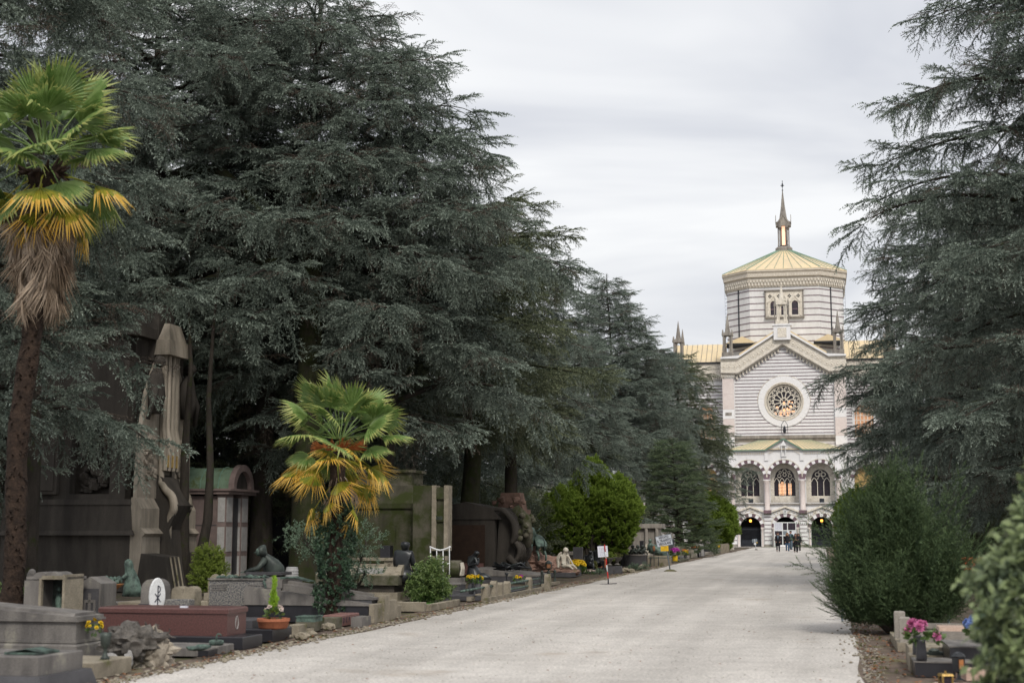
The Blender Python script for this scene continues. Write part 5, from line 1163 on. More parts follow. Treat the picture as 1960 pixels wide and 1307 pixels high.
q = MB(); q.lathe([(.055, 0), (.05, .02), (.025, .05), (.02, .11), (.03, .13), (.052, .16), (.062, .25), (.066, .30)], 16); q.build('cup', M['bronze_m'], T, True)
T = thing('bouquet', 'yellow roses with grey green leaves leaning on the end of the grey sarcophagus', 'flowers', G(181, 1200, .42), 0); blooms(T, (0, 0, 0), 9, .09, .035, 'petal_y', 3, 1.2)
T = thing('rough_rock', 'rough grey boulder topped by gnarled bronze branches beside the goblet', 'rock', G(258, 1272), -PH)
q = MB(); q.ball((0.0, .12, .14), .36, 4, .5, 5, sq=(1.05, .7, .75), nsc=3.2); q.ball((.25, .05, .14), .17, 3, .3, 8, sq=(.9, .8, 1.2), nsc=2.5); q.build('boulder', M['buffmon'], T)
q = MB(); rd = random.Random(12)
for i in range(60):
    x = rd.uniform(-.33, .25); p = [(x, .0+rd.uniform(-.1, .25), .36)]; d = Vector((rd.uniform(-.5, .5), rd.uniform(-.4, .2), rd.uniform(.1, .7)))
    for j in range(4): d = (d+rvec(rd)*.9+Vector((0, 0, -.12*j))).normalized(); p.append(tuple(Vector(p[-1])+d*.05))
    q.tube(p, [.016, .015, .013, .010, .005], 5)
q.ball((-.05, .02, .27), .30, 4, .38, 3, sq=(1.3, .85, .72), nsc=3.6); smooth_angle(q.build('bronze_branches', mat('crusted_bronze', (0.16, 0.145, 0.13), (0.06, 0.055, 0.05), rough=.8, scale=14, bump=.4), T), 70)
q = MB(); q.ball((.02, -.2, .10), .07, 2, .4, 1, sq=(.8, .7, 1.6)); q.ball((-.2, -.22, .06), .1, 2, .4, 4); q.build('pale_stones', M['palepanel'], T)
# framed niche and gabled headstone behind
T = tomb('framed_niche', 'grey stone niche with open framed front and scrolled top', 'grave', 72, 1206, [
    ('left_pier', 'granite_g', [(-.28, 0, 0, .7, 0, .82)]), ('frame', 'stone', [(0.0, .045, -.02, .05, 0, .86), (.43, .475, -.02, .6, 0, .92), (.045, .43, -.02, .05, .84, .90), (.045, .43, -.02, .05, 0, .1)]),
    ('lintel', 'granite_g', [(-.28, .475, .05, .7, .84, .88)]), ('bronze_relief', 'bronze_m', [(.05, .43, .35, .4, .1, .83)])])
q = MB()
for x in (-.05, .15): q.prism([(x+.13*math.cos(a), .88+.08*math.sin(a)) for a in [math.pi*k/6 for k in range(7)]], .1, .6, 'y')
q.build('scrolled_top', M['granite_g'], T)
q = MB(); q.loft([(.2, .3, .12, .06, .05), (.2, .3, .35, .05, .05), (.2, .3, .5, .07, .05), (.2, .3, .6, .03, .03)], 10); q.ball((.2, .29, .66), .045, 2); q.build('small_figure', M['bronze_g'], T, True)
T = tomb('headstone', 'blue grey gabled headstone with a carved cross beside the framed niche', 'headstone', 146, 1200, [('body', 'granite_g', [(0, .44, 0, .55, 0, .74)])])
q = MB(); q.prism([(0, .74), (.44, .74), (.22, .86)], 0, .55, 'y'); q.build('gable', M['granite_g'], T); q = MB(); q.box(.09, .40, -.02, 0, 0, .66); q.build('raised_panel', M['granite_d'], T)
q = MB(); q.box(.22, .27, -.035, -.02, .10, .58); q.box(.13, .36, -.035, -.02, .42, .47); q.box(.13, .17, -.035, -.02, .1, .42); q.box(.32, .36, -.035, -.02, .1, .42); q.build('carved_cross', M['granite_g'], T)
T = thing('small_post', 'small rounded stone post behind the framed niche', 'post', G(57, 1196), -PH); q = MB(); q.box(-.07, .07, -.06, .06, 0, .9); q.lathe([(.07, .9), (.06, .95), (.02, .98)], 10); q.build('post', M['granite_g'], T)
# veiled bronze figure with bowl
T = tomb('statue_plinth', 'plain grey stone plinth under the veiled bronze mourner', 'plinth', 222, 1196, [('block', 'granite_g', [(-.4, 0, 0, .8, 0, .38)]), ('pale_block', 'stone', [(0.0, .42, .05, .75, 0, .40)])])
T = thing('mourner_statue', 'green bronze veiled mourner bending over an orange bowl, seen from behind', 'statue', G(245, 1141, .38), -PH)
q = MB(); q.loft([(.05, .1, 0, .20, .16), (.04, .1, .15, .17, .15), (.02, .1, .32, .14, .13), (-.01, .09, .46, .10, .11), (-.03, .07, .54, .08, .09), (-.035, .06, .62, .085, .09), (-.04, .05, .69, .06, .07), (-.04, .05, .72, .02, .02)], 26, fold=.06, folds=8); q.tube([(-.02, .0, .42), (-.14, -.02, .33), (-.24, 0, .30)], [.05, .04, .025], 8)
q.build('veiled_figure', M['bronze_g'], T, True)
T = thing('bronze_bowl', 'wide orange rusted bowl on a green bronze foot filled with bronze leaves', 'bowl', G(215, 1143, .38), 0)
q = MB(); q.lathe([(.08, .0), (.05, .04), (.04, .12), (.10, .16), (.20, .24), (.21, .26)], 18); q.build('bowl', M['bowl'], T, True); q = MB(); rd = random.Random(5)
for i in range(16): q.ball((rd.uniform(-.13, .12), rd.uniform(-.1, .1), .28+rd.uniform(0, .09)), .05, 1, .4, i)
q.build('bronze_leaves', M['bronze_g'], T, True)
# disc stone with chi-rho
T = tomb('disc_headstone', 'grey round topped headstone with a white oval disc bearing a chi rho', 'headstone', 303, 1204, [('base', 'granite_d', [(-.38, 0, 0, .5, 0, .42)])])
q = MB(); q.prism([(-.36, .42), (-.02, .42), (-.02, .64)]+[(-.19+.17*math.cos(a), .66+.17*math.sin(a)) for a in [math.pi*k/10 for k in range(1, 10)]]+[(-.36, .64)], .04, .46, 'y'); q.build('rounded_body', M['granite_g'], T)
q = MB(); q.lathe([(.20, 0), (.20, .02), (.19, .035)], 28, sq=1.5); dk = q.build('white_disc', M['white'], T, loc=(.0, .22, .52), rot=(0, math.pi/2, 0))
dk.rotation_euler = (math.pi/2, 0, R(55)); dk.scale = (.75, 1, 1); dk.location = (-.02, -.06, .56)
q = MB(); q.tube([(0, -.16, .04), (0, .17, .04)], .011, 6); q.tube([(-.07, -.10, .04), (.07, .04, .04)], .009, 6); q.tube([(.07, -.10, .04), (-.07, .04, .04)], .009, 6)
for k in range(6): a0, a1 = -math.pi/2+math.pi*k/6, -math.pi/2+math.pi*(k+1)/6; q.tube([(.06*math.cos(a0), .11+.055*math.sin(a0), .04), (.06*math.cos(a1), .11+.055*math.sin(a1), .04)], .009, 5)
q.build('chi_rho', M['ink'], dk)
# double-humped stone, rough block
T = tomb('humped_headstone', 'buff mossy headstone with a double humped top', 'headstone', 356, 1192, [('body', 'stone', [(-.30, .15, 0, .3, 0, .45)])])
q = MB(); q.prism([(-.30, .45), (.15, .45), (.15, .52)]+[(.04+.11*math.cos(a), .56+.09*math.sin(a)) for a in [math.pi*k/6 for k in range(7)]]+[(-.075, .50)]+[(-.19+.11*math.cos(a), .56+.09*math.sin(a)) for a in [math.pi*k/6 for k in range(7)]]+[(-.30, .52)], 0, .3, 'y'); q.build('humped_top', M['stone'], T)
q = MB(); q.prism([(-.18, .0), (.03, .0), (.03, .3)]+[(-.075+.105*math.cos(a), .3+.1*math.sin(a)) for a in [math.pi*k/6 for k in range(1, 6)]]+[(-.18, .3)], -.02, 0, 'y'); q.build('mossy_panel', M['mossy'], T)
T = thing('rough_block', 'pale rough hewn stone block behind the speckled granite tomb', 'stone block', G(430, 1170), -PH); q = MB()
for i in range(4): q.ball((-.22+i*.15, 0, .62), .13, 2, .22, i, sq=(.8, 1.2, 1.15))
q.box(-.32, .32, -.15, .2, 0, .62); q.build('block', M['stone'], T)
T = tomb('plain_headstone', 'low blue grey headstone between disc stone and speckled tomb', 'headstone', 361, 1205, [('slab', 'granite_s', [(-.45, 0, 0, .2, 0, .50, dict(b=.01))])])
# red porphyry sarcophagus on black slabs
T = tomb('black_slab', 'long polished black slab under the red sarcophagus', 'slab', 464, 1243, [('slab', 'granite_b', [(-2.6, 0, 0, .72, 0, .17, dict(b=.01))])], group='black granite slabs by the path')
T = tomb('black_slab', 'black slab carrying the terracotta flower pot', 'slab', 521, 1228, [('slab', 'granite_b', [(-1.2, 0, 0, .8, 0, .18, dict(b=.01))]), ('upper_slab', 'granite_d', [(-1.4, -.42, .25, 1.0, .18, .30, dict(b=.01))])], group='black granite slabs by the path')
T = tomb('grey_slab', 'flat grey slab edged in black with two green bronze rings', 'slab', 398, 1256, [('slab', 'granite_g', [(-2.2, 0, 0, .85, .0, .11, dict(b=.01))]), ('black_insert', 'granite_b', [(-.14, .004, -.004, .3, 0.0, .08)])])
T = thing('bronze_wreath', 'green bronze wreath with an upright hook on the grey slab', 'wreath', G(414, 1234, .11), 0, 'bronze rings on the grey slab'); q = MB(); q.lathe([(.085, 0), (.1, .02), (.1, .055), (.08, .07), (.03, .065)], 16); q.tube([(0, 0, .06), (0, 0, .12), (.02, 0, .15), (.05, 0, .145), (.06, 0, .12)], .012, 6); q.build('ring', M['bronze_g'], T, True)
T = thing('bronze_wreath', 'flat green bronze wreath lying left of the hooked one on the grey slab', 'wreath', G(376, 1243, .11), 0, 'bronze rings on the grey slab'); q = MB(); q.ball((0, 0, .02), .11, 2, .4, 3, sq=(1.2, .9, .3)); q.ball((.08, .02, .04), .08, 2, .4, 4, sq=(1.3, .8, .4)); q.build('leaves', M['bronze_g'], T, True)
T = tomb('sarcophagus', 'long red porphyry sarcophagus resting on a black slab', 'sarcophagus', 434, 1217, [('chest', 'porphyry', [(-1.95, 0, 0, .68, 0, .31)]), ('lid', 'porphyry', [(-1.97, .02, -.02, .70, .31, .385, dict(b=.02))])], z=.17)
q = MB(); 
for k in range(12): a, c_ = 2*math.pi*k/12, 2*math.pi*(k+1)/12; q.tube([(.004, .34+.05*math.cos(a), .17+.09*math.sin(a)), (.004, .34+.05*math.cos(c_), .17+.09*math.sin(c_))], .008, 4)
q.build('oval_emblem', M['palepanel'], T); q = MB(); q.box(-.72, -.62, .0, .06, .386, .41); q.build('white_tag', M['paper'], T)
T = potted('flower_pot', 'oval terracotta trough with pale pink hyacinths and lime conifer', 'flower pot', G(523, 1202, .18), [(.20, 0), (.22, .02), (.235, .10), (.25, .11), (.25, .15), (.22, .15), (.21, .13)], 'terracotta', 'petal_w', 11, .13, .05, .26, 5)
scatter('conifer', [(0.0+random.Random(i).uniform(-.07, .07)*(1-i/60), random.Random(i+99).uniform(-.05, .05), .2+.5*i/60) for i in range(60)], [(random.Random(i+7).uniform(-.25, .25), random.Random(i+8).uniform(-.25, .25), 1) for i in range(60)], [1.0]*60, 'lime', V_LIME, T, stuff=True)
# speckled granite tomb, bronze foliage, hooded figure
T = tomb('speckled_tomb', 'tall speckled blue grey granite tomb with moulded end blocks and bronze letters', 'tomb', 539, 1188, [
    ('chest', 'granite_s', [(-1.45, -.30, .0, 1.0, 0, .73)]), ('end_block', 'granite_g', [(-.30, 0, -.03, 1.02, .10, .60, dict(tx=.02)), (-.32, .01, -.04, 1.03, 0, .1), (-.32, .01, -.04, 1.03, .60, .74)]),
    ('side_bracket', 'stone', [(-1.62, -1.45, -.02, .3, 0, .17, dict(b=.03)), (-1.58, -1.45, -.01, .3, .17, .25), (-1.62, -1.45, -.02, .3, .25, .36, dict(b=.03)), (-1.55, -1.45, 0, .3, .36, .5), (-.44, -.30, -.07, .02, 0, .25), (-.44, -.30, -.06, .02, .33, .5, dict(b=.03))]),
    ('cornice', 'granite_g', [(-1.47, .02, -.03, 1.04, .74, .77)]), ('flutes', 'granite_g', [(-1.4+dx_, -1.1+dx_, -.012, 0, .55+.045*k, .57+.045*k) for k in range(3) for dx_ in (0, .72)])])
q = MB(); rd = random.Random(9)
for i in range(70): q.ball((rd.uniform(-1.3, -.35), rd.uniform(.0, .25), .79+rd.uniform(-.01, .02)), rd.uniform(.02, .045), 1, .5, i, sq=(1.3, 1, .7))
for i in range(16): q.ball((-.33+rd.uniform(-.03, .03), -.03, .75-i*.03), .03, 1, .5, i)
q.build('bronze_foliage', M['bronze_g'], T)
for k, s_ in enumerate('SANTI'): text(s_, .14, M['bronze_m'], T, (.014, .16+k*.15, .52), (math.pi/2, 0, math.pi/2))
for k in range(4): text('MLVA'[k], .16, M['bronze_g'], T, (.014, .26+k*.16, .22), (math.pi/2, 0, math.pi/2))
q = MB(); q.loft([(-.9, -.15, .02, .22, .08), (-.9, -.15, .05, .12, .04)], 12); q.build('bronze_leaf', M['bronze_m'], T, True)
T = thing('hooded_statue', 'dark green bronze hooded figure leaning forward over the speckled tomb', 'statue', G(497, 1165), -PH)
q = MB(); q.loft([(.22, .35, .55, .16, .2), (.20, .35, .75, .23, .20), (.16, .33, .90, .24, .19), (.08, .30, 1.04, .19, .16), (.0, .27, 1.13, .11, .11), (-.06, .23, 1.18, .095, .10)], 18, fold=.02)
q.loft([(-.02, .23, 1.10, .09, .10), (-.06, .2, 1.18, .115, .12), (-.07, .2, 1.27, .105, .12), (-.04, .22, 1.34, .06, .07), (-.03, .22, 1.36, .02, .02)], 16); q.tube([(.05, .15, 1.05), (-.07, .05, .86), (-.28, .0, .80), (-.36, 0, .78)], [.08, .06, .045, .03], 10)
q.build('cloaked_body', M['bronze_m'], T, True); q = MB(); q.ball((-.115, .12, 1.20), .068, 2, sq=(.8, .9, 1.25)); q.ball((-.165, .07, 1.19), .018, 1); q.build('face', M['bronze_g'], T, True)
q = MB(); q.box(-.30, .52, -.1, .5, .72, .78, dz=.0, shx=.0); q.build('inclined_slab', M['granite_d'], T)
q = MB(); 
for k in range(5): q.tube([(-.36, 0, .78), (-.41-.012*k, -.02+.018*k, .775), (-.45-.01*k, -.03+.022*k, .76)], [.011, .009, .006], 5)
q.build('hand', M['bronze_g'], T, True)
T = thing('waste_bin', 'dark grey domed cylinder bin behind the speckled tomb', 'bin', G(527, 1141), 0); q = MB(); q.lathe([(.13, 0), (.13, .62), (.145, .63), (.145, .68), (.10, .73), (.02, .76)], 18); smooth_angle(q.build('drum', M['rubber'], T), 40)
q = MB()
for k in range(16): a = 2*math.pi*k/16; q.tube([(.133*math.cos(a), .133*math.sin(a), .03), (.133*math.cos(a), .133*math.sin(a), .6)], .008, 4)
q.build('ribs', M['granite_d'], T)
T = thing('ribbed_drum', 'pale grey plastic drum with horizontal ribs on the mound', 'container', G(558, 1141), 0); q = MB(); pr = [(.17, 0)]
for k in range(9): pr += [(.175-.002*k, .06+k*.07), (.185-.002*k, .08+k*.07), (.185-.002*k, .11+k*.07), (.17-.002*k, .12+k*.07)]
q.lathe(pr+[(.15, .74), (.10, .75)], 20); q.build('drum', mat('grey_plastic', (0.42, 0.42, 0.42), (0.34, 0.34, 0.34), rough=.6, bump=0), T)
T = thing('bronze_sheaf', 'green bronze palm sheaf lying at the end of the speckled tomb', 'ornament', G(566, 1112, .74), -PH)
q = MB()
for k in range(9): q.tube([(-.22, .05*k-.2, .06), (.0, .02*k-.05, .07), (.30, .04*k-.15, .0)], [.02, .022, .008], 5)
q.build('sheaf', M['bronze_g'], T, True)
q = MB(); 
# stones along the verge
rd = random.Random(31)
def stone_row(label, pts, m, sz, grp):
    for i, (px, py) in enumerate(pts):
        T = thing('edge_stone', label+', '+('leftmost', 'second from left', 'third from left', 'fourth from left', 'fifth from left', 'last')[i if i < len(pts)-1 else 5], 'stone', G(px, py), -PH+rd.uniform(-.5, .5), grp); w = sz*rd.uniform(.8, 1.2); q = MB()
        q.ball((0, 0, w*.25), w*.62, 3, .25, i*3.1, sq=(1.1, .9, .62), nsc=2); q.build('stone', M[m], T)
T = tomb('kerb_block', 'upright buff kerb block right of the terracotta pot', 'kerb stone', 572, 1219, [('block', 'stone', [(-.16, 0, 0, .35, 0, .19, dict(b=.01))])], group='kerb blocks at the edge')
T = tomb('kerb_block', 'mossy kerb block carrying the green bronze box', 'kerb stone', 603, 1207, [('block', 'mossy', [(-.34, 0, 0, .45, 0, .20, dict(b=.01))])], group='kerb blocks at the edge')
T = tomb('bronze_box', 'shallow green bronze box on the mossy kerb block', 'box', 601, 1190, [('box', 'bronze_g', [(-.30, 0, 0, .4, 0, .075)]), ('rim', 'bronze_g', [(-.315, .015, -.015, .415, .075, .09)])], z=.20)
T = tomb('kerb_block', 'squared mossy kerb block left of the red letter slab', 'kerb stone', 644, 1202, [('block', 'mossy', [(-.28, 0, 0, .3, 0, .18, dict(b=.01))])], group='kerb blocks at the edge')
T = tomb('red_slab', 'long red marble slab with dark inlaid letters at the verge', 'slab', 654, 1200, [('slab', 'redmarble', [(-.35, 0, 0, .95, 0.02, .20, dict(b=.01))])])
for k, s_ in enumerate('DEPAOL'): text(s_, .12, M['ink'], T, (.002, .10+k*.15, .11), (math.pi/2, 0, math.pi/2))
stone_row('rough flat stone lying between the kerb blocks at the path edge', [(558, 1213), (588, 1213), (598, 1218), (628, 1205), (578, 1224), (545, 1221)], 'stone', .17, 'rough stones at the path edge')
# dark sloping stepped tomb
T = tomb('stepped_tomb', 'dark sloping stepped tomb with pale upright end posts', 'tomb', 706, 1192, [
    ('side_wall', 'granite_b', [(-2.4, -.02, .03, .25, 0, .30, dict(dz=.30))]), ('low_coping', 'granite_g', [(-2.4, .0, .0, .28, .301, .335, dict(dz=.30))]),
    ('core', 'granite_d', [(-2.4, -.04, .28, .95, 0, .40, dict(dz=.32))]), ('upper_coping', 'granite_g', [(-2.4, .02, .26, .5, .401, .44, dict(dz=.32)), (-2.4, -.1, .5, .62, .442, .50, dict(dz=.32))]),
    ('end_post', 'stone', [(0.0, .1, .0, .5, 0, .335, dict(b=.01))]), ('centre_post', 'stone', [(0.0, .13, .5, .85, 0, .47, dict(b=.01))]), ('far_post', 'stone', [(0.0, .1, .85, 1.4, 0, .36, dict(b=.01))]), ('low_post', 'stone', [(-.05, .1, 1.4, 1.7, 0, .24, dict(b=.01))])])
T = tomb('kerb_block', 'low ribbed grey kerb block before the stepped tomb', 'kerb stone', 693, 1200, [('block', 'granite_g', [(-.2, .0, 0, .5, 0, .17)])], group='kerb blocks at the edge')
# big sarcophagus with black seated figure
T = tomb('sarcophagus', 'massive weathered buff sarcophagus with rounded lid and inscribed panel', 'sarcophagus', 762, 1160, [
    ('plinth', 'stone', [(-2.0, .1, -.05, 1.3, 0, .12), (-1.95, -.02, .0, 1.2, .12, .30)]), ('neck', 'darkstone', [(-1.9, -.12, .08, 1.1, .30, .46)]),
    ('chest', 'mossy', [(-1.95, 0, 0, 1.2, .46, .68, dict(b=.02))]), ('lid', 'stone', [(-1.95, -.02, .02, 1.18, .68, .86, dict(tx=.06, ty=.25))]), ('parapet', 'stone', [(-1.9, -.35, .28, .5, .86, .92)])])
q = MB(); q.box(-.95, -.38, .05, .1, .71, .83); q.build('inscribed_panel', M['palepanel'], T); q = MB(); q.box(-1.75, -1.25, .05, .1, .71, .83); q.build('inscribed_panel', M['palepanel'], T)
q = MB(); q.prism([(.6+.52*math.cos(a), .68+.26*math.sin(a)) for a in [math.pi*k/10 for k in range(11)]], -.1, .03, 'x'); q.build('rounded_end', M['stone'], T)
T = thing('seated_statue', 'smooth black bronze figure seated with its back to the viewer', 'statue', G(771, 1158, 0), -PH)
J = dict(pelvis=(0, 0, .70), waist=(0, .01, .86), chest=(.01, .01, 1.06), neck=(.02, .0, 1.22), head=(.05, -.01, 1.34), crown=(.055, 0, 1.42),
         sh_l=(-.17, .01, 1.16), el_l=(-.20, .05, .93), wr_l=(-.17, .12, .72), hand_l=(-.15, .18, .68), sh_r=(.18, .01, 1.15), el_r=(.22, .04, .92), wr_r=(.22, .16, .74), hand_r=(.2, .22, .70),
         hip_l=(-.07, .08, .66), knee_l=(.18, .38, .66), ank_l=(.42, .30, .30), toe_l=(.52, .24, .22), hip_r=(.09, .02, .66), knee_r=(.32, .02, .62), ank_r=(.50, -.10, .34), toe_r=(.6, -.14, .26))
body('figure', M['bronze_d'], T, J, 1.0, dict(pelvis=.19, waist=.175, chest=.18, neck=.07, head=.125, crown=.11, sh=.08, el=.062, wr=.05, hand=.045, hip=.12, knee=.10, ank=.06), sub=2)
q = MB(); q.loft([(0, 0, .50, .24, .2), (0, 0, .66, .22, .19), (0, 0, .8, .18, .15)], 16); q.build('seat', M['bronze_d'], T, True)
T = tomb('flower_bed', 'kerbed strip of bright green turf before the laurel', 'flower bed', 812, 1170, [('near_kerb', 'stone', [(-.6, 0, 0, .16, 0, .19, dict(b=.01))])])
for k in range(4): q = MB(); q.bbox(.0-.02, .10, .17+k*.62, .76+k*.62, 0, .14, .01); q.build('kerb_stone', M['stone'], T)
q = MB(); q.box(-.8, -.02, .16, 2.6, 0, .09); q.build('turf', M['turf'], T)
# white wire sculpture
T = thing('white_lattice', 'wavy white painted lattice sculpture behind the laurel', 'sculpture', G(842, 1133), -PH)
for i in range(4): q = MB(); q.tube([(-.28+i*.18, 0, .0 if i in (1, 2) else .35), (-.27+i*.18, 0, .7), (-.28+i*.18, 0, 1.16+(.08 if i == 0 else (.1 if i == 3 else 0)))], .014, 6); q.build('upright', M['white'], T, True)
for z_, x0, x1 in ((1.14, -.3, .3), (.78, -.27, .27), (.40, -.12, .25), (.08, -.12, .1)): q = MB(); q.tube([(x0+(x1-x0)*t, 0, z_+(.10*abs(2*t-1)**1.5 if z_ > 1 else .015*math.sin(t*6))) for t in [k/8 for k in range(9)]], .024, 8); q.build('crossbar', M['white'], T, True)
# column drum, kneeling woman, box tomb, vases
T = tomb('box_tomb', 'dark grey block tomb with pale top beside two grey vases', 'tomb', 880, 1142, [('lower', 'granite_d', [(-1.0, 0, 0, .6, 0, .17)]), ('upper', 'granite_d', [(-1.0, 0, 0, .6, .175, .30)]), ('band', 'palepanel', [(-.98, -.005, .003, .59, .165, .18)]), ('top_slab', 'granite_g', [(-1.02, .02, -.02, .62, .30, .34)])])
T = thing('column_drum', 'fallen mossy column drum with a carved end facing the path', 'column drum', G(862, 1130, .0), -PH)
q = MB(); q.lathe([(.24, -.25), (.245, -.2), (.245, .2), (.24, .25)], 22); smooth_angle(q.build('drum', M['mossy'], T, loc=(.0, .25, .60), rot=(0, math.pi/2, 0)), 40)
q = MB(); q.box(-.3, .3, .0, .5, .0, .36); q.build('support', M['granite_g'], T); q = MB()
for k in range(7): q.tube([(.27, .25-.2+.07*k, .42), (.30, .25-.18+.06*k, .6), (.27, .25-.16+.05*k, .78)], .02, 5)
q.build('carved_end', M['whitemarble'], T)
T = tomb('stone_altar', 'mossy stone altar block with sloping shoulders behind the column drum', 'altar', 902, 1104, [('block', 'stone', [(-.75, 0, 0, .5, 0, .62)]), ('cap', 'stone', [(-.75, .0, 0, .5, .62, .78, dict(tx=.15))])])
T = thing('kneeling_statue', 'dark bronze woman kneeling with bowed head and spreading drapery', 'statue', G(905, 1108, .28), -PH)
J = dict(pelvis=(-.02, .1, .26), waist=(-.06, .09, .40), chest=(-.04, .06, .56), neck=(.05, .0, .67), head=(.12, -.04, .74), crown=(.15, -.05, .81), sh_r=(.10, -.02, .60), el_r=(.16, -.08, .40), wr_r=(.18, -.05, .54), hand_r=(.17, -.06, .62), sh_l=(-.14, .1, .60), el_l=(-.12, 0, .38), wr_l=(.05, -.1, .42), hand_l=(.12, -.1, .46))
body('figure', M['bronze_d'], T, J, 1.0, dict(pelvis=.17, waist=.12, chest=.13, head=.085, crown=.085), sub=2)
q = MB(); q.loft([(.05, .05, 0, .30, .24), (.04, .06, .12, .24, .20), (0, .08, .28, .17, .16), (-.02, .1, .38, .11, .11)], 22, fold=.06); q.loft([(.32, .0, 0, .25, .14), (.30, .0, .10, .2, .10), (.25, .02, .18, .1, .06)], 18, fold=.1); q.build('drapery', M['bronze_d'], T, True)
for i, (px, py) in enumerate(((902, 1141), (915, 1142))):
    T = potted('flower_vase', '%s dark grey stone vase of yellow flowers before the box tomb' % ('left' if i == 0 else 'right'), 'vase', G(px, py-4, .09), [(.05, 0), (.06, .02), (.085, .12), (.09, .2), (.07, .26), (.075, .28), (.05, .28)], 'granite_d', 'petal_y', 16, .11, .05, .40, 20+i, 'grey vases with yellow flowers')
    q = MB(); q.tube([(0, 0, .25), (.01, 0, .42)], .01, 5); q.build('stems', M['turf'], T)
T = tomb('vase_ledge', 'low stone ledge under the two grey vases', 'ledge', 893, 1150, [('block', 'stone', [(0, .12, 0, .8, 0, .10)]), ('block', 'stone', [(0, .3, .85, 1.3, 0, .13)])])
# fence of stone posts with green rails
T = thing('grave_railing', 'railing of short stone posts joined by green copper bars', 'railing', G(930, 1151), -PH)
for k, (x, y, h_) in enumerate(((0, .0, .42), (.0, .9, .46), (.0, 1.6, .40), (0, 2.4, .40), (.0, 5.2, .42), (.2, 6.9, .46))):
    q = MB(); q.box(x-.10, x+.05, y-.08, y+.18, 0, h_-.06); q.prism([(y-.08, h_-.06), (y+.18, h_-.06), (y+.05, h_)], x-.10, x+.05, 'x'); q.build('stone_post', M['stone'], T)
q = MB(); q.box(-.02, .1, -.3, 7.4, 0, .10); q.build('kerb', M['stone'], T)
for y0, y1, z_ in ((-2.3, .9, .33), (2.4, 6.9, .33), (2.4, 6.9, .18)):
    q = MB(); q.tube([(-.03, y0, z_), (-.03, y1, z_+.01)], .028, 6); q.build('copper_rail', M['bronze_g'], T, True)
q = MB(); q.box(-1.2, -.1, .5, 7.2, 0.0, .10); q.build('bed_slab', M['granite_d'], T)
T = thing('bunch_of_flowers', 'small mixed yellow and lilac flowers behind the copper rails', 'flowers', G(990, 1112, .2), 0); blooms(T, (0, 0, .1), 7, .10, .05, 'petal_y', 7); blooms(T, (.14, .1, .13), 4, .06, .05, 'petal_m', 8, name='lilac_heads')
# ledger slab, small temple, menhir
T = tomb('ledger_slab', 'wide dark slab sloping down to the path with rusted bronze flowers on it', 'tomb', 1030, 1116, [('slab', 'granite_d', [(-2.2, 0, 0, 2.2, 0, .22, dict(dz=.22))]), ('top', 'granite_g', [(-2.2, .02, -.02, 2.2, .222, .26, dict(dz=.22))])])
q = MB(); rd = random.Random(3)
for i in range(26): q.tube([(-1.3+rd.uniform(-.3, .6), .6+rd.uniform(-.2, .2), .42), (-1.3+rd.uniform(-.4, .8), .5+rd.uniform(-.2, .2), .5+rd.uniform(0, .15)), (-1.2+rd.uniform(-.3, .9), .5, .42+rd.uniform(0, .1))], [.03, .04, .015], 5)
q.build('bronze_branch', M['bronze_d'], T, True)
T = thing('bronze_torch', 'thin dark bronze torch stand before the ledger slab', 'torch', G(970, 1128), 0); q = MB(); q.lathe([(.05, 0), (.02, .05), (.018, .3), (.03, .35), (.02, .38), (.06, .46), (.05, .48)], 10); q.build('stand', M['bronze_d'], T, True)
T = tomb('marble_temple', 'tiny white marble temple with pediment on the slope', 'miniature temple', 942, 1096, [('base', 'whitemarble', [(0, .34, 0, .3, 0, .1)]), ('cella', 'whitemarble', [(.05, .29, .04, .26, .1, .42)]), ('roof', 'whitemarble', [(-.03, .37, -.03, .33, .42, .50, dict(tx=.06))])])
for x in (.02, .12, .22, .32): q = MB(); q.tube([(x, .0, .1), (x, 0, .42)], .018, 6); q.build('column', M['whitemarble'], T)
q = MB(); q.prism([(.28, .0), (.46, .0), (.38, .42)], -.12, -.05, 'y'); q.build('white_figure', M['white'], T)
T = thing('menhir', 'rough pointed grey slab standing beside a smooth post', 'standing stone', G(994, 1099), -PH); q = MB(); q.box(-.17, .17, -.08, .08, 0, .88, tx=.05, ty=.02, shx=-.05); q.ball((-.02, 0, .5), .2, 3, .3, 2, sq=(.9, .5, 2.0)); q.build('slab', M['palepanel'], T)
T = tomb('stone_post', 'smooth buff post left of the rough pointed slab', 'post', 974, 1098, [('post', 'stone', [(0, .16, 0, .14, 0, .95, dict(b=.02))])])
# trio of bronze bollards with lantern
for i, (px, py, h_) in enumerate(((1037.5, 1119, .46), (1050, 1118.5, .74), (1062, 1117, .46))):
    T = thing('bollard', ('left short dark bronze bollard of the three beside the railing', 'middle bollard of the three, taller and topped by an orange lantern', 'right short dark bronze bollard of the three beside the railing')[i], 'bollard', G(px, py), 0, 'dark bronze bollards')
    q = MB(); q.box(-.07, .07, -.07, .07, 0, .06); q.lathe([(.06, .06), (.035, .12), (.03, .30), (.055, .34), (.04, .38), (.055, .40), (.01, .46)], 10); q.build('shaft', M['bronze_m'], T, True)
    if i == 1:
        q = MB(); q.lathe([(.05, .46), (.10, .50), (.10, .66), (.13, .67), (.02, .76)], 6); q.build('lantern_case', M['bronze_m'], T); q = MB(); q.lathe([(.075, .52), (.075, .64)], 8, 0, -.04); q.build('orange_glass', M['deadleaf'], T)
T = tomb('low_kerb', 'low stone kerb in front of the three bronze bollards', 'kerb', 1036, 1122, [('kerb', 'stone', [(0, .15, 0, 2.4, 0, .08)])])
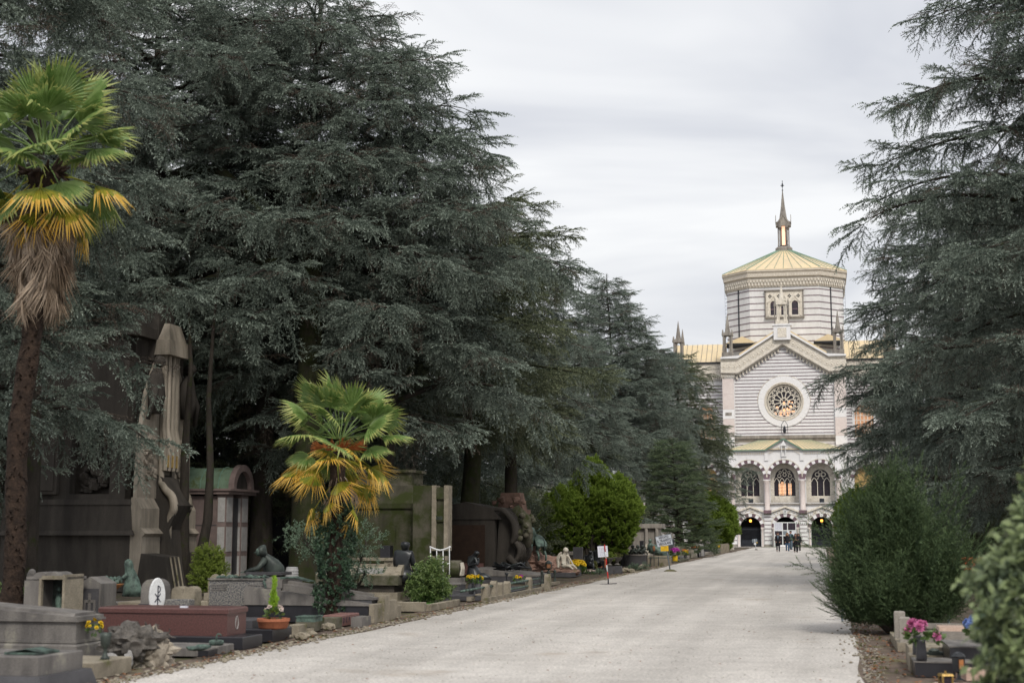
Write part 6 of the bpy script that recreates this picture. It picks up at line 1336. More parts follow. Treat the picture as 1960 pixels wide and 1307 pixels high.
# angel grave
T = tomb('angel_ledger', 'dark ledger grave with green bronze cloth under the marble angel', 'grave', 1100, 1101, [('slab', 'granite_b', [(-2.6, .0, 0, 1.8, 0, .16, dict(dz=.35))]), ('moulding', 'granite_g', [(-2.6, .03, -.03, 1.83, .161, .20, dict(dz=.35))])])
q = MB(); q.loft([(-.75, .6, .20, .75, .4), (-.7, .6, .36, .5, .3), (-.6, .6, .48, .25, .2), (-.55, .6, .52, .05, .05)], 24, fold=.09); q.build('bronze_cloth', M['bronze_g'], T, True)
T = thing('marble_angel', 'small white marble angel sitting and looking down, wings folded', 'statue', G(1079, 1089, .36), -PH+.3)
J = dict(pelvis=(0, 0, .12), waist=(0, .02, .28), chest=(.0, .02, .45), neck=(.02, 0, .58), head=(.06, -.03, .68), crown=(.08, -.03, .75), sh_l=(-.13, .03, .53), el_l=(-.2, .06, .33), wr_l=(-.22, -.02, .14), hand_l=(-.22, -.05, .05), sh_r=(.15, .0, .52), el_r=(.27, -.04, .33), wr_r=(.36, -.12, .14), hand_r=(.38, -.14, .06), hip_r=(.09, -.02, .10), knee_r=(.34, -.12, .16), ank_r=(.5, -.12, .0), hip_l=(-.05, -.05, .1), knee_l=(.15, -.28, .14), ank_l=(.33, -.3, .0))
body('figure', M['whitemarble'], T, J, .92, dict(pelvis=.13, waist=.09, chest=.10, neck=.04, head=.075, crown=.085, sh=.045, el=.035, wr=.028, hand=.03, hip=.08, knee=.055, ank=.035), sub=2)
for s in (-1, 1): q = MB(); q.loft([(s*.14, .13, .04, .035, .02), (s*.17, .15, .20, .07, .03), (s*.15, .14, .42, .09, .035), (s*.10, .10, .56, .06, .03), (s*.06, .08, .60, .02, .02)], 12, fold=.08); q.build('wing', M['whitemarble'], T, True)
q = MB(); q.ball((.07, -.01, .66), .095, 2, .2, 2); q.build('curly_hair', M['whitemarble'], T, True)
potted('flower_pot', 'bronze pot of large yellow chrysanthemums beside the marble angel', 'flower pot', G(1106, 1099), [(.10, 0), (.14, .04), (.15, .16), (.12, .2)], 'bronze_g', 'petal_y', 40, .30, .085, .36, 33)
T = thing('bust_grave', 'bronze bust and heaped bronze leaves on a low grave slab', 'grave', G(1034, 1099), -PH); q = MB(); q.box(-.9, .35, -.2, .6, 0, .22); q.build('slab', M['granite_d'], T); q = MB(); q.loft([(0, .2, .22, .2, .14), (0, .2, .45, .15, .11), (0, .2, .56, .06, .06)], 14, fold=.04); q.ball((0, .19, .68), .115, 2, .05, 1, sq=(.9, 1, 1.2)); q.build('bust', M['bronze_m'], T, True)
q = MB(); rd = random.Random(2); [q.ball((rd.uniform(-.8, .2), rd.uniform(-.1, .2), .26+rd.uniform(0, .2)), .09, 1, .5, i) for i in range(28)]; q.build('bronze_leaves', M['bronze_m'], T)
T = thing('bronze_lamp', 'green bronze votive lamp with conical cap behind the bust', 'lamp', G(1025, 1092), 0); q = MB(); q.lathe([(.08, 0), (.05, .1), (.05, .6), (.16, .66), (.06, .8), (.04, .9), (.01, .95)], 12); q.build('lamp', M['bronze_g'], T, True)
# black stele, sitting pair, urns, conifer
T = tomb('black_stele', 'plain dark rectangular stele left of the sitting bronze pair', 'headstone', 1097, 1093, [('stele', 'granite_d', [(0, .40, 0, .18, 0, 1.02, dict(b=.01))]), ('base', 'granite_b', [(-.05, .45, -.05, .25, 0, .12)])])
T = tomb('small_monument', 'small dark niche monument between the angel and the stele', 'grave', 1080, 1088, [('block', 'darkstone', [(0, .45, 0, .4, 0, .62)]), ('roof', 'greystone', [(-.05, .5, -.05, .45, .62, .78, dict(tx=.12))])])
T = tomb('open_book_slab', 'tilted green bronze plaque with relief between angel and pair', 'plaque', 1128, 1096, [('plaque', 'bronze_g', [(-.62, 0, 0, .35, 0, .10, dict(dz=.32))])])
for i, (px, py, k_, lb, sp_) in enumerate(((1143, 1094, 1.12, 'larger black bronze nude man sitting behind the smaller woman', 0), (1126, 1096, .90, 'smaller black bronze woman sitting with an infant beside the larger man', 1))):
    T = thing('seated_bronze', lb, 'statue', G(px, py), -PH, 'sitting black bronze pair')
    J = dict(pelvis=(0, .1, .30), waist=(-.01, .10, .46), chest=(.02, .06, .66), neck=(.06, .0, .82), head=(.11, -.04, .93), crown=(.12, -.04, 1.0), sh_r=(.2, .0, .74), el_r=(.24, -.12, .52), wr_r=(.2, -.28, .36), hand_r=(.24, -.34, .28), sh_l=(-.16, .08, .75), el_l=(-.22, -.02, .5), wr_l=(-.12, -.18, .36), hand_l=(-.06, -.24, .34),
             hip_r=(.12, .0, .26), knee_r=(.28, -.3, .42), ank_r=(.3, -.36, .08), toe_r=(.32, -.46, .05), hip_l=(-.1, .02, .26), knee_l=(-.22, -.3, .28), ank_l=(.0, -.4, .08), toe_l=(.08, -.42, .05))
    body('figure', M['bronze_d'], T, J, k_, dict(crown=.10, chest=.14), sub=2)
    q = MB(); q.box(-.35, .35, -.4, .4, 0, .18); q.build('rock_seat', M['granite_b'], T)
    if sp_: q = MB(); q.ball((.16, -.26, .52), .10, 2); q.ball((.12, -.24, .38), .13, 2, sq=(1, .8, 1.2)); q.build('infant', M['bronze_d'], T, True)
T = tomb('wide_stele', 'broad black headstone with one slanted shoulder behind the bronze pair', 'headstone', 1118, 1083, [('stone', 'granite_b', [(0, 1.1, 0, .2, 0, 1.15, dict(b=.01))])]); q = MB(); q.prism([(1.1, 0), (1.75, 0), (1.55, .6), (1.1, 1.15)], 0, .2, 'y'); q.build('mossy_shoulder', M['mossy'], T)
T = tomb('tall_stele', 'tall black rectangular headstone flanked by a mossy pillar', 'headstone', 1159, 1083, [('stone', 'granite_b', [(0, .42, 0, .2, 0, 1.18, dict(b=.01))]), ('pillar', 'mossy', [(.45, .74, .02, .2, 0, 1.18)])])
pots = ((1153, 1091, .55, 'wide terracotta urn of green plants beside the striped post', 'terracotta', .20), (1167, 1095, .50, 'grey stone urn with yellow green plants, left of two on grey blocks', 'granite_g', .17), (1182, 1094, .45, 'grey bowl urn with dry plants, right of two on grey blocks', 'granite_g', .22))
for i, (px, py, z_, lb, m, r) in enumerate(pots):
    if i: tomb('urn_block', ('left grey granite block under the yellow green urn', 'right grey granite block under the dry plant urn')[i-1], 'block', px-6, py+3, [('block', 'granite_d', [(0, .30, 0, .3, 0, .30, dict(tx=.02, ty=.02))])], group='grey blocks under the urns')
    z0_ = .30 if i else .0
    T = thing('planted_urn', lb, 'urn', G(px, py) + Vector((0, .15, z0_)), 0, 'urns beside the striped post'); q = MB()
    if i == 0: q.lathe([(.17, 0), (.18, .06), (.17, .3), (.2, .5), (.28, .55), (.28, .58), (.2, .58)], 18)
    else: q.lathe([(.12, 0), (.06, .06), (.07, .12), (.19, .22), (.23, .30), (.19, .30)], 18)
    smooth_angle(q.build('urn', M[m], T), 45); zt = .58 if i == 0 else .30
    P_, F_ = blob_points(random.Random(i), [(0, 0, zt+.05, .22, .22, .12)], 60, .3, zt-.02); scatter('plants', [tuple(p) for p in P_], [tuple(f) for f in F_], [.8]*len(P_), 'box' if i < 2 else 'blade', V_BOX if i < 2 else V_BLADE, T, i, stuff=True)
bush('dwarf_conifer', 'small upright brown green conifer before the terracotta urn', 'shrub', G(1138, 1096), [(0, 0, .28, .17, .17, .30)], 420, 'blade', V_BLADE, 3, .9, up=1.2, shell=.3)
T = thing('white_flowers', 'low heap of white flowers and rags at the path edge', 'flowers', G(1128, 1097), 0); blooms(T, (0, 0, .07), 12, .22, .06, 'petal_w', 12, .3)
bush('low_plants', 'low grey green border plants beside the white flowers', 'plants', G(1148, 1098), [(0, 0, .08, .28, .14, .10)], 90, 'grey', V_GREY, 5, .35, shell=.2)
# bronze standing figure, black sarcophagus, green bronzes
T = tomb('black_sarcophagus', 'long black sarcophagus sloping down between bronze figures', 'sarcophagus', 1236, 1083, [('chest', 'granite_d', [(-1.0, .0, 0, .8, 0, .50, dict(dz=.18))]), ('head_block', 'granite_b', [(-2.3, -1.05, 0, .8, 0, .62)]), ('coping', 'granite_g', [(-1.0, .03, -.03, .83, .501, .55, dict(dz=.18))])])
T = thing('draped_bronze', 'slim green bronze woman standing on the black sarcophagus trailing a long cloth', 'statue', G(1187, 1056, .62), -PH)
q = MB(); q.loft([(.1, 0, -.3, .2, .12), (.06, 0, 0, .14, .1), (.02, 0, .3, .10, .08), (0, 0, .55, .10, .07), (-.01, 0, .70, .09, .06), (-.02, 0, .76, .03, .03)], 16, fold=.07); q.ball((-.03, -.02, .84), .065, 2); q.tube([(.05, 0, .68), (.1, -.03, .95), (.05, -.02, 1.08)], [.03, .025, .02], 6); q.build('figure', M['bronze_g'], T, True)
q = MB(); q.tube([(.0, -.05, .1), (.12, -.12, .06), (.22, -.15, -.12), (.32, -.18, -.38)], [.07, .10, .08, .05], 9); q.tube([(.05, -.1, .1), (.25, -.15, .16), (.4, -.2, .0), (.55, -.22, -.2)], [.035, .04, .035, .015], 7); q.build('trailing_cloth', M['bronze_g'], T, True)
T = thing('crouching_bronze', 'crouching dark bronze couple on the black sarcophagus', 'statue', G(1219, 1060, .60), -PH); q = MB(); rd = random.Random(6)
for i in range(3): x = -.3+i*.25; q.loft([(x, 0, 0, .12, .1), (x+.08, 0, .15, .13, .1), (x+.2, -.03, .3, .09, .08)], 10, fold=.05); q.ball((x+.1, -.04, .36), .09, 2); q.tube([(x, 0, .2), (x+.25, -.1, .12), (x+.35, -.1, 0)], [.05, .04, .03], 6)
q.build('figures', M['bronze_m'], T, True)
T = tomb('relief_pillar', 'narrow pale marble relief slab beside the crouching bronzes', 'relief', 1236, 1078, [('slab', 'whitemarble', [(0, .22, -.06, .2, 0, 1.05)])]); q = MB(); rd = random.Random(1); [q.ball((rd.uniform(.03, .2), -.08, .1+i*.09), .06, 1, .4, i) for i in range(11)]; q.build('carved_figures', M['whitemarble'], T)
T = tomb('backing_block', 'broad grey block behind the crouching bronze couple', 'block', 1218, 1074, [('block', 'granite_d', [(0, .75, 0, .5, 0, 1.25)])])
T = thing('reclining_bronze', 'large green bronze draped figure reclining on a fluted pedestal', 'statue', G(1243, 1082), -PH)
q = MB(); q.loft([(.02, .1, .75, .16, .12), (.05, .1, 1.0, .15, .12), (.04, .1, 1.15, .06, .06)], 14, fold=.06); q.ball((.05, .05, 1.24), .09, 2)
q.tube([(0, .1, .85), (.35, .1, .78), (.7, .08, .60), (1.0, .05, .42)], [.22, .26, .18, .10], 14); q.tube([(.2, .05, .9), (.45, .0, 1.02), (.5, -.05, .85)], [.06, .05, .04], 8); q.build('figure', M['bronze_g'], T, True)
q = MB(); q.box(-.1, 1.0, -.1, .5, 0, .5); q.build('pedestal', M['stone'], T)
for k in range(8): q = MB(); q.tube([(1.02, -.05+.075*k, 0), (1.02, -.05+.075*k, .45)], .035, 6); q.build('flute', M['stone'], T)
T = thing('low_rail', 'dark iron grave rail with green top bar and a rusted lantern', 'railing', G(1245, 1082.5), -PH)
for x in (0, .18, .4): q = MB(); q.tube([(x, 0, 0), (x, 0, .45 if x != .18 else .75)], .02, 6); q.build('post', M['iron'], T)
q = MB(); q.tube([(-.1, 0, .4), (1.0, 0, .4)], .022, 6); q.build('top_bar', M['bronze_g'], T); q = MB(); q.lathe([(.03, .72), (.07, .78), (.07, .92), (.02, 1.0)], 8, .18, 0); q.build('lantern', M['deadleaf'], T)
bush('grave_plants', 'spiky green plants at the path edge before the black sarcophagus', 'plants', G(1215, 1092), [(0, 0, .12, .35, .2, .16), (.5, .2, .16, .16, .12, .22)], 160, 'grey', V_GREY, 6, .45, shell=.2)
stone_row('broken stone block at the path edge by the black sarcophagus', [(1196, 1095), (1208, 1096), (1222, 1090), (1232, 1088)], 'stone', .28, 'broken blocks by the black sarcophagus')
potted('flower_pot', 'yellow patterned pot of magenta flowers right of the grey sign', 'flower pot', G(1292, 1073.5, .12), [(.12, 0), (.14, .02), (.15, .3), (.13, .3)], 'petal_y', 'petal_m', 26, .24, .10, .52, 41)
potted('flower_pot', 'small vase of bright yellow flowers on a low stone ledge', 'flower pot', G(1312, 1068, .15), [(.06, 0), (.1, .1), (.08, .2)], 'granite_d', 'petal_y', 14, .13, .08, .34, 42)
tomb('stone_ledge', 'low mossy stone ledge carrying the pots of magenta and yellow flowers', 'ledge', 1283, 1076, [('ledge', 'mossy', [(0, .5, 0, 6, 0, .12)])])
tomb('concrete_trough', 'long pale concrete trough tomb under the fir tree', 'tomb', 1345, 1064, [('trough', 'palepanel', [(-1.5, 0, 0, .8, 0, .95, dict(b=.02))]), ('inner_slab', 'pinkgran', [(-1.4, -.9, -.3, 0, 0, .45)]), ('end_block', 'granite_d', [(-.8, -.1, -.4, 0, 0, .4)])])
T = thing('bouquet', 'red and salmon flowers before the pale concrete trough', 'flowers', G(1332, 1056, .35), 0); blooms(T, (0, 0, .25), 14, .25, .13, 'petal_o', 3); blooms(T, (-.3, 0, .35), 5, .14, .1, 'petal_r', 4, name='red_heads')
T = thing('weathered_statuette', 'slim weathered marble statuette behind the magenta flowers', 'statue', G(1291, 1068, 0), 0); q = MB(); q.loft([(0, 0, 0, .14, .12), (0, 0, .4, .10, .09), (-.03, 0, .8, .08, .07), (-.04, 0, .9, .03, .03)], 12, fold=.06); q.ball((-.05, 0, .98), .08, 2); q.build('figure', M['whitemarble'], T, True)
# graves further along the left edge
rd = random.Random(77); cols = ['granite_g', 'stone', 'granite_d', 'greystone', 'mossy', 'whitemarble', 'granite_b']
seen_l = ['grey granite', 'buff stone', 'dark granite', 'weathered grey', 'mossy stone', 'aged marble', 'black granite']
s_ = 80; i = 0; kinds_ = ['upright headstone', 'stepped slab', 'block tomb with vase', 'broken column', 'headstone with cross']
while s_ < 142:
    k_ = i % 5; ci = rd.randrange(7); t_ = -8.3-rd.uniform(0, .4); p = U*s_+V*t_
    T = thing('roadside_grave', '%s %s, number %d counting from the concrete trough towards the chapel' % (seen_l[ci], kinds_[k_], i+1), 'grave', p, -PH, 'graves lining the far left edge'); m = M[cols[ci]]
    _nb = ['nearest the concrete trough', 'a little beyond the trough', 'halfway to the chapel', 'beyond the halfway mark', 'close to the chapel forecourt'][min(4, int((s_-80)/12.5))]; T['label'] = 'small %s %s, left path edge, %s' % (seen_l[ci], kinds_[k_], _nb); w = rd.uniform(.5, .9)
    q = MB(); q.bbox(-1.6, .2, -.1, w+.5, 0, rd.uniform(.2, .35)); q.build('base', m, T)
    q = MB()
    if k_ == 0: q.bbox(-1.5, -1.3, 0, w, .2, 1.2)
    elif k_ == 1: q.bbox(-1.4, 0, .1, w+.3, .3, .6); q.bbox(-1.2, -.2, .2, w+.2, .6, .75)
    elif k_ == 2: q.bbox(-.9, -.2, 0, w, .3, .9); q.lathe([(.08, .9), (.14, 1.05), (.08, 1.2)], 10, -.5, .3)
    elif k_ == 3: q.lathe([(.2, .3), (.17, .4), (.16, 1.2), (.12, 1.3)], 12, -.5, .4)
    else: q.bbox(-.9, -.7, 0, w, .3, 1.0); q.box(-.85, -.75, w/2-.06, w/2+.06, 1.0, 1.6); q.box(-.85, -.75, w/2-.25, w/2+.25, 1.25, 1.37)
    q.build('marker', m, T)
    if rd.random() < .5: blooms(T, (.0, .2, .5), 8, .18, .09, rd.choice(['petal_r', 'petal_y', 'petal_w', 'petal_m', 'petal_o']), i)
    s_ += rd.uniform(2.3, 3.6); i += 1
T = thing('post_row', 'short stone posts and bronze foliage ending the left row near the chapel', 'railing', U*118+V*-7.9, -PH)
for k in range(9): q = MB(); q.box(-.09, .09, k*1.2, k*1.2+.18, 0, .75); q.build('post', M['stone'], T)
# ---------------------------------------------------------------- big monuments behind, left side
def mono(name, label, cat, px, Y, rz=-PH): return thing(name, label, cat, GX(px, Y), rz)
T = mono('art_nouveau_tomb', 'tall art nouveau mausoleum, sides coloured dark for shade, sculpted end wall pale for light', 'mausoleum', 262, 40)
q = MB(); q.box(-4.0, -.02, .02, 3.6, 0, 1.55); q.box(-4.0, .14, -.12, 3.75, 1.55, 1.68, tx=.05, ty=.05); q.box(-4.0, .10, -.08, 3.7, 0, .12); q.build('base_wall', M['darkstone'], T)
q = MB(); q.box(-4.0, .06, -.05, 3.7, 1.68, 2.4, tx=.06, ty=.06); q.box(-4.0, .02, -.02, 3.64, 2.4, 2.55, tx=.03, ty=.03); q.build('moulded_plinth', M['darkstone'], T)
q = MB(); arch_wall(q, -4.0, -.25, 2.55, 7.2, [(-1.35, .62, 2.7, 4.2, 'round')], .1, .45); q.box(-4.0, -.25, .45, 3.6, 2.55, 7.2); q.box(-4.0, 0, -.05, 3.6, 7.2, 7.5); q.build('side_wall', M['darkstone'], T)
q = MB(); rd = random.Random(8); [q.ball((-1.35+rd.uniform(-.4, .4), .38, 2.8+rd.uniform(0, 1.5)), rd.uniform(.08, .2), 1, .6, i_) for i_ in range(40)]; q.build('carved_relief', M['darkstone'], T)
q = MB(); q.box(-3.2, -2.3, -.02, .1, 2.7, 4.8); q.box(-3.1, -2.4, -.05, -.02, 2.8, 4.7); q.build('side_panel', M['darkstone'], T)
# end wall, its lit look put into paler stone: a shell-shaped front facing the path (local +x)
q = MB(); prof = [(.0, 0), (.35, 0), (.35, 1.5), (.45, 1.6), (.3, 1.75), (.3, 2.3), (.12, 2.6)]
for y0, y1 in ((0, 1.15), (2.45, 3.6)): q.prism([(x, z_) for x, z_ in prof]+[(0, 2.6)], y0, y1, 'y')
q.build('end_base', M['buffmon'], T)
q = MB(); pts = [(0.1, 2.6), (3.5, 2.6), (3.45, 4.2), (3.1, 5.6), (2.5, 6.6), (1.1, 6.6), (.5, 5.6), (.15, 4.2)]; q.prism(pts, 0, .12, 'x'); q.build('end_shell', M['buffmon'], T)
q = MB(); 
for k, y in enumerate((1.35, 1.62, 1.9, 2.17)): q.tube([(.25, y, 6.9), (.25, y, 4.6), (.32, y, 4.2), (.32, y, 3.4)], [.06, .07, .09, .07], 7)
q.build('pipe_mouldings', M['buffmon'], T)
q = MB(); q.box(.0, .5, 1.1, 2.45, 6.75, 7.2, tx=.05, ty=.05); q.box(.05, .42, 1.2, 2.35, 7.2, 7.7, tx=.1, ty=.2); q.build('pipe_cap', M['buffmon'], T)
for y in (1.38, 2.17): q = MB(); q.stube([(.2, y, 7.0), (.2, y, 3.5), (.34, y+(.10 if y > 2 else -.10), 2.95), (.62, y+(.12 if y > 2 else -.12), 2.65), (.66, y+(.06 if y > 2 else -.06), 2.3), (.50, y, 1.9), (.52, y, .9), (.66, y, 0)], [.09, .09, .10, .12, .13, .10, .08, .12], 9); q.build('scroll_bracket', M['buffmon'], T, True)
q = MB(); q.prism([(.1, 0), (.75, 0), (.55, 1.7), (.8, 2.4), (.3, 3.2), (.1, 3.3)], 1.28, 2.3, 'y'); q.build('front_panel', M['darkstone'], T)
q = MB(); q.box(.3, .36, 1.35, 2.2, 3.5, 3.85); q.build('gilt_band', mat('gilt', (0.55, 0.38, 0.12), (0.3, 0.2, 0.08), rough=.5, scale=20), T)
for sy, y0 in ((-1, .75), (1, 2.85)):
    q = MB(); rd = random.Random(3+sy); [q.ball((.14, y0+rd.uniform(-.28, .28), 3.0+rd.uniform(0, 1.3)), rd.uniform(.07, .14), 1, .6, i_) for i_ in range(30)]; q.build('oval_relief', M['buffmon'], T)
    q = MB(); q.loft([(.25, y0, 5.0, .18, .2), (.3, y0, 5.5, .25, .28), (.25, y0, 6.0, .22, .3), (.3, y0, 6.3, .12, .14)], 12, fold=.08); q.ball((.35, y0, 6.5), .18, 2); q.tube([(.3, y0, 6.0), (.4, y0+sy*.4, 5.4), (.3, y0+sy*.5, 4.8)], [.12, .1, .06], 7); q.build('carved_figure', M['darkstone'], T, True)
q = MB(); q.box(-.9, .1, 1.2, 2.4, 6.6, 8.3, tx=.1, ty=.1); q.build('tall_pylon', M['darkstone'], T)
for y in (-.2, 2.7): q = MB(); q.prism([(.3, 0), (1.4, 0), (1.2, .95), (.45, 1.05)], y, y+.95, 'y'); q.build('outer_buttress', M['darkstone'], T)
for y in (-.2, 2.7):
    for k in range(3): q = MB(); q.tube([(1.43, y+.2+.25*k, 0), (1.23, y+.2+.25*k, .95)], .03, 5); q.build('edge_roll', M['stone'], T)
T = mono('pink_mausoleum', 'pink granite mausoleum with a green copper barrel roof', 'mausoleum', 441, 44)
q = MB(); q.box(-2.6, -.3, .05, 2.0, 0, 2.75); q.build('wall', M['pinkgran'], T)
for z_ in (.95, 1.85): q = MB(); q.box(-2.62, -.28, .04, .06, z_-.012, z_+.012); q.build('joint', M['granite_d'], T)
for y0, nm in ((.0, 0), (1.2, 1)):
    q = MB(); q.box(-.3, 0, y0, y0+.55, 0, 2.8); q.build('pilaster', M['pinkgran'], T)
    for z_ in (.15, 1.05, 1.95): q = MB(); q.box(0, .012, y0+.06, y0+.49, z_, z_+.75); q.build('pale_panel', M['palepanel'], T); q = MB(); q.box(-.26, -.03, y0-.012, y0, z_, z_+.75); q.build('pale_panel', M['palepanel'], T)
q = MB(); q.box(-.3, -.1, .55, 1.2, 0, 2.7); q.build('dark_door', M['granite_b'], T)
q = MB(); q.box(-2.7, .12, -.1, 2.1, 2.8, 2.9); q.box(-2.75, .2, -.15, 2.15, 2.9, 2.97); q.build('cornice', M['pinkgran'], T)
q = MB(); q.prism([(1.0+.72*math.cos(a), 2.97+.68*math.sin(a)) for a in [math.pi*k/14 for k in range(15)]], -2.7, .0, 'x'); rf = q.build('barrel_roof', mat('copper_roof_green', (0.20, 0.30, 0.21), (0.15, 0.22, 0.15), rough=.8, scale=3, moss=(.12, .15, .05), moss_amt=.3), T)
for x in (-2.2, -1.6, -1.0, -.4): q = MB(); q.tube([(x, 1.0+.735*math.cos(a), 2.97+.695*math.sin(a)) for a in [math.pi*k/14 for k in range(15)]], .02, 4); q.build('roof_seam', M['verdigris'], rf)
q = MB()
for k in range(14): a0, a1 = math.pi*k/14, math.pi*(k+1)/14; q.prism([(1.0+r_*math.cos(a_), 2.97+r_*.94*math.sin(a_)) for r_, a_ in ((.60, a0), (.82, a0), (.82, a1), (.60, a1))], -.02, .16, 'x')
q.build('arched_front', M['pinkgran'], T)
q = MB(); q.prism([(1.0+.6*math.cos(a), 2.97+.56*math.sin(a)) for a in [math.pi*k/10 for k in range(11)]], .0, .02, 'x'); q.build('tympanum', M['darkstone'], T)
T = mono('mossy_mausoleum', 'broad mossy stone mausoleum with a stepped square cap', 'mausoleum', 822, 43)
q = MB(); q.box(-3.6, 0, 0, 2.6, 0, 2.35); q.build('wall', M['mossshade'], T)
for z_ in (.7, 1.3, 1.85):
    for x in np.arange(-3.55, -.2, .85): q = MB(); q.box(x+.02+(.4 if z_ == 1.3 else 0), min(-.02, x+.83+(.4 if z_ == 1.3 else 0)), -.03, 0, z_+.02-.6, z_-.02); q.build('stone_block', M['mossshade'], T)
q = MB(); q.box(-3.65, .06, -.06, 2.66, 2.35, 2.5); q.box(-3.6, .02, -.02, 2.6, 2.5, 3.05, tx=.55, ty=.5); q.build('sloping_shoulder', M['mossshade'], T)
q = MB(); q.box(-2.6, -.62, .5, 2.0, 3.05, 3.12); q.box(-2.5, -.7, .58, 1.9, 3.12, 3.45); q.box(-2.55, -.62, .5, 2.0, 3.45, 3.54); q.build('square_cap', M['mossy'], T)
q = MB(); q.box(-2.9, .25, -.9, -.1, 0, .45); q.build('step', M['mossshade'], T)
T = mono('pillar_stele', 'tall narrow double pillar stele with dark inset panels beside the mossy mausoleum', 'headstone', 838, 42)
for x in (-.15, .22): q = MB(); q.box(x, x+.13, 0, .45, 1.1 if x > 0 else 1.1, 3.0); q.build('pillar', M['stone'], T)
q = MB(); q.box(-.02, .22, .08, .4, 0, 2.95); q.box(-.75, -.15, .1, .6, 0, 3.0); q.build('core', M['mossshade'], T)
for z_ in (1.1, 1.95, 2.6): q = MB(); q.box(-.02, .22, .02, .08, z_, z_+.18 if z_ != 2.6 else z_+.3); q.build('cross_block', M['mossshade'], T)
q = MB(); q.box(.0, .2, .0, .08, .0, .9); q.box(-.12, -.05, -.1, .1, 0, .95); q.box(.28, .36, -.1, .1, 0, .95); q.build('foot', M['stone'], T); q = MB(); [q.box(-.01+.05*k, .02+.05*k, .0, .02, 2.0, 2.1) for k in range(4)]; q.build('bronze_letters', M['bronze_m'], T)
T = mono('scroll_mausoleum', 'low dark tomb with huge carved scroll and claw feet at its right end', 'mausoleum', 968, 51)
q = MB(); q.box(-2.9, -.4, .0, 2.4, 0, 2.1); q.box(-.4, .25, .3, 2.2, .5, 2.35, tx=.1); q.prism([(-2.9, 2.1), (-.2, 2.1), (-.5, 2.5), (-1.5, 2.72), (-2.6, 2.5)], -.05, 2.4, 'y'); q.build('body', M['darkstone'], T)
q = MB(); q.box(-2.0, -.75, -.03, 0, .35, 1.9); q.build('brown_panel', mat('brown_bronze_panel', (.06, .036, .025), (.045, .028, .02), bump=0), T); q = MB(); q.box(-1.9, -.8, -.06, -.03, .15, .55); q.build('pink_plinth', M['redmarble'], T)
q = MB(); 
for k in range(6):
    y = .05+k*.36
    q.stube([(-.6, y, 2.45), (-.1, y, 2.4), (.25, y, 2.0), (.32, y, 1.55), (.2, y, 1.25)], [.07, .10, .12, .12, .08], 9); q.stube([(.35, y, 1.3), (.5, y, 1.0), (.35, y, .65), (.05, y, .6)], [.09, .10, .08, .05], 8)
q.build('scrolls', M['darkstone'], T, True)
q = MB(); q.tube([(.1, 1.0, 2.5), (.45, 1.0, 2.1), (.55, 1.0, 1.5), (.55, 1.0, 1.1)], [.2, .28, .25, .15], 12); rd = random.Random(4); [q.ball((.45+rd.uniform(-.1, .25), .3+rd.uniform(0, 1.5), 1.2+rd.uniform(0, 1.1)), .13, 1, .5, k) for k in range(24)]; q.build('garland', M['mossy'], T, True)
for y in (.0, .9, 1.8):
    q = MB()
    for k in (-1, 0, 1): q.tube([(.1, y, .75), (.35, y+k*.08, .55), (.5, y+k*.1, .3), (.45, y+k*.1, .0)], [.14, .10, .08, .04], 7)
    q.build('claw_foot', M['darkstone'], T, True)
T = tomb('bench_wall', 'long buff stone bench wall with sloping ends behind the kneeling woman', 'wall', 985, 1092, [('wall', 'stone', [(-2.3, .0, 0, .5, 0, .78, dict(tx=.0)),]), ('front_moss', 'mossy', [(-2.1, -.2, -.03, 0, 0, .5)]), ('end', 'stone', [(.0, .28, 0, .6, 0, .82)])])
T = mono('pink_rock', 'rugged pink rock mound carrying bronze oxen', 'rock', 1018, 54)
q = MB(); rd = random.Random(3)
for (x, y, z_, r, sx, sz) in ((-.5, .5, .55, .8, 1.0, .9), (.1, .4, .38, .8, 1.3, .6), (.8, .3, .2, .6, 1.3, .5), (-.9, .8, .8, .6, .9, 1.0)): q.ball((x, y, z_), r, 4, .32, x*3+1, sq=(sx, .9, sz), nsc=2.0)
q.build('rock', M['pinkrock'], T); q = MB(); q.box(-1.4, 1.6, -.6, 1.6, 0, .16); q.build('plinth', M['granite_d'], T)
def ox(label, loc, rz, k):
    T = thing('bronze_ox', label, 'statue', loc, rz, 'bronze oxen on the pink rock')
    pts = [(0, .55, 1.0), (0, .15, 1.02), (0, -.25, 1.0), (0, -.6, 1.08), (0, -.9, 1.05), (0, -1.15, .85), (0, -1.3, .7)]; rad = [.24, .28, .27, .26, .17, .14, .09]; ed = [(i_, i_+1) for i_ in range(6)]
    for sx in (-1, 1):
        for (y, root, back) in ((.55, 0, 1), (-.55, 3, 0)):
            b0 = len(pts); pts += [(sx*.17, y, .72), (sx*.18, y+(-.14 if back else .0), .50), (sx*.18, y+(.10 if back else .06), .28), (sx*.18, y+(.04 if back else 0), .04)]; rad += [.13, .075, .05, .055]; ed += [(root, b0), (b0, b0+1), (b0+1, b0+2), (b0+2, b0+3)]
    me = skinned('body', [Vector(p)*k for p in pts], ed, [r*k for r in rad], 2); me.materials.append(M['bronze_g']); inst('body', me, T)
    q = MB(); 
    for sx in (-1, 1): q.tube([(sx*.08*k, -1.1*k, .98*k), (sx*.28*k, -1.1*k, 1.02*k), (sx*.36*k, -1.2*k, 1.2*k)], [.035*k, .03*k, .01*k], 6)
    q.build('horns', M['bronze_g'], T, True); q = MB(); q.tube([(0, .75*k, 1.05*k), (0, .88*k, .9*k), (0, .86*k, .5*k)], [.03*k, .025*k, .04*k], 6); q.build('tail', M['bronze_g'], T, True)
ox('left bronze ox straining up the pink rock, seen from behind', GX(1002, 53.0)+Vector((0, 0, .92)), math.pi*0.86, .78)
ox('right bronze ox stepping down the pink rock beside the thuja', GX(1027, 54.0)+Vector((0, 0, .55)), math.pi*1.12, .82)
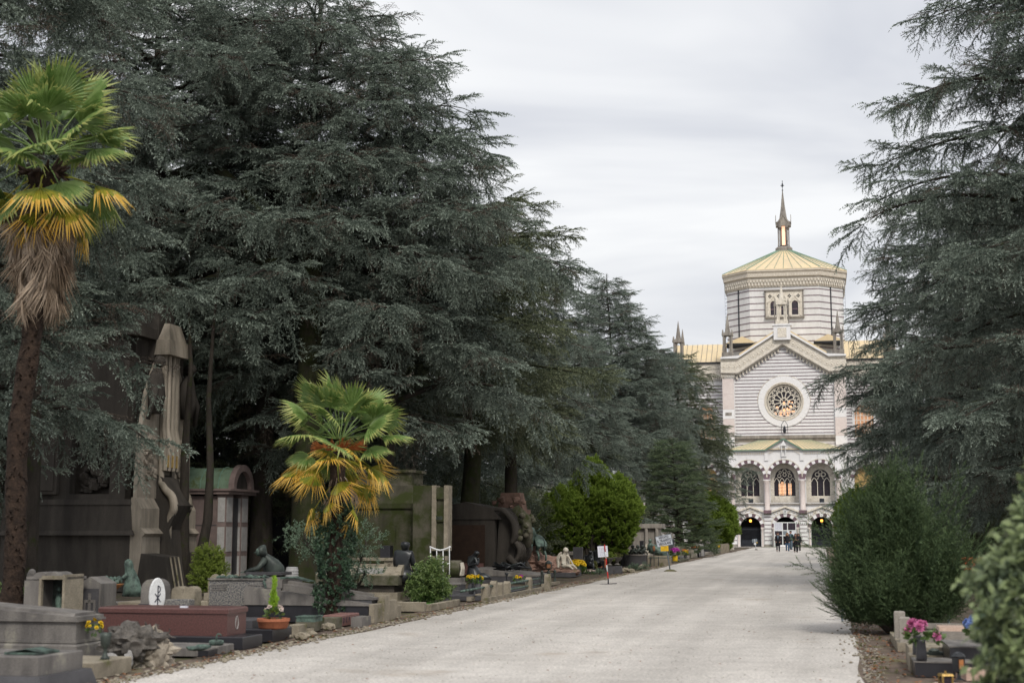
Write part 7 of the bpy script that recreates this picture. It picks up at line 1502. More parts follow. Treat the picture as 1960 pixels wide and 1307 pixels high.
T = mono('pink_obelisk_tomb', 'pinkish carved stone monument half hidden behind the scroll tomb', 'mausoleum', 985, 60); q = MB(); q.box(-1.0, .5, 0, 1.4, 0, 2.6, tx=.1); q.box(-.8, .3, .2, 1.2, 2.6, 3.3, tx=.15, ty=.1); q.build('body', M['pinkrock'], T)
rd = random.Random(5); q = MB(); [q.ball((rd.uniform(-.9, .4), -.02, rd.uniform(1.4, 3.1)), .13, 1, .6, k) for k in range(30)]; q.build('carving', M['pinkrock'], T)
T = mono('pale_obelisk', 'tall pale obelisk glimpsed between the cedar branches', 'obelisk', 776, 62); q = MB(); q.box(-.5, .5, -.5, .5, 0, 11.5, tx=.18, ty=.18); q.lathe([(.45, 11.5), (.0, 12.4)], 4, rot=math.pi/4); q.build('shaft', M['whitemarble'], T); q = MB(); q.box(-.8, .8, -.8, .8, 0, 2.2); q.build('plinth', M['stone'], T)
T = mono('pale_obelisk', 'pale stone shaft glimpsed behind the art nouveau mausoleum', 'obelisk', 322, 50); q = MB(); q.box(-.45, .45, -.45, .45, 0, 9.8, tx=.1, ty=.1); q.build('shaft', M['whitemarble'], T)
T = mono('grey_mausoleum', 'plain dark mausoleum seen behind the boxwood and palm', 'mausoleum', 560, 52); q = MB(); q.box(-1.9, 1.2, 0, 2, 0, 2.9); q.build('wall', M['mossy'], T); q = MB(); q.box(-2.0, 1.3, -.1, 2.1, 2.9, 3.1); q.build('cornice', M['mossy'], T); q = MB(); q.box(-.8, .3, -.05, 0, .1, 2.2); q.build('door', M['granite_b'], T)
T = mono('far_tomb', 'pale columned tomb seen beyond the green thuja', 'mausoleum', 1236, 82); q = MB(); q.box(-1.6, .6, 0, 1.5, 0, 1.9); q.box(-1.8, .8, -.2, 1.7, 1.9, 2.15); q.build('body', M['greystone'], T); 
for x in (-1.5, -.8, -.1, .5): q = MB(); q.tube([(x, -.1, 0), (x, -.1, 1.9)], .1, 8); q.build('column', M['greystone'], T)
T = tomb('stone_table', 'low stone table with dark recess beside the seated black figure', 'tomb', 756, 1128, [('top', 'stone', [(-1.3, .0, 0, 1.0, .82, .90)]), ('leg', 'stone', [(-.35, -.0, .05, .9, 0, .82)]), ('inner_block', 'pinkgran', [(-1.1, -.4, .3, .9, 0, .5)]), ('dark_urn', 'granite_b', [(-.55, -.25, .3, .6, .9, 1.25)])])
# ---------------------------------------------------------------- right side graves
T = thing('timber_kerb', 'weathered wooden posts and plank kerb behind the pink flowers', 'kerb', G(1735, 1246), -PH)
q = MB(); q.bbox(-.08, .07, 0, .14, 0, .46); q.build('post', M['greystone'], T); q = MB(); q.bbox(-.11, .04, .75, .9, 0, .5); q.build('post', M['greystone'], T)
q = MB(); q.box(.0, 2.4, 1.0, 1.1, .25, .32); q.build('top_plank', M['greystone'], T); q = MB(); q.box(.0, 2.4, 1.02, 1.1, .0, .22); q.build('lower_plank', M['greystone'], T); q = MB(); q.box(-.12, .0, -.1, 2.2, 0, .12); q.build('side_board', M['stone'], T)
T = tomb('black_grave', 'black granite grave step strewn with dry leaves, carrying two black vases', 'grave', 1752, 1295, [('front_step', 'granite_b', [(0, .62, 0, .55, 0, .16)]), ('front_top', 'granite_g', [(-.01, .63, -.01, .56, .16, .175)]), ('side_step', 'stone', [(-.02, .2, .56, 1.0, 0, .19), (.0, .25, 1.0, 1.8, 0, .25)]), ('upper_slab', 'granite_b', [(.42, 1.4, .45, 1.5, 0, .30)]), ('upper_top', 'granite_g', [(.41, 1.4, .44, 1.5, .30, .315)]), ('back_slab', 'stone', [(.25, 1.6, 1.5, 2.3, 0, .22)])])
T = tomb('marble_slab', 'polished pink marble slab lying above the black grave', 'slab', 1800, 1262, [('slab', 'redmarble', [(0, 1.2, 0, .45, .36, .41)])]); T.children[0].data.materials[0] = mat('pale_pink_marble', (.62, .46, .38), (.5, .35, .28), rough=.4, scale=12, bump=.02)
for i, (px, py) in enumerate(((1764, 1264), (1757, 1254))): T = thing('black_vase', ('front black tapered vase on the black grave step', 'rear black tapered vase full of pink chrysanthemums')[i], 'vase', G(px, py, .175 if i == 0 else .18), 0, 'black vases on the right'); q = MB(); q.lathe([(.058, 0), (.062, .03), (.058, .1), (.048, .22), (.052, .235), (.04, .235)], 20); q.build('vase', M['granite_b'], T, True)
T = thing('bouquet', 'pink chrysanthemums with green leaves in the rear black vase', 'flowers', G(1757, 1212, .47), 0); blooms(T, (0, 0, .03), 12, .11, .065, 'petal_p', 51, .9); blooms(T, (.2, .02, -.03), 3, .05, .065, 'petal_p', 52, name='right_flower_heads')
T = thing('grave_lantern', 'small black votive lantern with orange glass on the right', 'lantern', G(1836, 1300, .02), .1); q = MB(); q.lathe([(.06, 0), (.025, .02), (.02, .07), (.07, .09), (.075, .24), (.085, .25), (.05, .285), (.012, .30)], 6); q.build('case', M['bronze_d'], T); q = MB(); q.box(-.025, .025, -.078, -.066, .12, .22); q.build('orange_glass', M['bowl'], T)
T = thing('brass_lantern', 'brass framed glass lantern cut by the bottom edge of the picture', 'lantern', G(1811, 1325, .0), .1); q = MB(); q.box(-.06, .06, -.06, .06, 0, .02); [q.box(x-.008, x+.008, y-.008, y+.008, .02, .17) for x in (-.05, .05) for y in (-.05, .05)]; q.box(-.065, .065, -.065, .065, .17, .19, tx=.01, ty=.01); q.tube([(0, 0, .19), (0, 0, .22)], .01, 6); q.build('brass_frame', mat('brass', (.45, .30, .1), (.3, .2, .07), rough=.4, metal=.6), T); q = MB(); q.box(-.04, .04, -.04, .04, .02, .16); q.build('candle_glass', M['winglass'], T)
for i, (px, py, w, h_) in enumerate(((1790, 1318, .5, .04), (1850, 1302, .35, .12), (1870, 1290, .5, .18), (1905, 1330, .6, .1))): T = tomb('pink_tile', ('flat pink marble slab strewn with leaves at the bottom edge', 'tilted pink marble piece beside the votive lantern', 'thick pink marble block behind the votive lantern', 'pink marble block under the broad leaved shrub')[i], 'slab', px, py, [('slab', 'redmarble', [(0, w, 0, .3, 0, h_, dict(b=.01))])], group='pink marble slabs on the right', rz=-PH+(.3 if i == 1 else 0)); T.children[0].data.materials[0] = MATS['pale_pink_marble']
T = thing('bronze_dish', 'small dark bronze dish with a round lid on the grave step', 'dish', G(1788, 1253, .18), 0); q = MB(); q.box(-.09, .09, -.05, .05, 0, .04, tx=-.01, ty=-.01); q.ball((0, 0, .05), .06, 2, sq=(1.1, .8, .5)); q.build('dish', M['bronze_m'], T)
T = thing('bouquet', 'blue artificial flowers behind the broad leaved shrub', 'flowers', G(1868, 1203, .52), 0); blooms(T, (0, 0, .03), 26, .12, .045, 'petal_b', 61, .9)
T = thing('orange_net_fence', 'orange plastic mesh fence behind the yew', 'fence', Vector((0, 0, 0)), 0); A_ = GX(1596, 26.5); B_ = GX(1864, 25.0)
for k in range(5): p = A_.lerp(B_, k/4); q = MB(); q.tube([(p.x, p.y, 0), (p.x, p.y, 1.15)], .02, 6); q.build('stake', M['steel'], T)
q = MB()
def sag(t): return .50+.37*t, .97+.22*t+.05*math.sin(t*9)*(1-t)
for k in range(121): t = k/120; p = A_.lerp(B_, t); a, c_ = sag(t); q.tube([(p.x, p.y+.02*math.sin(k), a), (p.x, p.y+.02*math.sin(k+2), c_)], .007, 4)
for j in range(13): q.tube([tuple(A_.lerp(B_, k/24)+Vector((0, 0, sag(k/24)[0]+(sag(k/24)[1]-sag(k/24)[0])*j/12+.01*math.sin(k*1.3+j)))) for k in range(25)], .006, 4)
net = q.build('orange_mesh', M['orange'], T); net['kind'] = 'stuff'
s_ = 44; i = 0; rd = random.Random(9)
while s_ < 132:
    p = U*s_+V*(1.6+rd.uniform(0, .4)); ci = rd.randrange(7); k_ = i % 4; w = rd.uniform(.5, .9)
    T = thing('roadside_grave', 'small %s %s, right path edge, %s' % (seen_l[ci], kinds_[k_], ['just beyond the orange net', 'behind the yew', 'before the round thuja', 'beyond the round thuja', 'close to the chapel forecourt'][min(4, int((s_-44)/18))]), 'grave', p, -PH, 'graves lining the far right edge'); m = M[cols[ci]]
    q = MB(); q.bbox(-.6, 1.6, -.1, w+.5, 0, .25); q.build('base', m, T); q = MB(); q.bbox(-.3, .9, 0, w, .25, .5+.2*k_); q.build('marker', m, T); blooms(T, (-.4, .2, .45), 10, .22, .11, ['petal_m', 'petal_p', 'petal_w', 'petal_r', 'petal_o'][i % 5], i)
    s_ += rd.uniform(3.5, 5.5); i += 1
# ---------------------------------------------------------------- cedars, left side
TREES = [
 # px, Y, h, zb, Rm, seed, label, kwargs
 (-110, 31.5, 19.0, 3.4, 5.0, 1, 'blue cedar at the left edge, its branches hanging behind the tall palm', dict(limb_step=.25, rtrunk=.34, droopy=.8)),
 (290, 47, 21.5, 6.2, 8.8, 2, 'huge spreading blue cedar over the art nouveau mausoleum', dict(limb_step=.25, rtrunk=.45, droopy=.55)),
 (600, 47, 20.0, 7.6, 7.2, 3, 'wide blue cedar with a mossy horizontal limb above the small palm', dict(limb_step=.25, rtrunk=.40, droopy=.8)),
 (745, 46, 16.5, 4.8, 5.9, 4, 'blue cedar rising over the mossy mausoleum with long tips against the sky', dict(limb_step=.25, rtrunk=.33, droopy=.9)),
 (900, 53, 14.8, 5.2, 4.8, 5, 'mossy trunked green cedar before the scroll tomb', dict(limb_step=.26, kind='green', bark='mossbark', rtrunk=.42, droopy=.55)),
 (972, 63, 15.3, 4.6, 3.8, 6, 'weeping blue green cedar standing behind the bronze oxen', dict(limb_step=.25, droopy=1.1)),
 (1078, 86, 14.0, 2.4, 4.8, 8, 'low grey blue cedar filling the gap behind the round thuja', dict(limb_step=.26, droopy=.9)),
 (1166, 105, 20.8, 5.0, 7.4, 7, 'conical grey green cedar with a clear pointed top left of the chapel', dict(shape='cone', limb_step=.18, droopy=.5, rtrunk=.2, dens=1.0)),
 (1236, 122, 17.8, 4.6, 6.2, 11, 'rounded grey cedar between the pointed cedar and the last cedar', dict(limb_step=.25, droopy=.9)),
 (1296, 128, 18.0, 2.6, 4.9, 9, 'broad green cedar reaching towards the chapel front, last of the left row', dict(limb_step=.26, kind='green', droopy=.8)),
 (1344, 140, 13.0, 3.0, 4.4, 10, 'dark low cedar whose tips overlap the left doorway of the chapel', dict(limb_step=.26, droopy=.7)),
]
NT = 0
for px, Y, h, zb, Rm, sd_, lb, kw in TREES:
    rt, n_ = make_cedar(px, Y, h, zb, Rm, sd_, lb, **kw); NT += n_
    if sd_ in (2, 3):
        for pl_, rr_ in {3: (([(600, 470), (590, 492), (520, 505), (440, 520), (370, 545)], (.24, .22, .18, .13, .06)), ([(598, 520), (560, 470), (500, 478), (430, 440)], (.10, .09, .07, .03))), 2: (([(290, 420), (330, 345), (400, 325), (450, 350), (520, 430)], (.28, .26, .2, .14, .06)), ([(285, 450), (240, 380), (170, 350)], (.2, .16, .06)), ([(300, 470), (380, 450), (470, 500), (530, 590)], (.13, .11, .08, .03)))}[sd_]:
            q = MB(); q.stube([AT(a, c, Y-.9*i)-rt.location for i, (a, c) in enumerate(pl_)], rr_, 8); q.build('limb', M['mossbark'], rt, True)
for (px, Y, h, sd_, lb) in ((180, 58, 19, 21, 'dim cedar in the second row behind the art nouveau mausoleum'), (470, 62, 19, 22, 'dim cedar in the second row behind the pink mausoleum'), (700, 66, 17, 23, 'dim cedar in the second row behind the small palm'), (850, 76, 16, 24, 'dim cedar in the second row behind the mossy mausoleum'), (980, 90, 15, 25, 'dim cedar in the second row behind the pink obelisk tomb'), (20, 50, 18, 26, 'dim cedar in the second row at the far left'), (390, 54, 15, 27, 'dim cedar just behind the pink mausoleum roof'), (570, 58, 15, 28, 'dim cedar just behind the short palm crown')):
    _, n_ = make_cedar(px, Y, h, 1.2, 6.5, sd_, lb, shape='dome', kind='green' if sd_ % 2 else 'blue', far=True, limb_step=.28, droopy=1.1, group='second row of cedars'); NT += n_
# extra trunks and the big limb
def trunk(label, px, Y, pts, r0, r1, m='bark', k=10):
    T = thing('tree_trunk', label, 'tree trunk', GX(px, Y), 0); q = MB(); n_ = len(pts); q.tube(pts, [r0+(r1-r0)*i/(n_-1) for i in range(n_)], k); smooth_angle(q.build('trunk', M[m], T), 70); return T
trunk('slim curved dark trunk dividing low before the pink mausoleum, right fork', 388, 41.5, [(-.05, 0, 0), (.12, 0, .9), (.30, 0, 2.0), (.33, 0, 3.5), (.22, 0, 5.5), (.3, 0, 7.5), (.42, 0, 9.5)], .20, .015)
trunk('slim straight dark trunk between the mausoleum end and the pink mausoleum', 362, 42.0, [(.1, 0, 0), (.02, 0, 1.2), (-.02, 0, 4), (.08, 0, 6.5), (-.1, 0, 9)], .22, .015)
trunk('thick dark trunk right of the pink mausoleum', 508, 47.0, [(0, 0, 0), (0, 0, 3), (.1, 0, 8), (.1, 0, 13)], .42, .2)
trunk('mossy flared cedar trunk behind the ribbed drum', 600, 44.0, [(0, 0, 0), (-.05, 0, .5), (-.1, 0, 1.5), (-.1, 0, 4), (-.1, 0, 9), (0, 0, 13)], .70, .25, 'mossbark')
trunk('broad dark trunk behind the tall palm at the far left', 66, 31.0, [(0, 0, 0), (.0, 0, 3), (-.1, 0, 7), (-.2, 0, 12)], .30, .2)
# hedge-like undergrowth closing the gaps under the cedars
for i, (px, Y, w, h, lb) in enumerate(((140, 55, 7, 3.6, 'dark undergrowth behind the art nouveau mausoleum'), (460, 58, 6, 3.8, 'dark undergrowth behind the pink mausoleum'), (700, 66, 7, 3.8, 'dark undergrowth behind the small palm'), (900, 74, 6, 3.8, 'dark undergrowth behind the scroll tomb'), (1040, 95, 5.5, 3.4, 'dark undergrowth behind the pink rock'))):
    rd = random.Random(i); P_, F_ = blob_points(rd, [(-w*.6, 0, h*.4, w*.6, 1.6, h*.62), (w*.1, .5, h*.5, w*.6, 1.8, h*.6), (w*.75, 0, h*.35, w*.5, 1.6, h*.55)], 1700, .55)
    T = thing('undergrowth', lb, 'undergrowth', GX(px, Y), 0, 'undergrowth beneath the cedars'); T['kind'] = 'stuff'; scatter('foliage', [tuple(p) for p in P_], [tuple(f) for f in F_], [.8]*len(P_), 'greenfar', V_FARG, T, i, roll=1.0)
# ---------------------------------------------------------------- right side cedars
for px, Y, h, zb, Rm, sd_, lb, kw in [
 (2150, 37, 21.0, 3.0, 6.4, 31, 'nearest blue cedar on the right, its bare tips reaching over the sky', dict(limb_step=.22, droopy=.6)),
 (1838, 62, 17.3, 2.6, 5.4, 32, 'tall dark cedar right of the chapel dome', dict(shape='dome', limb_step=.23, droopy=.8, dens=1.0)),
 (1985, 50, 15.0, 2.4, 5.2, 33, 'drooping cedar between the two tall cedars on the right', dict(limb_step=.23, droopy=1.0)),
 (1800, 84, 13.4, 1.6, 5.8, 34, 'low wide grey cedar beside the chapel on the right', dict(dens=1.0, limb_step=.26, droopy=.8)),
]: make_cedar(px, Y, h, zb, Rm, sd_, lb, group='cedars on the right', **kw)
for (px, Y, h, sd_, lb) in ((1960, 80, 17, 41, 'dim cedar in the back row at the right edge'), (1800, 105, 14, 42, 'dim cedar in the back row beside the chapel wing')):
    make_cedar(px, Y, h, 1.0, 7, sd_, lb, kind='green', far=True, limb_step=.42, group='back row of cedars on the right')
for i, (px, Y, w, h, lb) in enumerate(((1900, 62, 6, 3.2, 'dark undergrowth beneath the right cedars, nearer part'), (1790, 88, 6, 3.2, 'dark undergrowth beneath the right cedars, farther part'))):
    rd = random.Random(i+9); P_, F_ = blob_points(rd, [(-w*.4, 0, h*.4, w*.5, 1.6, h*.6), (w*.4, .5, h*.5, w*.6, 1.8, h*.6)], 1400, .55)
    T = thing('undergrowth', lb, 'undergrowth', GX(px, Y), 0, 'undergrowth beneath the right cedars'); T['kind'] = 'stuff'; scatter('foliage', [tuple(p) for p in P_], [tuple(f) for f in F_], [.8]*len(P_), 'greenfar', V_FARG, T, i, roll=1.0)
# ---------------------------------------------------------------- thujas, fir, yew, shrubs
def plume_lobes(rd, lobes, k, w):
    out = list(lobes)
    for l in lobes:
        for _ in range(k):
            d = rvec(rd); d.z = abs(d.z)*.9-.1; p = (l[0]+d.x*l[3]*.9, l[1]+d.y*l[4]*.9, l[2]+d.z*l[5]*.93); out.append((*p, w, w, w*1.35))
    return out
rd = random.Random(4)
L1 = plume_lobes(rd, [(-1.05, 0, 2.2, 1.25, 1.2, 1.7), (.1, .1, 3.1, .85, 1.0, 2.05), (1.1, 0, 2.5, 1.2, 1.2, 1.95)], 26, .31)
bush('thuja', 'large bright green round thuja with two merged tops beside the path', 'shrub', GX(1128, 69.5), L1, 9000, 'thuja', V_THUJA, 1, 1.05, up=1.1, shell=.7, stems=.09)
rd = random.Random(5)
L2 = plume_lobes(rd, [(0, 0, 1.7, 1.1, 1.0, 1.75), (.7, 0, 1.4, .75, .8, 1.4)], 16, .34)
L2 = [tuple(v*1.5 for v in l) for l in L2]
bush('thuja', 'smaller green thuja behind the fir, close to the chapel', 'shrub', GX(1352, 126), L2, 4200, 'thuja', V_THUJA, 2, 1.6, up=1.0, shell=.7, stems=.08)
rd = random.Random(6)
L3 = plume_lobes(rd, [(0, 0, 1.6, .95, .9, 1.7), (.9, 0, 1.75, .9, .9, 1.6)], 16, .3)
bush('thuja', 'round green thuja behind the yew on the right', 'shrub', GX(1632, 58), L3, 4200, 'thuja', V_THUJA, 3, 1.0, up=.9, shell=.7, stems=.08)
make_cedar(1288, 98, 8.0, .6, 2.6, 51, 'young soft green fir standing before the thuja', shape='cone', kind='fir', limb_step=.10, spray=.8, rtrunk=.10, droopy=.2, group='young conifers', name='fir_tree')
rd = random.Random(8)
YL = []
for k in range(30):
    a = rd.uniform(0, 6.283); rr = rd.uniform(0.05, .74); hh = rd.uniform(.85, 1.8)*(1.12-.55*rr)+(.38 if -1.2 < math.sin(a)*0+math.cos(a)*rr < .05 else 0); YL.append((rr*math.cos(a), rr*.85*math.sin(a), hh*.62, .27, .27, hh*.55))
for k in range(9): a = -.6+k*.47; YL.append((-.30-.40*math.cos(a), -.35*math.sin(a), .50, .34, .3, .34))
YL += [(0, 0, .8, .5, .45, .6), (.62, .1, .62, .42, .4, .42), (.75, 0, .9, .22, .25, .5)]
T = bush('yew_bush', 'big dark green yew bush beside the path on the right', 'shrub', G(1722, 1212), YL, 5600, 'yew', V_YEW, 4, .5, up=1.3, shell=.72, stems=.06, roll=1.0)
q = MB()
for k in range(9): a = k*.7; q.tube([(.05*math.cos(a), .05*math.sin(a), 0), (.16*math.cos(a), .16*math.sin(a), .5), (.5*math.cos(a), .5*math.sin(a), 1.3)], [.035, .028, .01], 6)
q.build('trunk', M['bark'], T)
P_, F_ = blob_points(random.Random(5), [(0, 0, .95, .86, .82, .8), (-.2, 0, 1.3, .68, .65, .85), (.4, .1, 1.2, .66, .65, .8), (.6, .1, .7, .5, .5, .5), (-.45, 0, .6, .5, .5, .45)], 230, .95)
scatter('long_shoots', [tuple(p) for p in P_], [(f.x, f.y, f.z*.6+.75) for f in F_], [random.Random(int(p.x*1000)).uniform(.4, 1.15) for p in P_], 'yew', V_YEW, T, 8, roll=1.0)
bush('laurel_bush', 'glossy green laurel bush growing on the kerbed flower bed', 'shrub', G(817, 1160), [(0, 0, .52, .36, .33, .42), (-.12, 0, .30, .30, .3, .28), (.18, .05, .38, .30, .3, .30), (.12, 0, .80, .2, .2, .24)], 430, 'laurel', V_LAUREL, 5, .85, up=.6, shell=.35)
bush('broadleaf_shrub', 'blurred variegated broad leaved shrub at the right edge in front', 'shrub', Vector((3.08, 8.3, 0)), [(0, 0, .75, .34, .42, .72), (.06, .0, 1.35, .28, .38, .5), (.15, .1, 1.86, .17, .2, .3), (.1, 0, .5, .28, .35, .5), (-.12, 0, 1.15, .30, .3, .42)], 950, 'shrub', V_SHRUB, 6, .70, up=.3, shell=.5, roll=1.0)
bush('boxwood', 'small yellow green box bush before the pink mausoleum', 'shrub', GX(412, 38), [(0, 0, .95, .42, .35, .42), (-.1, 0, .5, .45, .4, .5), (.15, 0, .6, .4, .35, .5)], 900, 'box', V_BOX, 7, 1.0, up=.6, shell=.4)
bush('olive_shrub', 'open grey green shrub spreading behind the small palm trunk', 'shrub', G(655, 1170), [(-.85, .2, 1.55, .65, .3, .16), (-.6, .2, 1.2, .4, .3, .14), (.45, .2, 1.35, .40, .3, .38), (-.1, .3, 1.9, .4, .3, .35), (.45, .1, .75, .35, .25, .18), (0, .2, 1.15, .4, .3, .3)], 210, 'grey', V_GREY, 8, .75, up=.15, shell=.25, stems=.035)
bush('dark_sprig', 'low green plants at the foot of the tall palm', 'plants', G(20, 1190), [(0, 0, .45, .35, .3, .25)], 120, 'laurel', V_LAUREL, 9, .6, shell=.3)
bush('blue_sprig', 'small blue grey plant between laurel and white lattice', 'plants', G(808, 1135), [(0, 0, .62, .18, .15, .14)], 60, 'grey', V_GREY, 10, .5, shell=.3)
bush('yellow_green_plant', 'yellow green leafy plant beside the bronze bust', 'plants', G(1053, 1096), [(0, 0, .28, .26, .2, .16), (.25, 0, .24, .2, .15, .12)], 220, 'box', V_BOX, 11, .9, shell=.3)
bush('creeping_plant', 'small creeping weeds at the palm foot', 'plants', G(672, 1190), [(0, 0, .08, .28, .12, .10)], 70, 'ivy', V_IVY, 12, .5, shell=.2)
# ---------------------------------------------------------------- palms
def frond(kind, parent, loc, d, scale, seed, roll=0.0):
    rdd = random.Random(seed); me = rdd.choice(PV[kind]); o = bpy.data.objects.new('dead_frond' if kind == 'dead' else 'frond', me); COL.objects.link(o); o.parent = parent; o.location = loc; aim(o, d, roll); o.scale = (scale,)*3; return o
# tall palm
T = thing('palm_tree', 'tall fan palm on the left with a shaggy brown skirt of dead leaves', 'palm tree', GX(40, 24.6), 0); T.scale = (1.32, 1.32, 1.39)
zt = 7.05
q = MB(); n_ = 22; PA = [(0.0+.04*math.sin(i*.5)+.19*(i/n_)**1.3*1.0, 0, 5.5*i/n_) for i in range(n_+1)]; q.tube(PA, [.140-.012*i/n_+.010*math.sin(i*2.1)+(.03 if i < 2 else 0) for i in range(n_+1)], 14); q.build('trunk', M['palmbark'], T, True)
C0 = Vector((.21, 0, 0)); rd = random.Random(3)
cz = 6.15      # crown centre height
fb = Tri()
for i in range(520):
    z_ = rd.uniform(0.3, 5.5); a = rd.uniform(0, 6.283); t_ = z_/5.6; cxx = .04*math.sin(t_*n_*.5)+.19*t_**1.3; d = Vector((math.cos(a), math.sin(a), rd.uniform(-.6, .9))); p = Vector((cxx+.125*math.cos(a), .125*math.sin(a), z_)); fb.blade(p, d, d.cross(Vector((0, 0, 1))), rd.uniform(.05, .10), .02, 0, 1)
me = fb.mesh('bark_fibres', M['palmbark']); o = inst('bark_fibres', me, T); o['kind'] = 'stuff'
for k in range(150):
    a = rd.uniform(0, 6.283); t_ = k/150; z_ = 4.55+1.05*t_; rr = .10
    frond('dead', T, (C0.x+rr*math.cos(a), rr*math.sin(a), z_), (math.cos(a)*(.22+.34*t_), math.sin(a)*(.22+.34*t_), -1), rd.uniform(.75, 1.05), k, rd.uniform(-1.5, 1.5))
def crown(T, C, n, z0_, specs, s0):
    rd = random.Random(s0); az = 0
    for kind, cnt, e0, e1, sc, dz in specs:
        for k in range(cnt):
            az += 2.399; el = R(e0+(e1-e0)*k/max(1, cnt-1)+rd.uniform(-13, 13)); a = az+rd.uniform(-.3, .3)
            frond(kind, T, (C.x+.08*math.cos(a), C.y+.08*math.sin(a), z0_+dz), (math.cos(a)*math.cos(el), math.sin(a)*math.cos(el), math.sin(el)), sc*rd.uniform(.82, 1.1), rd.random(), rd.uniform(-.8, .8))
crown(T, C0, 0, 5.72, [('green', 26, 80, -8, 1.08, .25), ('green', 7, -10, -45, 1.05, .1), ('half', 8, -20, -62, 1.0, -.05), ('yellow', 3, -40, -60, .9, -.1)], 5)
q = MB(); 
for k in range(30): a = rd.uniform(0, 6.28); q.tube([(C0.x+.1*math.cos(a), .1*math.sin(a), 5.5), (C0.x+.2*math.cos(a), .2*math.sin(a), 5.7), (C0.x+.34*math.cos(a), .34*math.sin(a), 5.65+rd.uniform(-.1, .2))], [.05, .04, .012], 5)
q.build('crown_fibre', M['palmbark'], T)
# small palm with yellow fronds
T2 = thing('palm_tree', 'short fan palm with yellow drooping fronds and orange flower stalks', 'palm tree', G(637, 1190), 0)
q = MB(); n_ = 12; q.tube([(.0+.05*i/n_, 0, 3.1*i/n_) for i in range(n_+1)], [.20-.08*min(1, i/3)+.01*(i % 2)+.02*(i/n_) for i in range(n_+1)], 12); q.build('trunk', M['palmbark'], T2, True)
C1 = Vector((.06, 0, 0)); crown(T2, C1, 0, 3.12, [('green', 22, 84, 4, 1.08, .22), ('green', 5, 5, -20, 1.0, .08), ('half', 8, 0, -38, .98, -.0), ('yellow', 10, -12, -55, 1.08, -.15), ('yellow', 6, -50, -70, .95, -.6), ('dead', 8, -50, -80, .8, -.45)], 11)
q = MB(); rd = random.Random(6)
for k in range(16):
    a = rd.uniform(0, 6.28); p0 = Vector((.06, 0, 3.1)); d = Vector((math.cos(a), math.sin(a), .25)); p1 = p0+d*.35; q.tube([p0, p1], [.012, .009], 4)
    for j in range(14): e_ = (d+rvec(rd)*.7).normalized(); q.tube([p0.lerp(p1, rd.uniform(.4, 1)), p1+e_*rd.uniform(.08, .2)], [.008, .006], 3)
q.build('flower_stalks', mat('orange_flower_stalks', (.50, .17, .05), (.36, .11, .035), scale=9), T2)
I = thing('ivy', 'dark green ivy climbing the short palm trunk', 'ivy', G(637, 1190), 0); rd = random.Random(4); P_ = []; F_ = []
for k in range(620):
    z_ = rd.uniform(.22, 2.3); a = rd.uniform(0, 6.283); rr = .13+.11*math.sin(z_*3+a)**2+.03+rd.uniform(0, .07); P_.append((rr*math.cos(a)+.02*z_, rr*math.sin(a), z_)); F_.append((math.cos(a), math.sin(a), rd.uniform(-.6, .3)))
scatter('foliage', P_, F_, [.62]*len(P_), 'ivy', V_IVY, I, 3, roll=1.0)
q = MB()
for k in range(5): a = k*1.3; q.tube([(.13*math.cos(a+z_*1.5)+.02*z_, .13*math.sin(a+z_*1.5), z_) for z_ in [i*.2 for i in range(12)]], .012, 4)
q.build('stems', M['bark'], I)
# ---------------------------------------------------------------- small scatter on the ground
rd = random.Random(17)
def scatter_ground(name, n, fn, key, vs, s0, s1, seed):
    P_ = []; F_ = []
    for _ in range(n):
        s__, t__ = fn(rd); x, y = PT(s__, t__); P_.append((x, y, 0.004)); F_.append((rd.uniform(-1, 1), rd.uniform(-1, 1), .02))
    return scatter(name, P_, F_, [rd.uniform(s0, s1) for _ in P_], key, vs, None, seed, roll=.1)
T_ = Tri(); T_.leaf(Vector((0, 0, .01)), Vector((1, 0, .1)), Vector((0, 1, 0)), .06, .022, 0, 0, .01); LEAF = T_.mesh('dry_leaf', M['deadleaf'])
q = MB(); q.ball((0, 0, .008), .018, 1, .3, 1, sq=(1.2, 1, .6)); PEB = q.mesh('pebble', M['gravel']); q = MB(); q.ball((0, 0, .012), .03, 1, .35, 4, sq=(1, 1.2, .55)); PEB2 = q.mesh('pebble', M['stone'])
scatter_ground('dry_leaves', 900, lambda r_: (12+r_.random()**1.5*60, .45+abs(r_.gauss(0, 1))*.55), 'leaf', [LEAF], .6, 1.4, 1)
scatter_ground('pebbles', 1100, lambda r_: (13+r_.random()**1.4*50, .45+abs(r_.gauss(0, 1))*.14), 'peb2', [PEB, PEB2], .3, .7, 8)
scatter_ground('pebbles', 1800, lambda r_: (13+r_.random()**1.4*50, -7.42-abs(r_.gauss(0, 1))*.12), 'peb2', [PEB, PEB2], .3, .8, 9)
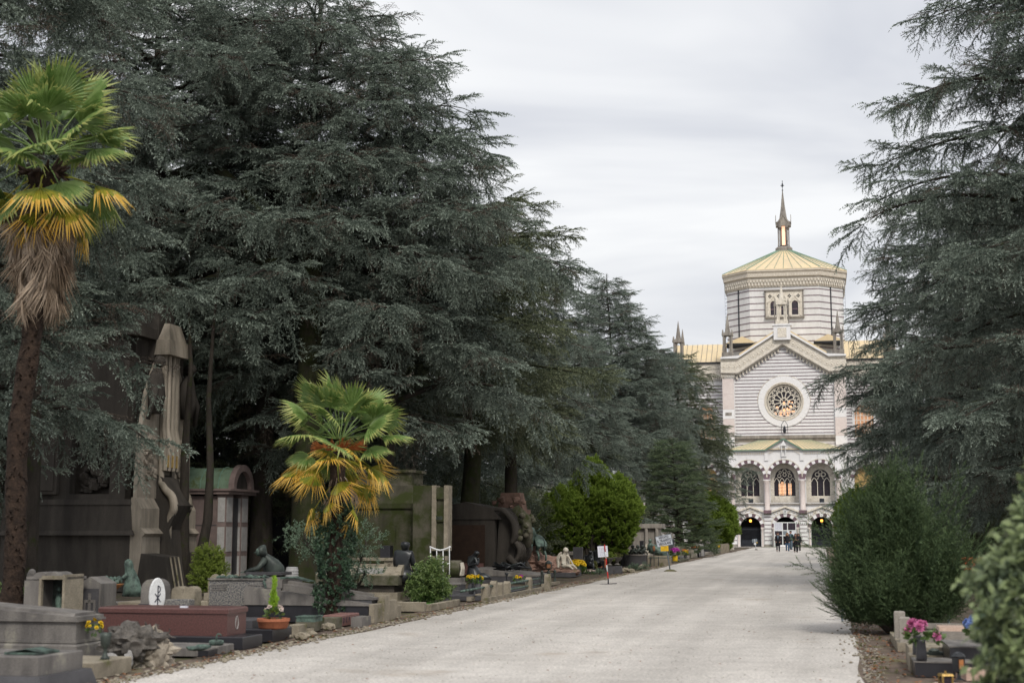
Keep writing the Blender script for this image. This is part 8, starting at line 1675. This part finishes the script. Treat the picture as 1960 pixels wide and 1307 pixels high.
scatter_ground('dry_leaves', 260, lambda r_: (13+r_.random()**1.5*60, -7.2+7.6*r_.random()), 'leaf', [LEAF], .4, .9, 12)
scatter_ground('dry_leaves', 500, lambda r_: (14+r_.random()**1.5*60, -7.5-abs(r_.gauss(0, 1))*.35), 'leaf', [LEAF], .6, 1.3, 2)
scatter_ground('pebbles', 2600, lambda r_: (13+r_.random()**1.6*50, -7.3+7.6*r_.random()), 'peb', [PEB], .25, .6, 3)
scatter_ground('pebbles', 900, lambda r_: (13+r_.random()**1.4*60, -7.55+r_.gauss(0, .12)), 'peb3', [PEB2], .4, 1.2, 4)
scatter_ground('pebbles', 500, lambda r_: (13+r_.random()**1.4*50, .5+r_.gauss(0, .15)), 'peb3', [PEB2], .3, .8, 5)
P_ = []; F_ = []
for _ in range(1100):
    s__ = 13+rd.random()**1.3*60; t__ = -7.62+rd.gauss(0, .10) if rd.random() < .75 else .62+rd.gauss(0, .12)
    if mnoise.noise(Vector((s__*.6, t__, 0))) < .05: continue
    x, y = PT(s__, t__); P_.append((x, y, -.005)); F_.append((rd.uniform(-.3, .3), rd.uniform(-.3, .3), 1))
scatter('grass', P_, F_, [rd.uniform(.3, .75) for _ in P_], 'blade', V_BLADE, None, 6, roll=1.0)
for o in bpy.data.objects:
    if o.name.split('.')[0] in ('dry_leaves', 'pebbles', 'grass'): o['kind'] = 'stuff'
# tiny carved work that is too small to pick apart singly
for o in bpy.data.objects:
    if o.name.split('.')[0] in ('carved_spandrel', 'porch_frieze', 'cornice_dentils', 'frieze_arcading', 'carved_relief', 'roof_seams', 'bronze_foliage', 'bronze_branches', 'faded_print', 'printed_lines', 'rose_tracery', 'window_tracery', 'drum_window_tracery', 'rose_glass', 'lit_glass', 'flower_heads', 'garland', 'carving', 'bark_fibres', 'crown_fibre', 'leaves', 'bronze_leaves', 'rung_ladder', 'tracery_shade_disc', 'lilac_heads', 'red_heads', 'right_flower_heads', 'carved_figures', 'oval_relief', 'flower_stalks', 'string_course', 'wing_cornice'): o['kind'] = 'stuff'
